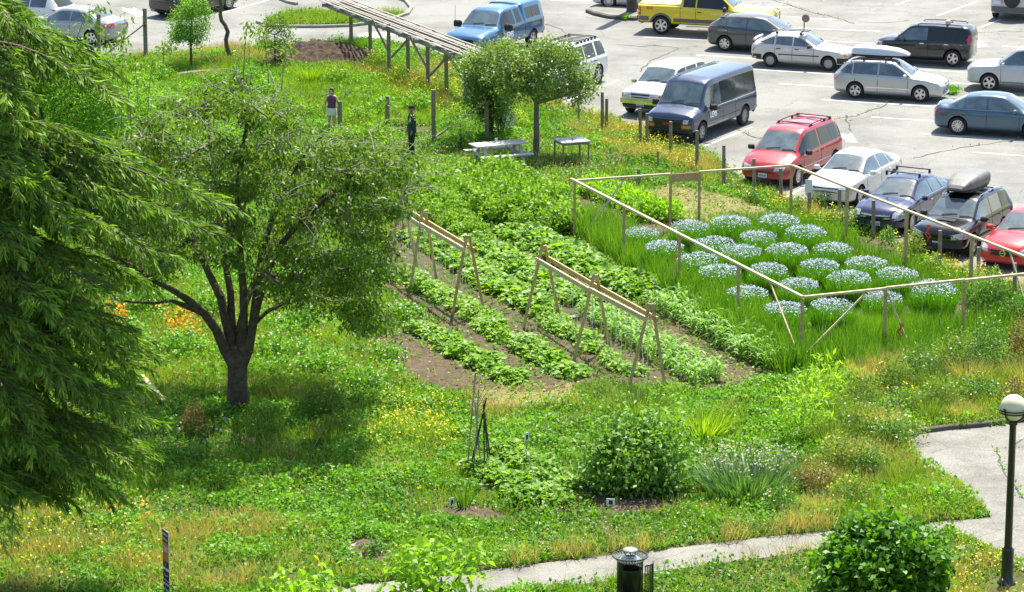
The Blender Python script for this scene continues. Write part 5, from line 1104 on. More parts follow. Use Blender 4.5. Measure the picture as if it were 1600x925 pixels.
# ================================================================== VEGETATION
def unit(a): return a/np.maximum(np.linalg.norm(a, axis=-1, keepdims=True), 1e-9)
def kites(C, D, N, L, W, fold=.0):
    """leaf quads: base C, axis D, side vectors from N"""
    S = unit(np.cross(D, N)); L = L[:, None]; W = W[:, None]; up = unit(np.cross(S, D))
    P = np.stack([C, C+D*L*.45-S*W*.5+up*W*fold, C+D*L, C+D*L*.45+S*W*.5+up*W*fold], 1).reshape(-1, 3)
    F = np.arange(len(C)*4).reshape(-1, 4); return P, F
def blades(C, D, L, W, bend, segs=3):
    """grass blades bending under their own weight; quads"""
    n = len(C); az = RNG.random(n)*2*np.pi; S = np.stack([np.cos(az), np.sin(az), np.zeros(n)], -1)
    out = np.stack([-np.sin(az), np.cos(az), np.zeros(n)], -1) if bend is None else bend
    rows = []
    for i in range(segs+1):
        t = i/segs; p = C + D*(L*t)[:, None] + out*(L*t*t)[:, None]; ww = (W*(1-t*.92)*.5)[:, None]
        rows.append(np.stack([p-S*ww, p+S*ww], 1))
    V = np.stack(rows, 1).reshape(n, (segs+1)*2, 3); base = (np.arange(n)*(segs+1)*2)[:, None, None]
    f = np.array([[2*i, 2*i+1, 2*i+3, 2*i+2] for i in range(segs)])[None]
    return V.reshape(-1, 3), (base+f).reshape(-1, 4)
def rdir(n, up=0., down=0.):
    v = RNG.normal(size=(n, 3)); v = unit(v); v[:, 2] = v[:, 2] + up - down; return unit(v)
def leafcloud(name, C, mat, L, W, droop=0., up=.0, tint=None, parent=None, var=.35, tspread=.5):
    n = len(C); D = rdir(n, up, droop); N = rdir(n, 1.2); LL = L*(1-var/2+var*RNG.random(n)); WW = W*(1-var/2+var*RNG.random(n))
    P, F = kites(C, D, N, LL, WW, .12)
    t = (tint if tint is not None else .5) + (RNG.random(n)-.5)*tspread
    return link(name, npmesh(name, P, F, t), mat, parent)
LM = {}
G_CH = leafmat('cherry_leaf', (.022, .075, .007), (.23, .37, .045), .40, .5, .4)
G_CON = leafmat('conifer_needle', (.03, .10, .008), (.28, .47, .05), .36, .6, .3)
G_CON2 = leafmat('conifer_dead', (.09, .07, .03), (.17, .14, .06), .2, .8)
G_APP = leafmat('apple_leaf', (.045, .13, .012), (.36, .48, .13), .36, .45, .5)
G_BRT = leafmat('bright_leaf', (.10, .26, .015), (.26, .48, .05), .45, .5, .4)
G_MUL = leafmat('mulberry_leaf', (.025, .11, .005), (.17, .38, .02), .40, .45, .4)
G_LIME = leafmat('lime_leaf', (.16, .36, .015), (.38, .56, .06), .5, .5, .4)
G_SQ = leafmat('squash_leaf', (.07, .22, .015), (.34, .52, .07), .40, .5, .4)
G_POT = leafmat('potato_leaf', (.08, .22, .012), (.33, .50, .06), .42, .5, .4)
G_CORN = leafmat('corn_leaf', (.11, .28, .03), (.34, .54, .13), .42, .5, .4)
G_WH = leafmat('wheat_blade', (.045, .17, .008), (.27, .46, .05), .36, .6, .3)
G_FLX = leafmat('flax_stem', (.05, .20, .008), (.20, .44, .03), .4, .6, .3)
G_CLV = leafmat('clover_leaf', (.028, .145, .006), (.235, .47, .04), .40, .5, .35)
G_GRS = leafmat('grass_blade', (.09, .21, .010), (.34, .49, .05), .42, .55, .3)
G_DRY = leafmat('dry_grass', (.33, .26, .11), (.68, .56, .26), .35, .8, .2)
G_WILD = leafmat('wild_leaf', (.07, .15, .015), (.28, .38, .08), .38, .6, .3)
G_DARK = leafmat('dark_bush_leaf', (.035, .12, .012), (.20, .37, .06), .35, .5, .45)
G_RED = leafmat('reddish_leaf', (.16, .11, .04), (.30, .22, .07), .35, .6)
P_WF = leafmat('white_petal', (.55, .55, .46), (.78, .77, .70), .2, .7); P_YF = leafmat('yellow_petal', (.75, .58, .02), (.85, .74, .10), .25, .7)
P_OF = leafmat('orange_petal', (.80, .22, .02), (.85, .55, .03), .25, .7); P_BF = leafmat('blue_petal', (.36, .44, .66), (.80, .84, .94), .1, .7)
M_BARK = pmat('bark', (.13, .105, .08), rough=.95, noise=.55, nscale=7, bump=1, bscale=12, col2=(.05, .04, .03), spec=.1)
M_TWIGL = pmat('pale_twig', (.40, .36, .31), rough=.8, noise=.3, nscale=6)
M_TWIG = pmat('twig', (.26, .23, .19), rough=.9, noise=.4, nscale=6)
M_BARKD = pmat('conifer_bark', (.17, .13, .095), rough=.95, noise=.5, nscale=8, bump=.8)
def tubes_np(name, segs, mat, parent=None, n=5):
    """segs: list of (p0, p1, r0, r1)"""
    if not len(segs): return None
    A = np.array([s[0] for s in segs], float); B = np.array([s[1] for s in segs], float); r0 = np.array([s[2] for s in segs]); r1 = np.array([s[3] for s in segs])
    d = unit(B-A); up = np.tile([0, 0, 1.], (len(A), 1)); up[np.abs(d[:, 2]) > .9] = [1, 0, 0]; x = unit(np.cross(d, up)); y = np.cross(x, d)
    V = []
    for k in range(n):
        a = 2*np.pi*k/n; o = x*math.cos(a)+y*math.sin(a); V.append(np.stack([A+o*r0[:, None], B+o*r1[:, None]], 1))
    V = np.stack(V, 1).reshape(len(A), n*2, 3); base = (np.arange(len(A))*n*2)[:, None, None]
    f = np.array([[2*k, 2*((k+1) % n), 2*((k+1) % n)+1, 2*k+1] for k in range(n)])[None]
    return link(name, npmesh(name, V.reshape(-1, 3), (base+f).reshape(-1, 4)), mat, parent, True)
def grow(skel, targets, step=.45, arch=.25, r_tip=.006, r_k=.52):
    """join targets to a skeleton (nodes: pos, parent); thickness by the number of tips carried"""
    P = [np.array(p, float) for p, _ in skel]; par = [q for _, q in skel]; n0 = len(P)
    T = np.array(targets); cen = P[0]
    order = np.argsort([min(np.linalg.norm(t-p) for p in P[:n0]) for t in T]); tips = []
    arr = np.array(P)
    for i in order:
        t = T[i]; d = np.linalg.norm(arr-t, axis=1)
        # prefer parents that lie lower / closer to the base
        cost = d + .25*np.maximum(arr[:, 2]-t[2], 0) + .02*np.linalg.norm(arr-cen, axis=1)
        j = int(np.argmin(cost)); a = arr[j]; k = max(1, int(d[j]/step)); last = j
        for s in range(1, k+1):
            u = s/k; q = a*(1-u)+t*u + np.array([0, 0, arch*math.sin(math.pi*u)*d[j]*.5]) + RNG.normal(size=3)*.035*(s < k)
            P.append(q); par.append(last); last = len(P)-1
        arr = np.array(P); tips.append(last)
    cnt = np.zeros(len(P))
    for t in tips:
        j = t
        while j >= 0: cnt[j] += 1; j = par[j]
    R = r_tip*np.maximum(cnt, .6)**r_k
    return P, par, R, tips, n0
def woody(root, P, par, R, n0, thick, limb_r=None, mat=M_BARK, twmat=M_TWIG, tname='trunk'):
    big, small = [], []
    for j in range(len(P)):
        q = par[j]
        if q < 0: continue
        r1 = R[j]; r0 = R[q]
        if limb_r is not None:
            if j < n0: r1 = max(r1, limb_r[j])
            if q < n0: r0 = max(r0, limb_r[q])
        if j >= n0: r0 = min(r0, r1*1.6)
        (big if (j < n0 or r1 > thick) else small).append((P[q], P[j], r0, r1))
    tubes_np(tname, big, mat, root, 9); tubes_np('branch_sprays', small, twmat, root, 4)
def chain(skel, pts, parent, rad, radii):
    last = parent
    for p, r in zip(pts, radii):
        skel.append((tuple(p), last)); rad.append(r); last = len(skel)-1
    return last
# ---------------- the big fruit tree
c = gp(372, 640); Y0 = c.y
root = empty('fruit_tree', c, 0, 'large spreading fruit tree with a forked dark trunk and drooping leaves', 'tree')
L_ = lambda p: np.array(Vector(p)-c)
sk = [((0, 0, -.1), -1)]; rd = [.39]
def seg(x, y, dy=0): return L_(tp(x, y, Y0+dy))
t1 = chain(sk, [seg(372, 628), seg(371, 598), seg(371, 572)], 0, rd, [.30, .255, .25])
LIMBS = [[(352, 548, 0), (338, 515, -.2), (318, 488, -.4), (296, 470, -.6), (268, 452, -.9), (238, 437, -1.2), (205, 415, -1.6), (172, 400, -1.9)],
         [(362, 540, .1), (352, 500, .2), (345, 465, .3), (330, 435, .5), (316, 405, .8), (300, 370, 1.2), (280, 330, 1.6), (262, 280, 2.0), (240, 220, 2.3)],
         [(366, 545, .2), (362, 500, .3), (360, 455, .5), (352, 410, .8), (345, 360, 1.0), (338, 300, 1.4), (330, 240, 1.6), (322, 170, 1.8)],
         [(378, 550, 0), (381, 500, -.2), (380, 450, -.3), (376, 400, -.5), (372, 350, -.8), (372, 290, -1.1), (380, 230, -1.2), (392, 160, -1.2)],
         [(388, 548, 0), (396, 500, .2), (402, 450, .3), (408, 400, .4), (422, 350, .6), (445, 300, .8), (470, 250, 1.0), (492, 222, 1.1), (505, 212, 1.2)],
         [(390, 530, -.1), (402, 480, -.4), (415, 430, -.8), (436, 385, -1.2), (470, 345, -1.6), (510, 310, -2.0), (560, 285, -2.4), (610, 275, -2.6)],
         [(394, 510, .1), (416, 488, .2), (440, 475, .5), (470, 468, .9), (505, 466, 1.2)],
         [(372, 520, .3), (385, 470, .8), (405, 420, 1.5), (430, 370, 2.2), (470, 330, 2.8), (520, 300, 3.2)]]
for l_ in (5,): LIMBS[l_] = LIMBS[l_][:6]
LR = [[.20, .17, .15, .13, .11, .09, .065, .045], [.18, .16, .15, .13, .11, .09, .07, .05, .035], [.16, .14, .13, .11, .09, .075, .055, .035], [.17, .15, .14, .12, .1, .08, .06, .04], [.18, .16, .14, .12, .1, .085, .065, .05, .035], [.15, .13, .11, .1, .085, .07, .05, .035], [.06, .05, .042, .034, .025], [.13, .12, .1, .085, .07, .05]]
for lb, lr in zip(LIMBS, LR): chain(sk, [seg(*p) for p in lb], t1, rd, lr)
chain(sk, [seg(268, 470, -.9), seg(240, 474, -1.0), seg(205, 472, -1.1), seg(180, 468, -1.2)], 6, rd, [.06, .05, .04, .03])
OUT = [(150, 230), (195, 190), (245, 155), (290, 135), (330, 125), (372, 110), (400, 120), (440, 150), (480, 175), (510, 212), (570, 208), (612, 215), (636, 225), (648, 245), (648, 300), (640, 350), (632, 400), (600, 450), (612, 520), (570, 525), (545, 500), (500, 500), (455, 470), (420, 440), (380, 410), (340, 400), (310, 385), (280, 410), (235, 430), (190, 455), (140, 440), (120, 330), (130, 250)]
tg = []
while len(tg) < 660:
    px, py = random.uniform(110, 660), random.uniform(55, 530)
    if not inpoly(np.array(px), np.array(py), OUT): continue
    u = (px-400)/260; v = (py-300)/210; dmax = 4.0*math.sqrt(max(.08, 1-.8*(u*u+v*v)))
    dy = random.uniform(-1, 1); dy = math.copysign(abs(dy)**.6, dy)*dmax + .4
    tg.append(L_(tp(px, py, Y0+dy)))
rd = rd[:4]+[r_*.72 for r_ in rd[4:]]
P, par, R, tips, n0 = grow(sk, tg, .42, .35, .0075, .5)
woody(root, P, par, R, n0, .03, rd)
PA = np.array(P)
def droopleaves(P, par, tips, per, spread, mat, L, W, root, droop, tsp=.6, name='foliage', hang=.35, base=.5):
    C = []; T = []
    for t in tips:
        q = P[t]; a = P[par[t]]; tw = RNG.random()
        k = int(per*(.5+RNG.random())); u = RNG.random(k)[:, None]; line = a*(1-u)+q*u
        off = RNG.normal(size=(k, 3))*spread; off[:, 2] = -np.abs(off[:, 2])*hang*2 + .1*RNG.normal(size=k)*spread
        C.append(line+off); T.append(np.full(k, base+(tw-.5)*.35))
    C = np.concatenate(C); T = np.concatenate(T)
    return leafcloud(name, C, mat, L, W, droop=droop, tint=T, parent=root, tspread=tsp)
droopleaves(P, par, tips, 76, .20, G_CH, .17, .055, root, .9)
# bare grey twigs arching over the top
segs = []
for k in range(270):
    t = random.choice(tips); p = P[t].copy(); d = unit(np.array([random.uniform(-1, 1), random.uniform(-.6, .6), random.uniform(.1, .8)])); r = .014; n = random.randint(6, 13)
    if p[2] < 3.6: continue
    for i in range(n):
        q = p+d*.16; segs.append((p, q, r, r*.85)); r *= .85; p = q; d = unit(d+np.array([random.uniform(-.1, .1), 0, -.16]))
tubes_np('twig_sprays', segs, M_TWIGL, root, 4)
q = [P[t] for t in random.sample(tips, 34)]; C = np.concatenate([a+RNG.normal(size=(3, 3))*.04 for a in q]); leafcloud('withered_leaves', C, leafmat('rust_leaf', (.30, .07, .02), (.55, .14, .03), .3), .12, .05, .8, parent=root)
# long shoots at the top left
segs = []; C = []
for (x0, y0, x1, y1) in [(205, 190, 185, 40), (185, 130, 150, 30), (215, 160, 210, 95), (255, 100, 262, 75), (190, 200, 195, 20), (120, 60, 165, 10), (500, 150, 640, 180), (560, 330, 690, 270), (590, 480, 630, 560), (230, 200, 240, 90), (420, 130, 408, 40), (440, 140, 452, 70), (380, 120, 390, 30)]:
    a = seg(x0, y0, .5); b = seg(x1, y1, .3); n = 9; prev = a
    for i in range(1, n+1):
        u = i/n; p = a*(1-u)+b*u+np.array([0, 0, .35*math.sin(math.pi*u)]); segs.append((prev, p, .012*(1.1-u), .012*(1.05-u))); prev = p
        if i > 1: C.append(p + RNG.normal(size=(9, 3))*[.10, .10, .05]-[0, 0, .06])
tubes_np('shoot_sprays', segs, M_TWIG, root, 4); leafcloud('shoot_leaves', np.concatenate(C), G_CH, .15, .055, droop=.9, tint=.75, parent=root)
# ---------------- conifer at the left edge
c = gp(-75, 905); root = empty('conifer_tree', c, 0, 'big dark green conifer with drooping needle sprays in front of the fruit tree', 'tree'); Yc = c.y
L_ = lambda p: np.array(Vector(p)-c)
segs = []; H_ = 19.
for i in range(24):
    z0, z1 = i*H_/24, (i+1)*H_/24; segs.append(((.1*math.sin(i*.4), 0, z0-.1), (.1*math.sin((i+1)*.4), 0, z1), .42*(1-z0/H_)+.03, .42*(1-z1/H_)+.03))
tubes_np('trunk', segs, M_BARKD, root, 12)
BR = [(165, 105, .5), (172, 150, -.8), (60, 105, .5), (35, 200, -1.8), (50, 280, -1.8),
      (215, 255, 1.4), (250, 290, .6), (240, 335, -.5), (345, 318, .3), (325, 362, -.6), (240, 395, -1.4), (170, 380, .5), (110, 350, -1.8), (215, 440, .8), (225, 545, .4), (185, 520, -1.5), (150, 455, -1.8), (110, 500, -2.2), (60, 470, -2.4),
      (208, 600, .6), (205, 570, -1.0), (215, 655, -.4), (215, 695, .5), (200, 720, -1.2), (190, 640, -1.8), (100, 590, -2.4), (50, 560, -2.6), (185, 735, .2), (165, 770, -.8), (120, 730, -1.8), (90, 775, -.5), (60, 700, -2.4), (30, 640, -2.6), (25, 770, -1.5), (10, 500, -2.6), (15, 380, -2.4), (20, 150, -2.2), (10, 280, -2.5), (70, 640, .5), (20, 30, -1.5)]
ns, tg2 = [], []
fingC, fingD, fingT = [], [], []; deadC, deadD = [], []
brs = [(L_(tp(x, y, Yc+dy)), True) for x, y, dy in BR]
for k in range(34):      # the sides and the back of the crown
    a = random.uniform(1.2, 5.2); z = random.uniform(1.5, 17); l = (5.6*(1-z/19.5)+.5)*random.uniform(.7, 1); brs.append((np.array([l*math.cos(a), l*math.sin(a), z-.8]), False))
for tip, vis in brs:
    hl = math.hypot(tip[0], tip[1]); z0 = min(18.5, tip[2]+.10*hl+.5); a = np.array([0., 0, z0]); n = 14; pts = []
    for i in range(n+1):
        u = i/n; p = a*(1-u)+tip*u; p = p+np.array([0, 0, .38*math.sin(math.pi*u)*min(hl, 4)*.35-.0]); pts.append(p)
    for i in range(n): segs_r = .05*(1-i/n)+.008; ns.append((pts[i], pts[i+1], segs_r, segs_r*.9))
    dmain = unit(tip-a); 
    step_ = 20 if vis else 11
    for s in range(step_):
        u = .30+.70*s/(step_-1); i = min(n-1, int(u*n)); p = pts[i]*(1-(u*n-i))+pts[i+1]*(u*n-i) if u < 1 else pts[n]
        for sg in ((-1, 1) if u < .97 else (0,)):
            hor = unit(np.array([-dmain[1], dmain[0], 0])); d = unit(dmain*np.array([1, 1, .2])*.75+hor*sg*.75*random.uniform(.6, 1.1)+np.array([0, 0, random.uniform(-.35, .15)])); ln = (.35+1.15*(1-u)*random.uniform(.6, 1.2)+.25)
            q = p.copy(); m = max(3, int(ln/.12)); tw = random.uniform(.25, .75)*(.6+.6*u)  # needle tint brightens toward branch tips: yellow-green tips plus painted sky light
            for j in range(m):
                q2 = q+d*.12; ns.append((q, q2, .009, .008)) if vis else None
                d = unit(d+np.array([0, 0, -.10])); kf = 6 if vis else 4
                e = RNG.normal(size=(kf, 3))*[.5, .5, .35]; dd = unit(d*1.0+e+np.array([0, 0, -.35]))
                fingC.append(q+RNG.random((kf, 1))*(q2-q)); fingD.append(dd); fingT.append(np.full(kf, tw)); q = q2
                if RNG.random() < .12: deadC.append(q+RNG.normal(size=(3, 3))*.05-[0, 0, .1]); deadD.append(unit(RNG.normal(size=(3, 3))*.3+[0, 0, -1]))
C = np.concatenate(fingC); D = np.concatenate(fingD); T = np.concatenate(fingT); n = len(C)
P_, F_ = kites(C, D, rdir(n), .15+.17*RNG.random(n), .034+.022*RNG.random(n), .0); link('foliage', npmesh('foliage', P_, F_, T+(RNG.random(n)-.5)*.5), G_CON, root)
C = np.concatenate(deadC); D = np.concatenate(deadD); n = len(C); P_, F_ = kites(C, D, rdir(n), .2+.2*RNG.random(n), np.full(n, .02)); link('dry_sprays', npmesh('dry_sprays', P_, F_, RNG.random(n)), G_CON2, root)
tubes_np('branch_sprays', ns, M_TWIG if False else M_BARKD, root, 4)
print('conifer fingers', len(T))
# ---------------- generic leafy crowns
def crown(name, base, ell, n, per, mat, L, W, label, cat, droop=.2, trunk_r=.08, stems=1, spread=.16, group=None, bark=M_BARK, shell_=.45, lumps=6, tsp=.5, tint=.5, up=0., part='foliage'):
    """ell: list of (cx, cy, cz, rx, ry, rz) relative to base"""
    r = empty(name, base, 0, label, cat, group); tgs = []
    tot = sum(e[3]*e[4]*e[5] for e in ell)
    for e in ell:
        k = max(4, int(n*e[3]*e[4]*e[5]/tot)); v = rdir(k); rr = (shell_+(1-shell_)*RNG.random(k)**.6)
        bump = 1+.22*np.sin(v[:, 0]*lumps+e[0]*7)*np.cos(v[:, 1]*lumps*.8+v[:, 2]*4); rr = np.where(RNG.random(k) < .12, rr*1.22, rr); q = v*(rr*bump)[:, None]*[e[3], e[4], e[5]]+[e[0], e[1], e[2]]
        tgs += [x for x in q if x[2] > .05]
    cz = min(e[2]-e[5]*.6 for e in ell); sk = [((0, 0, -.05), -1)]; rd = [trunk_r*1.25]
    for s in range(stems):
        a = 6.28*s/max(1, stems)+random.random(); o = 0 if stems == 1 else .12
        chain(sk, [(o*math.cos(a)*.5, o*math.sin(a)*.5, max(.1, cz*.5)), (o*math.cos(a), o*math.sin(a), max(.2, cz))], 0, rd, [trunk_r, trunk_r*.85])
        for e in ell[:3]: chain(sk, [((e[0])*.5+.3*o*math.cos(a), e[1]*.5, cz*.5+e[2]*.5), (e[0], e[1], e[2])], len(sk)-1, rd, [trunk_r*.6, trunk_r*.4]) if e is ell[0] else chain(sk, [((e[0])*.5, e[1]*.5, cz*.5+e[2]*.5), (e[0], e[1], e[2])], 2, rd, [trunk_r*.55, trunk_r*.35])
    P, par, R, tips, n0 = grow(sk, tgs, .3, .15, .004, .5)
    woody(r, P, par, R, n0, .02, rd, bark, M_TWIG)
    C = []; T = []
    for t in tips:
        k = int(per*(.6+.8*RNG.random())); C.append(P[t]+RNG.normal(size=(k, 3))*spread); T.append(np.full(k, tint+(RNG.random()-.5)*.35))
    C = np.concatenate(C); T = np.concatenate(T); ok = C[:, 2] > .02
    leafcloud(part, C[ok], mat, L, W, droop=droop, up=up, tint=T[ok], parent=r, tspread=tsp); return r
# two apple trees over the picnic lawn
b = gp(838, 240); crown('apple_tree', b, [(.40, 0, 2.95, 1.55, 1.3, .9), (-.75, .4, 2.95, 1.0, .9, .75), (1.5, 0, 2.2, .65, .7, .6), (.5, 0, 3.5, 1.0, .9, .5), (-.9, .3, 2.3, .6, .6, .5)], 260, 54, G_APP, .115, .065, 'apple tree with a bare straight trunk standing between the picnic table and the square table', 'tree', trunk_r=.10, spread=.17, bark=worldmat(pmat('apple_bark', (.20, .17, .13), rough=.9, noise=.5, nscale=8)))
b = gp(765, 217); crown('apple_tree', b, [(0, 0, 2.5, 1.2, 1.0, .95), (-.25, 0, 1.5, .9, .8, .8), (.3, 0, 3.0, .9, .8, .5)], 200, 52, G_APP, .115, .065, 'apple tree with a low rounded crown behind the picnic table, beside the diagonal brace', 'tree', trunk_r=.10, spread=.15, stems=2)
b = gp(720, 235); crown('sapling', b, [(0, 0, 1.1, .6, .5, .55), (.2, 0, .6, .5, .4, .4)], 60, 26, G_BRT, .08, .045, 'small loose sapling growing against the diagonal brace left of the picnic table', 'tree', trunk_r=.03)
b = gp(783, 215); crown('shrub', b, [(0, 0, .9, .5, .5, .9)], 70, 40, G_DARK, .09, .05, 'dark green shrub in the shade behind the picnic table', 'shrub', stems=3, trunk_r=.03)
b = gp(299, 108); crown('young_tree', b, [(0, 0, 1.75, .85, .8, .75), (.1, 0, 2.5, .6, .6, .5), (-.3, 0, 1.35, .6, .5, .4)], 150, 34, G_BRT, .10, .05, 'small upright young tree with bright leaves on a thin trunk, beside the grey logs', 'tree', trunk_r=.05, spread=.12)
b = gp(360, 92); r = empty('leaning_tree', b, 0, 'tree with a wavy grey trunk beside the small young tree', 'tree')
m = MB(); m.tube([tp(x, y, b.y)-b for x, y in ((361, 95), (358, 84), (354, 72), (353, 62), (356, 50), (352, 40), (346, 32), (344, 22), (346, 10), (343, -4), (338, -20), (340, -40))], [.12, .1, .095, .09, .09, .085, .085, .08, .08, .08, .07, .06], 9); m.build('trunk', worldmat(pmat('grey_bark', (.16, .13, .11), rough=.9, noise=.5, nscale=9)), r, True)
leafcloud('foliage', RNG.normal(size=(2600, 3))*[.75, .6, .45]+[-.45, 0, 3.4], G_DARK, .11, .05, tint=.5, parent=r)
b = gp(430, 100); crown('young_tree', b, [(0, 0, 1.2, .7, .6, .9)], 60, 30, G_CH, .12, .05, 'loose young tree with long leaves between leaning trunk and the earth heap', 'tree', trunk_r=.03)
b = gp(70, 330); crown('leafy_tree', b, [(0, 0, 3.6, 2.4, 2.0, 2.0), (1.3, 0, 3.9, 1.6, 1.4, 1.5), (-.8, 0, 5, 1.6, 1.4, 1.2)], 420, 66, G_BRT, .12, .065, 'bright leafy tree showing behind the upper branches of the conifer', 'tree', trunk_r=.14, spread=.22, tint=.45)
b = gp(150, 260); crown('leafy_tree', b, [(0, 0, 1.9, 1.8, 1.6, 1.5), (1.0, 0, 1.3, 1.5, 1.3, 1.1)], 260, 60, G_BRT, .11, .06, 'lower bushy tree with pale leaf tips left of the large fruit tree', 'tree', trunk_r=.10, spread=.2, tint=.6)
b = gp(205, 222); crown('leafy_tree', b, [(0, 0, 1.5, 1.3, 1.1, 1.1), (-.9, 0, 1.8, 1.0, .9, .9)], 150, 46, G_BRT, .12, .065, 'bushy young tree between the conifer and the crown of the large fruit tree', 'tree', trunk_r=.06, spread=.2, tint=.5)
# round weeping tree and saplings at the bottom edge
b = gp(1380, 992); crown('round_tree', b, [(0, 0, 1.35, 1.10, 1.1, .98), (-.5, 0, 1.1, .65, .7, .8), (.45, .1, 1.15, .7, .7, .8), (.1, 0, 1.85, .62, .6, .55)], 430, 54, G_MUL, .17, .11, 'dense round-headed small tree with glossy heart-shaped leaves at the bottom edge', 'tree', trunk_r=.09, spread=.14, shell_=.72, lumps=4, droop=.5, tint=.5, tsp=.8)
b = gp(475, 1010); crown('sapling', b, [(0, 0, 1.0, .85, .8, .55), (-.55, 0, .95, .4, .4, .3), (.5, 0, 1.15, .3, .3, .35)], 42, 13, G_LIME, .20, .115, 'lime green sapling poking in at the bottom edge left of the other sapling', 'sapling', trunk_r=.03, spread=.14, stems=2)
b = gp(690, 1000); crown('sapling', b, [(0, 0, 1.35, .75, .7, .7), (-.6, 0, 1.35, .4, .4, .6), (.5, 0, 1.6, .35, .35, .4), (-.9, 0, 1.0, .5, .4, .35)], 66, 13, G_LIME, .20, .115, 'lime green sapling at the bottom edge beside the footpath end', 'sapling', trunk_r=.03, spread=.14, stems=3)
# ---------------- crop plants: a few kinds built once, copied along the rows
def protoleaves(C, D, N, L, W):
    """broad six-point leaves as pairs of quads"""
    S = unit(np.cross(D, N)); up = unit(np.cross(S, D)); L = L[:, None]; W = W[:, None]
    a = C; tipp = C+D*L; l1 = C+D*L*.25-S*W*.5+up*W*.16; l2 = C+D*L*.7-S*W*.38+up*W*.1; r1 = C+D*L*.25+S*W*.5+up*W*.16; r2 = C+D*L*.7+S*W*.38+up*W*.1
    V = np.stack([a, l1, l2, tipp, r2, r1], 1).reshape(-1, 3); b = np.arange(len(C))*6
    F = np.concatenate([np.stack([b, b+1, b+2, b+3], -1), np.stack([b, b+3, b+4, b+5], -1)]); return V, F
def broad_plant(name, n, rad, h, L, mat, tint=.5):
    a = RNG.random(n)*6.283; r = rad*np.sqrt(RNG.random(n)); z = h*(1-.5*(r/rad)**2)*(.45+.55*RNG.random(n))
    C = np.stack([r*np.cos(a), r*np.sin(a), z], -1); D = unit(np.stack([np.cos(a), np.sin(a), -.25+.5*RNG.random(n)], -1)+RNG.normal(size=(n, 3))*.35); N = rdir(n, 1.6)
    LL = L*(.6+.6*RNG.random(n)); V, F = protoleaves(C, D, N, LL, LL*.95)
    # stalks
    W_ = np.full(n, .012); Vs, Fs = kites(np.stack([C[:, 0]*.25, C[:, 1]*.25, np.zeros(n)], -1), unit(C-np.stack([C[:, 0]*.25, C[:, 1]*.25, np.zeros(n)], -1)), rdir(n), np.linalg.norm(C, axis=1), W_)
    t = np.concatenate([tint+(RNG.random(n)-.5)*.8]*2+[np.full(n, .35)])
    return npmesh(name, np.concatenate([V, Vs]), np.concatenate([F, Fs+len(V)]), t)
def bushy_plant(name, n, rad, h, L, mat, tint=.5, W=.55, up=.3, shell_=.35):
    v = rdir(n); v[:, 2] = np.abs(v[:, 2]); k = RNG.integers(0, 7, n); cl = rdir(7); cl[:, 2] = np.abs(cl[:, 2])
    q = v*(shell_+(1-shell_)*RNG.random(n)[:, None]**.5)*.75+cl[k]*.35; C = q*[rad, rad, h]
    C[:, 2] += .03; D = rdir(n, up); LL = L*(.6+.7*RNG.random(n)); V, F = kites(C, D, rdir(n, 1.3), LL, LL*W, .15)
    t = tint+(RNG.random(n)-.5)*.7+(np.arange(7)/6-.5)[k]*.2; return npmesh(name, V, F, t)
def corn_plant(name, h):
    n = 11; z = h*(.08+.62*np.arange(n)/n); a = np.arange(n)*2.6+RNG.random(n); C = np.stack([0*z, 0*z, z], -1); out = np.stack([np.cos(a), np.sin(a), 0*a], -1)
    L = h*(.55+.3*RNG.random(n)); V = []; F = []; segs = 5
    for i in range(n):
        s = np.array([-out[i][1], out[i][0], 0]); b = len(V)
        for j in range(segs+1):
            t = j/segs; p = C[i]+out[i]*L[i]*t*.75+np.array([0, 0, L[i]*(1.05*t-.95*t*t)]); w = .030*(1-t**2)+.003; V += [p-s*w, p+s*w]
        F += [[b+2*j, b+2*j+1, b+2*j+3, b+2*j+2] for j in range(segs)]
    b = len(V); V += [np.array([-.012, 0, 0]), np.array([.012, 0, 0]), np.array([.01, 0, h*.7]), np.array([-.01, 0, h*.7])]; F.append([b, b+1, b+2, b+3])
    return npmesh(name, np.array(V), np.array(F), .5+(RNG.random(len(F))-.5)*.6)
def flax_mound(n, rad, h):
    a = RNG.random(n)*6.283; r = np.sqrt(RNG.random(n)); C = np.stack([r*rad*.72*np.cos(a), r*rad*.72*np.sin(a), 0*a], -1)
    D = np.stack([r*.30*np.cos(a), r*.30*np.sin(a), 1+0*a], -1)+RNG.normal(size=(n, 3))*[.07, .07, 0]; L = h*(1-.16*r**2)*(.75+.3*RNG.random(n)); bend = RNG.normal(size=(n, 3))*[.12, .12, .02]
    return blades(C, unit(D), L, np.full(n, .02), bend, 2), (a, r)
PROTO = {}
def protos(kind, meshes, mat):
    for m in meshes: m.materials.append(mat)
    PROTO[kind] = meshes
protos('squash', [broad_plant('squash_plant', 150, .48, .40, .165, G_SQ, .5) for _ in range(4)], G_SQ)
protos('bean', [broad_plant('bean_plant', 130, .34, .32, .105, G_SQ, .6) for _ in range(4)], G_SQ)
protos('potato', [bushy_plant('potato_plant', 430, .55, .75, .135, G_POT, .5) for _ in range(4)], G_POT)
protos('limebean', [bushy_plant('bush_bean', 380, .5, .6, .13, G_LIME, .5) for _ in range(3)], G_LIME)
protos('corn', [corn_plant('corn_plant', .66) for _ in range(5)], G_CORN)
protos('low', [bushy_plant('young_crop', 160, .28, .22, .08, G_CLV, .6) for _ in range(3)], G_CLV)
PN = {'squash': 'squash_plant', 'bean': 'bean_plant', 'potato': 'potato_plant', 'limebean': 'bush_bean', 'corn': 'corn_plant', 'low': 'young_crop_plant'}
ncrop = 0
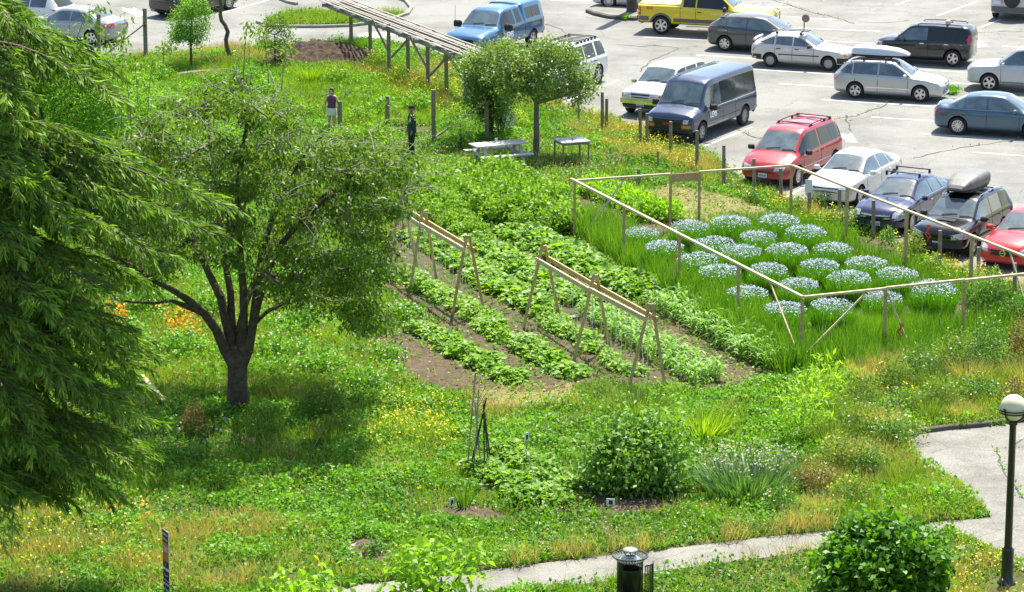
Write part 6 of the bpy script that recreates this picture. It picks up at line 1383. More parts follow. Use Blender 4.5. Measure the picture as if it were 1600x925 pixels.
def row(kind, a, b, width, sp, label, cat, jit=.12, sc=1.0, rows=1):
    global ncrop
    A, B = gp(*a), gp(*b); d = (B-A); L = d.length; d.normalize(); n = Vector((-d.y, d.x, 0)); k = max(2, int(L/sp))
    for ri in range(rows):
        off = (ri-(rows-1)/2)*width/max(1, rows-1) if rows > 1 else 0
        for i in range(k+1):
            p = A+d*(L*i/k)+n*(off+random.uniform(-jit, jit))+d*random.uniform(-jit, jit)
            o = bpy.data.objects.new(PN[kind], random.choice(PROTO[kind])); COL.objects.link(o); o.location = (p.x, p.y, .02); o.rotation_euler = (random.uniform(-.1, .1), random.uniform(-.1, .1), random.random()*6.28)
            s = sc*random.uniform(.8, 1.18); o.scale = (s, s, s*random.uniform(.85, 1.15)); tag(o, label, cat, label.replace('one of the ', '')[:60]); ncrop += 1
row('squash', (662, 522), (800, 600), .0, .48, 'squash plant in the row beside the bare soil strip', 'squash plant', .16, .85)
row('squash', (762, 514), (890, 590), .0, .52, 'leafy squash plant in the short row left of the central trellis legs', 'squash plant', .16, .95)
row('bean', (850, 500), (985, 588), .0, .36, 'small bean plant in the row beneath the central trellis', 'bean plant', .15, 1.)
row('bean', (636, 440), (760, 505), .3, .38, 'low bean plant in the row under the half-hidden trellis', 'bean plant', .12, 1., 2)
row('squash', (650, 372), (838, 488), .3, .60, 'squash plant in the row between the two trellises', 'squash plant', .15, .95, 2)
row('squash', (722, 368), (905, 478), .3, .60, 'squash plant in the row passing behind the central trellis top', 'squash plant', .15, .9, 2)
row('squash', (800, 368), (1012, 466), .35, .62, 'broad-leaved squash plant in the row beside the tall green grain strip', 'squash plant', .15, 1.05, 2)
row('corn', (925, 492), (1105, 602), .75, .26, 'young corn plant in the corn row right of the central trellis', 'corn plant', .10, .95, 3)
row('corn', (1035, 478), (1215, 578), .85, .26, 'young corn plant in the corn row beside the grain strip', 'corn plant', .10, 1.05, 3)
for k, (a, b) in enumerate([((655, 298), (700, 345)), ((690, 290), (775, 352)), ((722, 286), (820, 360)), ((758, 286), (858, 366)), ((790, 292), (888, 362)), ((820, 305), (890, 345))]):
    row('potato', a, b, .0, .55, 'potato plant in the dense bed beyond the squash rows' + ['', ', second line', ', third line', ', fourth line', ', fifth line', ', last line'][k], 'potato plant', .16, 1.15)
row('potato', (655, 330), (735, 378), .4, .5, 'potato plant at the near corner of the dense bed beside the half-hidden trellis', 'potato plant', .15, .85, 2)
row('limebean', (922, 302), (1035, 348), .45, .45, 'yellow-green bean bush between the bare soil and the straw patch', 'bean plant', .12, 1.0, 2)
row('squash', (738, 735), (850, 790), .25, .42, 'squash plant trailing below the pole teepee', 'squash plant', .12, .8, 2)
row('squash', (795, 705), (880, 768), .25, .42, 'broad-leaved squash plant right of the pole teepee', 'squash plant', .12, .75, 2)
row('low', (905, 430), (1000, 480), .0, .4, 'small seedling between squash row and grain strip', 'seedling', .15, .8)
print('crop plants', ncrop)
# ---------------- flax clumps
FL = []
for v in range(4):
    (V, F), (a, r) = flax_mound(3200, .62, .96); me = npmesh('foliage', V, F, .5+(RNG.random(len(F))-.5)*.8); me.materials.append(G_FLX)
    n = 620; a = RNG.random(n)*6.283; r = np.sqrt(RNG.random(n)); C = np.stack([r*.60*np.cos(a), r*.60*np.sin(a), .97*(1-.14*r**2)*(.95+.10*RNG.random(n))+.03-(RNG.random(n)**5)*.25], -1)
    D = rdir(n, .5); V, F = kites(C, D, rdir(n, 1.0), np.full(n, .046), np.full(n, .04)); mf = npmesh('blossom', V, F, RNG.random(n)); mf.materials.append(P_BF); FL.append((me, mf))
ROWS_F = {'back': [(1002, 392), (1077, 383), (1141, 378), (1216, 374)], 'second': [(1038, 413), (1117, 404), (1184, 399), (1258, 394)], 'third': [(1090, 433), (1158, 425), (1229, 420), (1301, 415)],
          'fourth': [(1124, 457), (1200, 450), (1279, 444), (1352, 437)], 'fifth': [(1167, 486), (1247, 476), (1326, 463), (1400, 458)], 'front': [(1226, 514), (1299, 506), (1378, 494), (1456, 490)]}
ordn = ['first', 'second', 'third', 'fourth']
for rn, lst in ROWS_F.items():
    for k, (x, y) in enumerate(lst):
        me, mf = FL[(k*3+len(rn)) % 4]; p = gp(x, y+15); o = bpy.data.objects.new('flax_clump', None); COL.objects.link(o); o.location = p; o.rotation_euler.z = random.random()*6.28
        s = random.uniform(.92, 1.06)*(1.05 if rn == 'front' and k == 3 else 1); o.scale = (s, s, s*random.uniform(.9, 1.08))
        tag(o, 'flax clump topped with pale blue flowers, %s from the trellis side in the %s row' % (ordn[k], rn), 'flax clump', 'flax clumps inside the lumber rails')
        for nm, m_ in (('foliage', me), ('blossom', mf)): c_ = bpy.data.objects.new(nm, m_); COL.objects.link(c_); c_.parent = o
# fennel-like mound and dark tall clump inside the frame
def proto_obj(name, mesh, mat, p, label, cat, s=(1, 1, 1), group=None):
    mesh.materials.append(mat) if not mesh.materials else None
    o = bpy.data.objects.new(name, mesh); COL.objects.link(o); o.location = p; o.scale = s; o.rotation_euler.z = random.random()*6.28; return tag(o, label, cat, group)
def blade_clump(name, n, rad, h, w_, spread, tint=.5, bend=.25, segs=3, tsp=.6):
    a = RNG.random(n)*6.283; r = np.sqrt(RNG.random(n)); C = np.stack([r*rad*np.cos(a), r*rad*np.sin(a), 0*a], -1); D = unit(np.stack([r*spread*np.cos(a), r*spread*np.sin(a), 1+0*a], -1)+RNG.normal(size=(n, 3))*.1)
    V, F = blades(C, D, h*(.6+.45*RNG.random(n)), np.full(n, w_), np.stack([np.cos(a), np.sin(a), -.5+0*a], -1)*bend*RNG.random((n, 1)), segs); return npmesh(name, V, F, np.repeat(tint+(RNG.random(n)-.5)*tsp, segs))
proto_obj('feathery_mound', blade_clump('feathery_mound', 3800, .85, .75, .014, .25, .75, .1), G_WH, gp(1395, 525), 'bright feathery green mound without flowers in front of the flax clumps', 'plant', (1.15, 1, 1))
proto_obj('feathery_mound', blade_clump('feathery_mound', 1600, .5, .6, .014, .25, .7, .1), G_WH, gp(1350, 522), 'smaller feathery green mound touching the larger feathery mound', 'plant')
proto_obj('tall_clump', bushy_plant('tall_clump', 2600, .9, 1.35, .12, G_DARK, .45, .35, .8), G_DARK, gp(1545, 500), 'tall dark green clump behind the last rail post of the lumber rails', 'plant')
proto_obj('tall_clump', bushy_plant('tall_clump', 1500, .7, 1.0, .12, G_DARK, .5, .35, .8), G_DARK, gp(1590, 520), 'dark green clump cut by the photo edge inside the lumber rails', 'plant')
# ---------------- grain strips (stuff)
def scatter(pxpoly, dens, jag=.3, oct=.6):
    """random ground points inside a pixel polygon; dens per square metre"""
    G = [(gp(x, y).x, gp(x, y).y) for x, y in pxpoly]; x0, x1 = min(g[0] for g in G), max(g[0] for g in G); y0, y1 = min(g[1] for g in G), max(g[1] for g in G)
    n = int((x1-x0)*(y1-y0)*dens); X = x0+(x1-x0)*RNG.random(n); Y = y0+(y1-y0)*RNG.random(n)
    jx = (vnoise(X, Y, .7, 1)-.5)*jag*2; jy = (vnoise(X, Y, .7, 2)-.5)*jag*3; ok = inpoly(X+jx, Y+jy, G); return X[ok], Y[ok]
def bladefield(name, polys, dens, h, w_, mat, tint=.5, label=None, cat=None, lean=.22, bend=.3, segs=2, clump=.7, tsp=.8, kind='stuff'):
    Vs, Fs, Ts, o_ = [], [], [], 0
    for poly in polys:
        X, Y = scatter(poly, dens); n = len(X)
        if not n: continue
        c_ = fbm(X, Y, .8, 7); keep = RNG.random(n) < (1-clump)+clump*c_*2; X, Y, c_ = X[keep], Y[keep], c_[keep]; n = len(X)
        D = unit(np.stack([RNG.normal(size=n)*lean, RNG.normal(size=n)*lean, np.ones(n)], -1)); a = RNG.random(n)*6.283
        V, F = blades(np.stack([X, Y, np.zeros(n)], -1), D, h*(.55+.3*RNG.random(n)+.5*c_), np.full(n, w_), np.stack([np.cos(a), np.sin(a), -.3+0*a], -1)*bend*RNG.random((n, 1)), segs)
        Vs.append(V); Fs.append(F+o_); o_ += len(V); Ts.append(np.repeat(tint+(RNG.random(n)-.5)*tsp+(c_-.5)*.5, segs))
    o = link(name, npmesh(name, np.concatenate(Vs), np.concatenate(Fs), np.concatenate(Ts)), mat); tag(o, label, cat, None, kind); return o
WHEAT = [[(895, 368), (925, 350), (975, 372), (1010, 395), (1060, 430), (1130, 478), (1200, 520), (1250, 545), (1250, 585), (1215, 590), (1130, 530), (1040, 470), (960, 410)]]
bladefield('grain_strip', WHEAT, 400, .92, .032, G_WH, .48, 'dense strip of tall bright green grain', 'grain')
bladefield('grain_strip', [[(1236, 540), (1300, 545), (1420, 530), (1560, 510), (1680, 490), (1690, 530), (1560, 555), (1420, 575), (1280, 590), (1240, 588)]], 340, .85, .03, G_WH, .35, 'dense strip of green grain', 'grain')
bladefield('grain_strip', [[(1060, 358), (1130, 352), (1240, 345), (1330, 378), (1440, 425), (1560, 470), (1640, 490), (1620, 505), (1500, 475), (1420, 440), (1330, 400), (1250, 366), (1150, 364)]], 300, .6, .026, G_WH, .45, 'dense strip of green grain', 'grain')
bladefield('grain_strip', [[(990, 400), (1060, 385), (1240, 375), (1400, 430), (1480, 470), (1300, 520), (1240, 530), (1150, 480)]], 5, .3, .02, G_WH, .5, 'dense strip of green grain', 'grain')
# ---------------- ground cover over the whole garden (stuff)
X0, X1, Y0_, Y1_ = -24, 24, 55, 142
EXCL = [LOT_EDGE + far, PATH, PAD, [(1546, 900), (1600, 900), (1604, 934), (1544, 934)], [(962, 925), (1010, 925), (1010, 945), (962, 945)]]
BARE = SOILS + STRAW
def cover_points(dens):
    n = int((X1-X0)*(Y1_-Y0_)*dens); Y = Y0_+(Y1_-Y0_)*RNG.random(n); X = (RNG.random(n)*2-1)*(Y*.165+1.5)
    wgt = (Y*.165+1.5)/24; k = RNG.random(n) < wgt*1.0; X, Y = X[k], Y[k]
    px, py = topx(X, Y)
    j = 4.0; qx = px+(vnoise(X, Y, .35, 1)-.5)*14; qy = py+(vnoise(X, Y, .35, 2)-.5)*7
    ex = np.zeros(len(X), bool)
    for e in EXCL: ex |= inpoly(qx, qy, e)
    ex &= ~inpoly(px, py, ISLAND)
    ok = ~ex & (py < 1000) & (px > -60) & (px < 1660) & (py > -25); return X[ok], Y[ok], px[ok], py[ok]
def zone(px, py, poly, soft=10, X=None, Y=None): return inpoly(px+(vnoise(X, Y, 1.0, 3)-.5)*soft*3, py+(vnoise(X, Y, 1.0, 4)-.5)*soft*1.6, poly)
Z_DRY = [[(700, 890), (900, 862), (1200, 828), (1310, 820), (1310, 834), (1200, 846), (1011, 868), (800, 893), (700, 903)], [(830, 916), (1025, 888), (1200, 866), (1290, 853), (1290, 862), (1200, 876), (1025, 899), (830, 928)], [(1100, 232), (870, 150), (850, 165), (900, 200), (960, 225), (1030, 252), (1110, 286), (1200, 312), (1330, 352), (1430, 400), (1560, 450), (1640, 470), (1640, 440), (1530, 420), (1440, 385), (1350, 350), (1262, 318), (1160, 282)],
         [(150, 90), (330, 78), (420, 76), (420, 100), (330, 120), (250, 100)], [(1440, 730), (1545, 800), (1530, 812), (1400, 800), (1300, 760), (1330, 700), (1400, 690)], [(0, 790), (150, 770), (250, 820), (400, 800), (520, 840), (560, 900), (300, 930), (0, 930)],
         [(1480, 835), (1600, 895), (1660, 1000), (1470, 1000)], [(540, 90), (700, 110), (720, 165), (690, 175), (600, 130), (560, 120)], [(880, 160), (960, 190), (1060, 240), (980, 250), (900, 215)], [(740, 612), (900, 600), (905, 640), (740, 650)]]
Z_PARKDK = [[(240, 640), (420, 640), (620, 690), (620, 760), (500, 800), (300, 800), (200, 760)]]
Z_WILD = [[(1260, 560), (1600, 535), (1660, 560), (1660, 640), (1600, 655), (1410, 680), (1440, 740), (1540, 800), (1500, 815), (1330, 820), (1280, 760), (1240, 660)], [(0, 350), (230, 420), (560, 520), (620, 600), (430, 620), (240, 600), (150, 560), (0, 600)]]
Z_MEAD = [[(440, 120), (620, 110), (700, 150), (680, 200), (600, 200), (520, 200), (420, 170)], [(200, 90), (420, 110), (420, 200), (200, 200)]]
def masks(X, Y, px, py):
    d = {}
    for nm, zs in (('bare', BARE), ('dry', Z_DRY), ('wild', Z_WILD), ('mead', Z_MEAD)):
        m = np.zeros(len(X), bool)
        for z in zs: m |= zone(px, py, z, 5 if nm == 'bare' else 12, X, Y)
        d[nm] = m
    d['table'] = inpoly(px, py, [(725, 236), (835, 232), (850, 276), (725, 282)]) | inpoly(px, py, [(858, 236), (925, 236), (930, 270), (860, 272)])
    d['lawn'] = inpoly(px, py, [(720, 236), (860, 215), (1000, 250), (1040, 262), (880, 290), (640, 285), (640, 240)]) | inpoly(px, py, [(930, 925), (1025, 897), (1290, 862), (1300, 1000), (900, 1000)])
    return d
# broad-leaf cover: clover
X, Y, px, py = cover_points(560); Mk = masks(X, Y, px, py); c1 = fbm(X, Y, 2.6, 9); c2 = fbm(X, Y, .7, 12)
pr = np.where(Mk['bare'], .12, np.where(Mk['dry'], .18+.5*(c1 > .5), .3+.8*(c1 > .42))); pr = np.where(Mk['wild'], .55, pr); pr = np.where(Mk['lawn'], .5, pr)
for z in SOILS[3:6] + [[(573, 532), (640, 535), (700, 575), (745, 610), (690, 615), (640, 590)]]: pr = np.where(inpoly(px, py, z), .015, pr)
k = RNG.random(len(X)) < pr*(.35+1.3*c2); X, Y, c1, c2 = X[k], Y[k], c1[k], c2[k]; lw = Mk['lawn'][k]; wl_ = Mk['wild'][k]; n = len(X)
hgt = (.03+.52*c2**2*RNG.random(n))*np.where(lw, .4, 1)*np.where(Mk['table'][k], .5, 1)*np.where(wl_, 1.5, 1)
C = np.stack([X, Y, hgt], -1); D = rdir(n, .15); L = .07+.05*RNG.random(n)
P_, F_ = kites(C, D, rdir(n, 1.6), L, L*.75, .1); dk = np.clip((.5-c1)*1.0, -.25, .25)
tag(link('clover', npmesh('clover', P_, F_, .45+(RNG.random(n)-.5)*.55+(c2-.5)*.5-dk), G_CLV), 'leafy green clover and low weeds covering the garden ground', 'clover', None, 'stuff'); print('clover', n)
# grass
X, Y, px, py = cover_points(330); Mk = masks(X, Y, px, py); c1 = fbm(X, Y, 2.2, 21); c2 = fbm(X, Y, .6, 22)
pr = np.where(Mk['bare'], .03, np.where(Mk['dry'], .35, .25+.7*(c1 > .5))); pr = np.where(Mk['mead'], .8, pr); isl = inpoly(px, py, ISLAND); pr = np.where(isl, 1.8, pr); pr = np.where(Mk['wild'], .8, pr)
k = RNG.random(len(X)) < pr*(.4+1.2*c2); X, Y, c2 = X[k], Y[k], c2[k]; tall = (Mk['mead'] | Mk['wild'] | isl)[k]; lw = Mk['lawn'][k]; dry_ = Mk['dry'][k]; n = len(X)
D = unit(np.stack([RNG.normal(size=n)*.35, RNG.normal(size=n)*.35, np.ones(n)], -1)); a = RNG.random(n)*6.283; h = (.14+.22*c2)*np.where(tall, 1.5, 1)*np.where(lw, .45, 1)
V, F = blades(np.stack([X, Y, 0*X], -1), D, h*(.6+.7*RNG.random(n)), np.full(n, .022), np.stack([np.cos(a), np.sin(a), -.4+0*a], -1)*.35*RNG.random((n, 1)), 2)
tag(link('grass', npmesh('grass', V, F, np.repeat(.5+(RNG.random(n)-.5)*.5+(c2-.5)*.5, 2)), G_GRS), 'green grass growing among the clover and along the path', 'grass', None, 'stuff'); print('grass', n)
# dry grass
X, Y, px, py = cover_points(420); Mk = masks(X, Y, px, py); c1 = fbm(X, Y, 1.6, 31)
lotd = np.zeros(len(X), bool); pr = np.where(Mk['dry'], .15+.75*(c1 > .50), np.where(Mk['wild'], .40, .02+.12*(c1 > .62))); strw = np.zeros(len(X), bool)
for z in STRAW: strw |= inpoly(px, py, z)
pr = np.where(Mk['bare'] & ~strw, .02, pr); pr = np.where(strw, .8, pr); pr = np.where(Mk['lawn'], .06, pr)
k = RNG.random(len(X)) < pr*(.3+1.3*c1); X, Y, c1 = X[k], Y[k], c1[k]; flat = strw[k]; py_ = py[k]; n = len(X)
tallz = inpoly(px[k], py_, Z_DRY[0]); D = unit(np.stack([RNG.normal(size=n)*.45, RNG.normal(size=n)*.45, np.where(flat, .12, 1.)], -1)); a = RNG.random(n)*6.283
V, F = blades(np.stack([X, Y, 0*X+.03], -1), D, (.18+.3*c1)*(.6+.8*RNG.random(n))*np.where(tallz, 1.7, 1), np.full(n, .016), np.stack([np.cos(a), np.sin(a), -.3+0*a], -1)*.4*RNG.random((n, 1)), 2)
tag(link('dry_grass', npmesh('dry_grass', V, F, np.repeat(.4+(RNG.random(n)-.5)*.8, 2)), G_DRY), 'straw coloured dry grass along the fence and at the corners of the garden', 'dry grass', None, 'stuff'); print('dry', n)
# small flowers
def flowers(name, zones, dens, h, mat, s, label, clump=.5, base=0.):
    X, Y, px, py = cover_points(dens); m = np.zeros(len(X)) + base
    for z, wgt in zones: m = np.maximum(m, inpoly(px, py, z)*wgt)
    for e in BARE: m = np.where(inpoly(px, py, e), m*.15, m)
    c_ = fbm(X, Y, 1.1, 41+len(name)); k = RNG.random(len(X)) < m*np.where(c_ > clump, 1.6, .25); X, Y = X[k], Y[k]; n = len(X)
    C = np.stack([X, Y, h*(.5+.6*RNG.random(n))], -1); L = s*(.7+.6*RNG.random(n)); V, F = kites(C, rdir(n, .2), rdir(n, .8), L, L*.9)
    tag(link(name, npmesh(name, V, F, RNG.random(n)), mat), label, 'flowers', None, 'stuff'); print(name, n)
ALL = [(-50, -50), (1650, -50), (1650, 1000), (-50, 1000)]
flowers('white_clover_flowers', [([(200, 480), (620, 480), (700, 620), (430, 620), (300, 560)], .9), ([(450, 740), (800, 720), (1200, 780), (1200, 850), (900, 870), (450, 860)], .5), ([(640, 220), (1000, 240), (900, 295), (640, 290)], .6), ([(1230, 570), (1600, 550), (1500, 720), (1300, 740)], .25)], 50, .2, P_WF, .038, 'tiny white clover flowers dotted through the grass', .5, .07)
flowers('yellow_flowers', [([(590, 625), (720, 640), (700, 700), (580, 690)], .5), ([(940, 190), (1090, 240), (1090, 275), (990, 240)], 1.2), ([(1380, 400), (1600, 440), (1600, 480), (1450, 450)], 1.), ([(560, 110), (720, 140), (720, 200), (620, 160)], .5), ([(0, 790), (260, 790), (260, 925), (0, 925)], .18), ([(1480, 835), (1600, 895), (1600, 960), (1480, 960)], .6), ([(880, 150), (1090, 240), (940, 240)], .4), ([(1200, 310), (1440, 400), (1420, 420), (1200, 340)], .5), ([(400, 480), (520, 500), (500, 560)], .3)], 70, .42, P_YF, .055, 'small yellow wild flowers', .42, .01)
flowers('orange_flowers', [([(245, 500), (300, 498), (320, 545), (270, 550)], 1.0), ([(165, 490), (200, 500), (190, 545), (160, 540)], .9), ([(160, 780), (240, 800), (240, 840), (160, 830)], .12), ([(605, 275), (645, 280), (640, 300), (605, 297)], 2.0)], 80, .5, P_OF, .085, 'orange and yellow garden flowers in small drifts', .35, 0)
# weeds in the cracks
pts = []
for c_, dn in zip(CRACKS, [.35, .25, .2, .5, .05, .05, 0, 0, .05, .03, .6, .5, .05]):
    q = [gp(*p) for p in c_]
    for a, b in zip(q, q[1:]):
        for k in range(int((b-a).length*26*dn)):
            if random.random() < .35+.6*math.sin(k*.13)**2: p = a.lerp(b, random.random()); pts.append((p.x+random.gauss(0, .05), p.y+random.gauss(0, .1), .03))
for k in range(900): p = gp(random.gauss(1487, 6), random.gauss(145, 2)); pts.append((p.x, p.y, .05+random.random()*.12))
for k in range(260): p = gp(random.gauss(978, 3), random.gauss(31, 1)); pts.append((p.x, p.y, .05+random.random()*.15))
for k in range(700): t = random.random(); p = gp(1478+t*122+random.gauss(0, 4), 831+t*58+random.gauss(0, 3)); pts.append((p.x, p.y, .03+random.random()*.06))
pts = np.array(pts); o = leafcloud('crack_weeds', pts, G_CLV, .10, .05, up=.6, tint=.6); tag(o, 'weeds growing along the cracks in the tarmac', 'weeds', None, 'stuff')
# ---------------- shrubs and wild plants, each its own
def wild(kind, px, py, rad, h, label, mat, n=None, L=.09, W=.5, tint=.5, up=.4, cat='shrub', fl=None, flmat=None, group=None):
    n = n or int(900*rad*max(h, .5)*1.8/ (L/.09)**2); me = bushy_plant(kind, int(n*.8), rad, h, L*1.15, mat, tint, W, up, .25); me.materials.append(mat)
    o = bpy.data.objects.new(kind, me); COL.objects.link(o); o.location = gp(px, py); o.rotation_euler.z = 0; tag(o, label, cat, group)
    if fl:
        v = rdir(fl); v[:, 2] = np.abs(v[:, 2]); C = v*[rad*.95, rad*.95, h*1.0]; C[:, 2] += .05; V, F = kites(C, rdir(fl, .3), rdir(fl, 1), np.full(fl, .07), np.full(fl, .06)); m2 = npmesh('blossom', V, F, RNG.random(fl)); m2.materials.append(flmat); f = bpy.data.objects.new('blossom', m2); COL.objects.link(f); f.parent = o
    return o
b = gp(995, 766); crown('berry_bush', b, [(0, 0, .8, 1.1, 1.0, .8), (-.6, 0, .55, .7, .8, .55), (.55, .2, 1.2, .6, .6, .6), (-.35, .1, 1.3, .45, .5, .4)], 210, 34, G_DARK, .15, .08, 'large dense dark green bush just above the bare oval soil bed', 'bush', stems=5, trunk_r=.03, spread=.22, tint=.95, shell_=.35)
wild('tall_plant', 1255, 692, .9, 1.75, 'tallest lime green leafy plant beside the garlic patch', G_LIME, L=.19, W=.26, tint=.65, up=.7)
wild('tall_plant', 1290, 640, .75, 1.5, 'lime green leafy plant just behind the tallest bright one', G_LIME, L=.18, W=.26, tint=.75, up=.7)
wild('tall_plant', 1315, 612, .5, .8, 'small bright leafy plant in front of the front lumber rail corner', G_LIME, L=.11, W=.32, tint=.3, up=.8)
r = wild('mustard_patch', 645, 690, 1.2, .7, 'loose patch of yellow flowering mustard in the lawn', G_GRS, L=.09, W=.3, tint=.6, up=.9, fl=230, flmat=P_YF, cat='plant')
wild('shrub', 510, 650, .75, .85, 'bushy green shrub in the lawn right of the fruit tree trunk, farther one', G_WILD, L=.07, tint=.35, up=.7)
wild('shrub', 410, 685, .6, .7, 'feathery grey-green shrub at the foot of the fruit tree', G_WILD, L=.08, W=.25, tint=.3, up=.8)
wild('shrub', 300, 678, .5, .75, 'reddish brown shrub left of the fruit tree trunk', G_RED, L=.08, W=.35, tint=.4, up=.8)
wild('shrub', 420, 655, .5, .4, 'low spreading plant behind the feathery grey-green shrub', G_DARK, L=.08, tint=.5)
proto_obj('garlic_patch', blade_clump('garlic_patch', 480, 1.0, .9, .07, .45, .4, .55), leafmat('garlic_leaf', (.04, .13, .035), (.24, .40, .17), .3), gp(1168, 770), 'patch of grey-green garlic stalks with pale flower heads right of the large bush', 'plant')
o = bpy.data.objects['garlic_patch']; n = 420; a = RNG.random(n)*6.283; rr = np.sqrt(RNG.random(n)); C = np.stack([rr*np.cos(a)*1.15, rr*np.sin(a)*1.15, .75+.35*RNG.random(n)], -1); V, F = kites(C, rdir(n), rdir(n), np.full(n, .06), np.full(n, .05)); m2 = npmesh('blossom', V, F, RNG.random(n)); m2.materials.append(leafmat('mauve_petal', (.50, .42, .45), (.72, .68, .66), .2, .8)); f = bpy.data.objects.new('blossom', m2); COL.objects.link(f); f.parent = o
proto_obj('leaf_clump', blade_clump('leaf_clump', 420, .55, .9, .05, .6, .5, .4), G_WILD, gp(1000, 655), 'clump of long strap leaves behind the large dark bush', 'plant')
proto_obj('leaf_clump', blade_clump('leaf_clump', 420, .6, .9, .04, .6, .75, .4), G_GRS, gp(1095, 680), 'yellowish clump of strap leaves right of the large dark bush', 'plant')
proto_obj('leek_clump', blade_clump('leek_clump', 26, .14, .75, .045, .35, .3, .1), G_DARK, gp(724, 796), 'upright clump of blue-green leek leaves beside the bed marker under the teepee', 'plant')
proto_obj('fern_plume', blade_clump('fern_plume', 420, .22, 1.0, .028, .55, .75, .3), G_GRS, gp(486, 132), 'feathery yellow-green plume below the earth heap', 'plant')
proto_obj('grass_tuft', blade_clump('grass_tuft', 900, .6, .7, .02, .5, .4, .3), G_WH, gp(547, 78), 'big green grass tuft where the earth heap meets the arbour', 'plant')
wild('small_shrub', 585, 868, .36, .32, 'small dark green shrub inside the ring of white stones', G_DARK, L=.07)
wild('shrub', 830, 690, .9, .45, 'low blue-green leafy plants between teepee and large bush', G_DARK, L=.13, W=.3, tint=.75, up=.8)
wild('shrub', 945, 620, .75, .6, 'wispy grey-green shrub at the near end of the central trellis', G_WILD, L=.07, W=.25, tint=.45, up=.8)
specs = [(1395, 610, .6, .7), (1440, 600, .7, .8), (1490, 590, .7, 1.0), (1545, 580, .7, 1.1), (1595, 575, .6, 1.1), (1350, 640, .6, .7), (1410, 650, .6, .6), (1470, 640, .6, .7), (1530, 630, .6, .6), (1585, 640, .5, .6), (1340, 690, .6, .8), (1390, 700, .6, .6), (1310, 735, .6, .7), (1360, 745, .5, .6), (1270, 770, .6, .6), (1330, 790, .6, .5), (1220, 800, .5, .4), (1420, 690, .5, .4)]
wn_ = ['brownish', 'grey-green', 'dark green', 'tangled', 'leafy', 'spiky', 'loose', 'low', 'feathery']
for k, (x, y, rr, hh) in enumerate(specs):
    mt = [G_WILD, G_DARK, G_WILD, G_DARK, G_RED][k % 5]; wild('wild_shrub', x, y, rr*1.1, hh*1.35, 'wild flowering shrub on the weedy bank, %s' % (['below the tape end of the brace', 'between brace foot and next rail post', 'below the middle rail post', 'below the last rail post', 'tallest near the grain strip end'][k] if k < 5 else ['behind the dark kerb', 'above the paved yard', 'left of the kerb end', 'below the grain', 'close to the lamp globe', 'right of the lime plants', 'beyond the straw', 'at the bank foot', 'below the tall lime plant', 'over the dry slope', 'beside the garlic patch', 'above the round tree', 'near the footpath'][k-5]), mt, L=.075, W=.4, tint=.5, up=.6, fl=26, flmat=P_WF if k % 3 else P_YF, group='wild shrubs on the bank')
specs = [(1285, 325, .4, .6), (1305, 352, .45, .7), (1330, 362, .45, .8), (1250, 330, .3, .5), (1390, 395, .4, .8), (1425, 405, .45, .9), (1460, 428, .4, .6), (1505, 440, .4, .6), (1180, 318, .5, .5), (1150, 300, .3, .4), (1550, 455, .4, .7), (1590, 470, .4, .6)]
near_ = ['the white sedan front wheel', 'the white sedan bumper', 'the post by the white sedan', 'the notice plate post', 'the navy sedan grille', 'the navy sedan front wheel', 'the red marker tape', 'the black four-wheel drive', 'the red minivan', 'the stub between van and minivan', 'the red car', 'the last fence post']
for (x, y, rr, hh), nn_ in zip(specs, near_): wild('wild_shrub', x, y, rr, hh, 'weedy shrub in the dry grass beside %s' % nn_, G_WILD if x % 2 else G_DARK, L=.07, W=.4, tint=.6, up=.6, fl=24, flmat=P_YF, group='weedy shrubs along the fence')
for k, (x, y, rr, hh, mt) in enumerate([(1380, 585, .5, .8, 0), (1430, 575, .5, .9, 1), (1470, 615, .6, .9, 1), (1515, 605, .5, .9, 0), (1560, 610, .6, 1., 1), (1600, 605, .5, .9, 0), (1335, 660, .5, .8, 1), (1375, 675, .5, .8, 0), (1300, 700, .5, .9, 1), (1330, 725, .5, .8, 0), (1450, 655, .5, .7, 1), (1500, 655, .5, .5, 0), (1240, 750, .5, .7, 1), (1285, 800, .6, .5, 0), (1400, 760, .5, .5, 1), (1350, 600, .5, .8, 0)]):
    proto_obj('grass_plume', blade_clump('grass_plume', 420, rr*.6, hh, .022, .5, .6, .35), (G_DRY, G_WILD)[mt], gp(x, y), '%s tall grass plume on the weedy bank above the paved yard' % ('straw coloured', 'green-brown')[mt], 'grass', group='%s grass plumes on the bank' % ('straw', 'green-brown')[mt])
specs = [(200, 560, .9, .8), (280, 560, .8, .6), (330, 500, .8, .6), (430, 560, .9, .5), (500, 585, .9, .5), (560, 610, .9, .45), (600, 565, .7, .4), (470, 520, .8, .6), (230, 490, 1.0, .8), (140, 470, 1., .9), (90, 560, 1., .9), (450, 450, 1., .7), (560, 470, .8, .5), (540, 440, .9, .5), (630, 500, .7, .35)]
near_ = ['left of the orange flowers', 'below the orange flowers', 'under the lowest bare limb', 'right of the forked trunk', 'at the trunk end of the white flowers', 'in the middle of the white flower drift', 'beside the bare soil strip', 'under the limbs by the trellis', 'above the orange flowers', 'behind the conifer sprays', 'deep behind the conifer', 'in the shade behind the trunk', 'under the low hanging shoots', 'behind the hanging branches', 'left of the leafy squash rows']
for (x, y, rr, hh), nn_ in zip(specs, near_): wild('leafy_weed', x, y, rr*.95, hh*1.35, 'leafy weed clump %s' % nn_, (G_CLV, G_DARK, G_CLV, G_BRT)[x % 4], L=.10, W=.6, tint=.55, up=.3, fl=70, flmat=P_WF, group='leafy weed clumps under the fruit tree', cat='weeds')
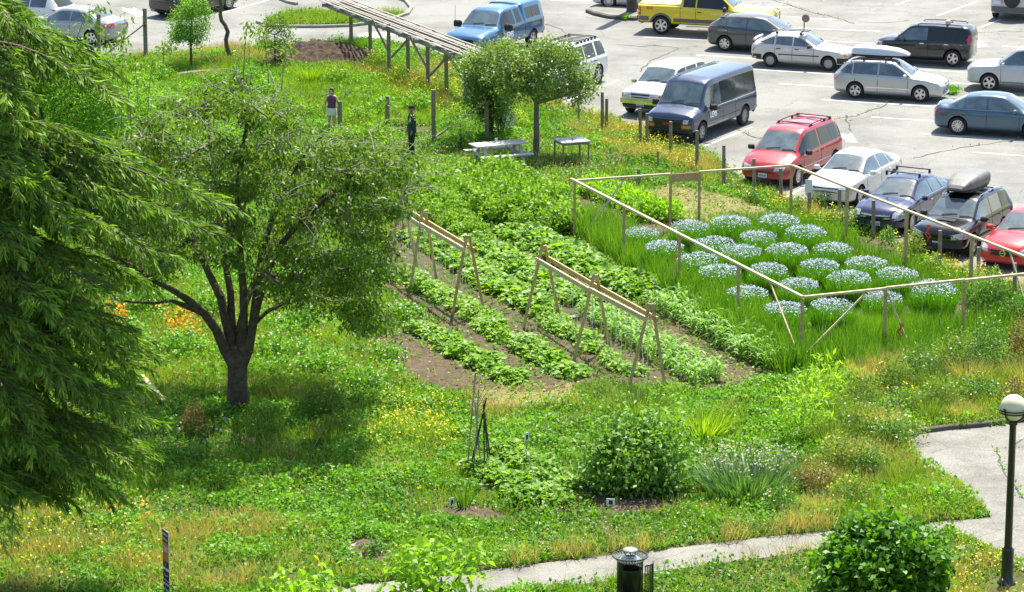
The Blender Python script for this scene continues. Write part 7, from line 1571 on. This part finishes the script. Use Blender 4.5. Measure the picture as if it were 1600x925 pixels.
specs = [(590, 105, 'beneath the high end of the slatted arbour'), (625, 132, 'beneath the arbour middle'), (655, 150, 'beneath the arbour near the blue pickup'), (705, 150, 'at the low end of the arbour'), (720, 190, 'beside the long diagonal brace'), (745, 190, 'between brace and apple tree'), (805, 200, 'behind the bare apple trunk')]
for x, y, nn_ in specs: wild('yellow_weed', x, y, .55, .7, 'yellow-flowering weed clump %s' % nn_, G_GRS, L=.07, W=.4, tint=.8, up=.6, fl=90, flmat=P_YF, group='yellow weeds beneath the arbour', cat='weeds')
specs = [(600, 180, 'between the two people'), (560, 195, 'right of the woman'), (660, 175, 'behind the standing man'), (470, 180, 'left of the woman'), (575, 150, 'beyond the two people'), (420, 150, 'below the fern plume'), (530, 130, 'just past the fern plume'), (250, 130, 'below the grey logs'), (300, 150, 'farther below the grey logs'), (340, 135, 'beneath the leaning tree'), (385, 125, 'between leaning tree and earth heap'), (270, 175, 'behind the fruit tree crown top'), (350, 175, 'behind the highest fruit tree shoots'), (420, 195, 'behind the pale arching twigs'), (495, 205, 'at the feet of the woman'), (545, 222, 'in front of the post by the woman'), (590, 218, 'in front of the post between the people'), (620, 240, 'at the feet of the man'), (450, 215, 'behind the crown beside the woman')]
for x, y, nn_ in specs: wild('green_crop', x, y, .85, random.uniform(.45, .85), 'bright green crop patch %s' % nn_, (G_BRT, G_CLV, G_POT)[x % 3], L=.12, W=.45, tint=.5, up=.5, group='crop patches around the people', cat='crop')
for (x, y, l) in [(902, 776, 'beside the squash rows'), (1108, 797, 'below the garlic patch')]:
    proto_obj('straw_tuft', blade_clump('straw_tuft', 300, .22, .22, .02, 1.4, .7, .4), G_DRY, gp(x, y), 'small heap of dry straw %s' % l, 'straw')
# the last check of the labels: positions are told by things one can find
for o in bpy.data.objects:
    if o.parent is None and o.get('label'):
        t = o['label']
        for a, b in ((' far left', ' conifer side'), ('left of the', 'conifer side of the'), ('right of the', 'lamp side of the'), ('left of ', 'conifer side of '), ('right of ', 'lamp side of ')): t = t.replace(a, b)
        o['label'] = t
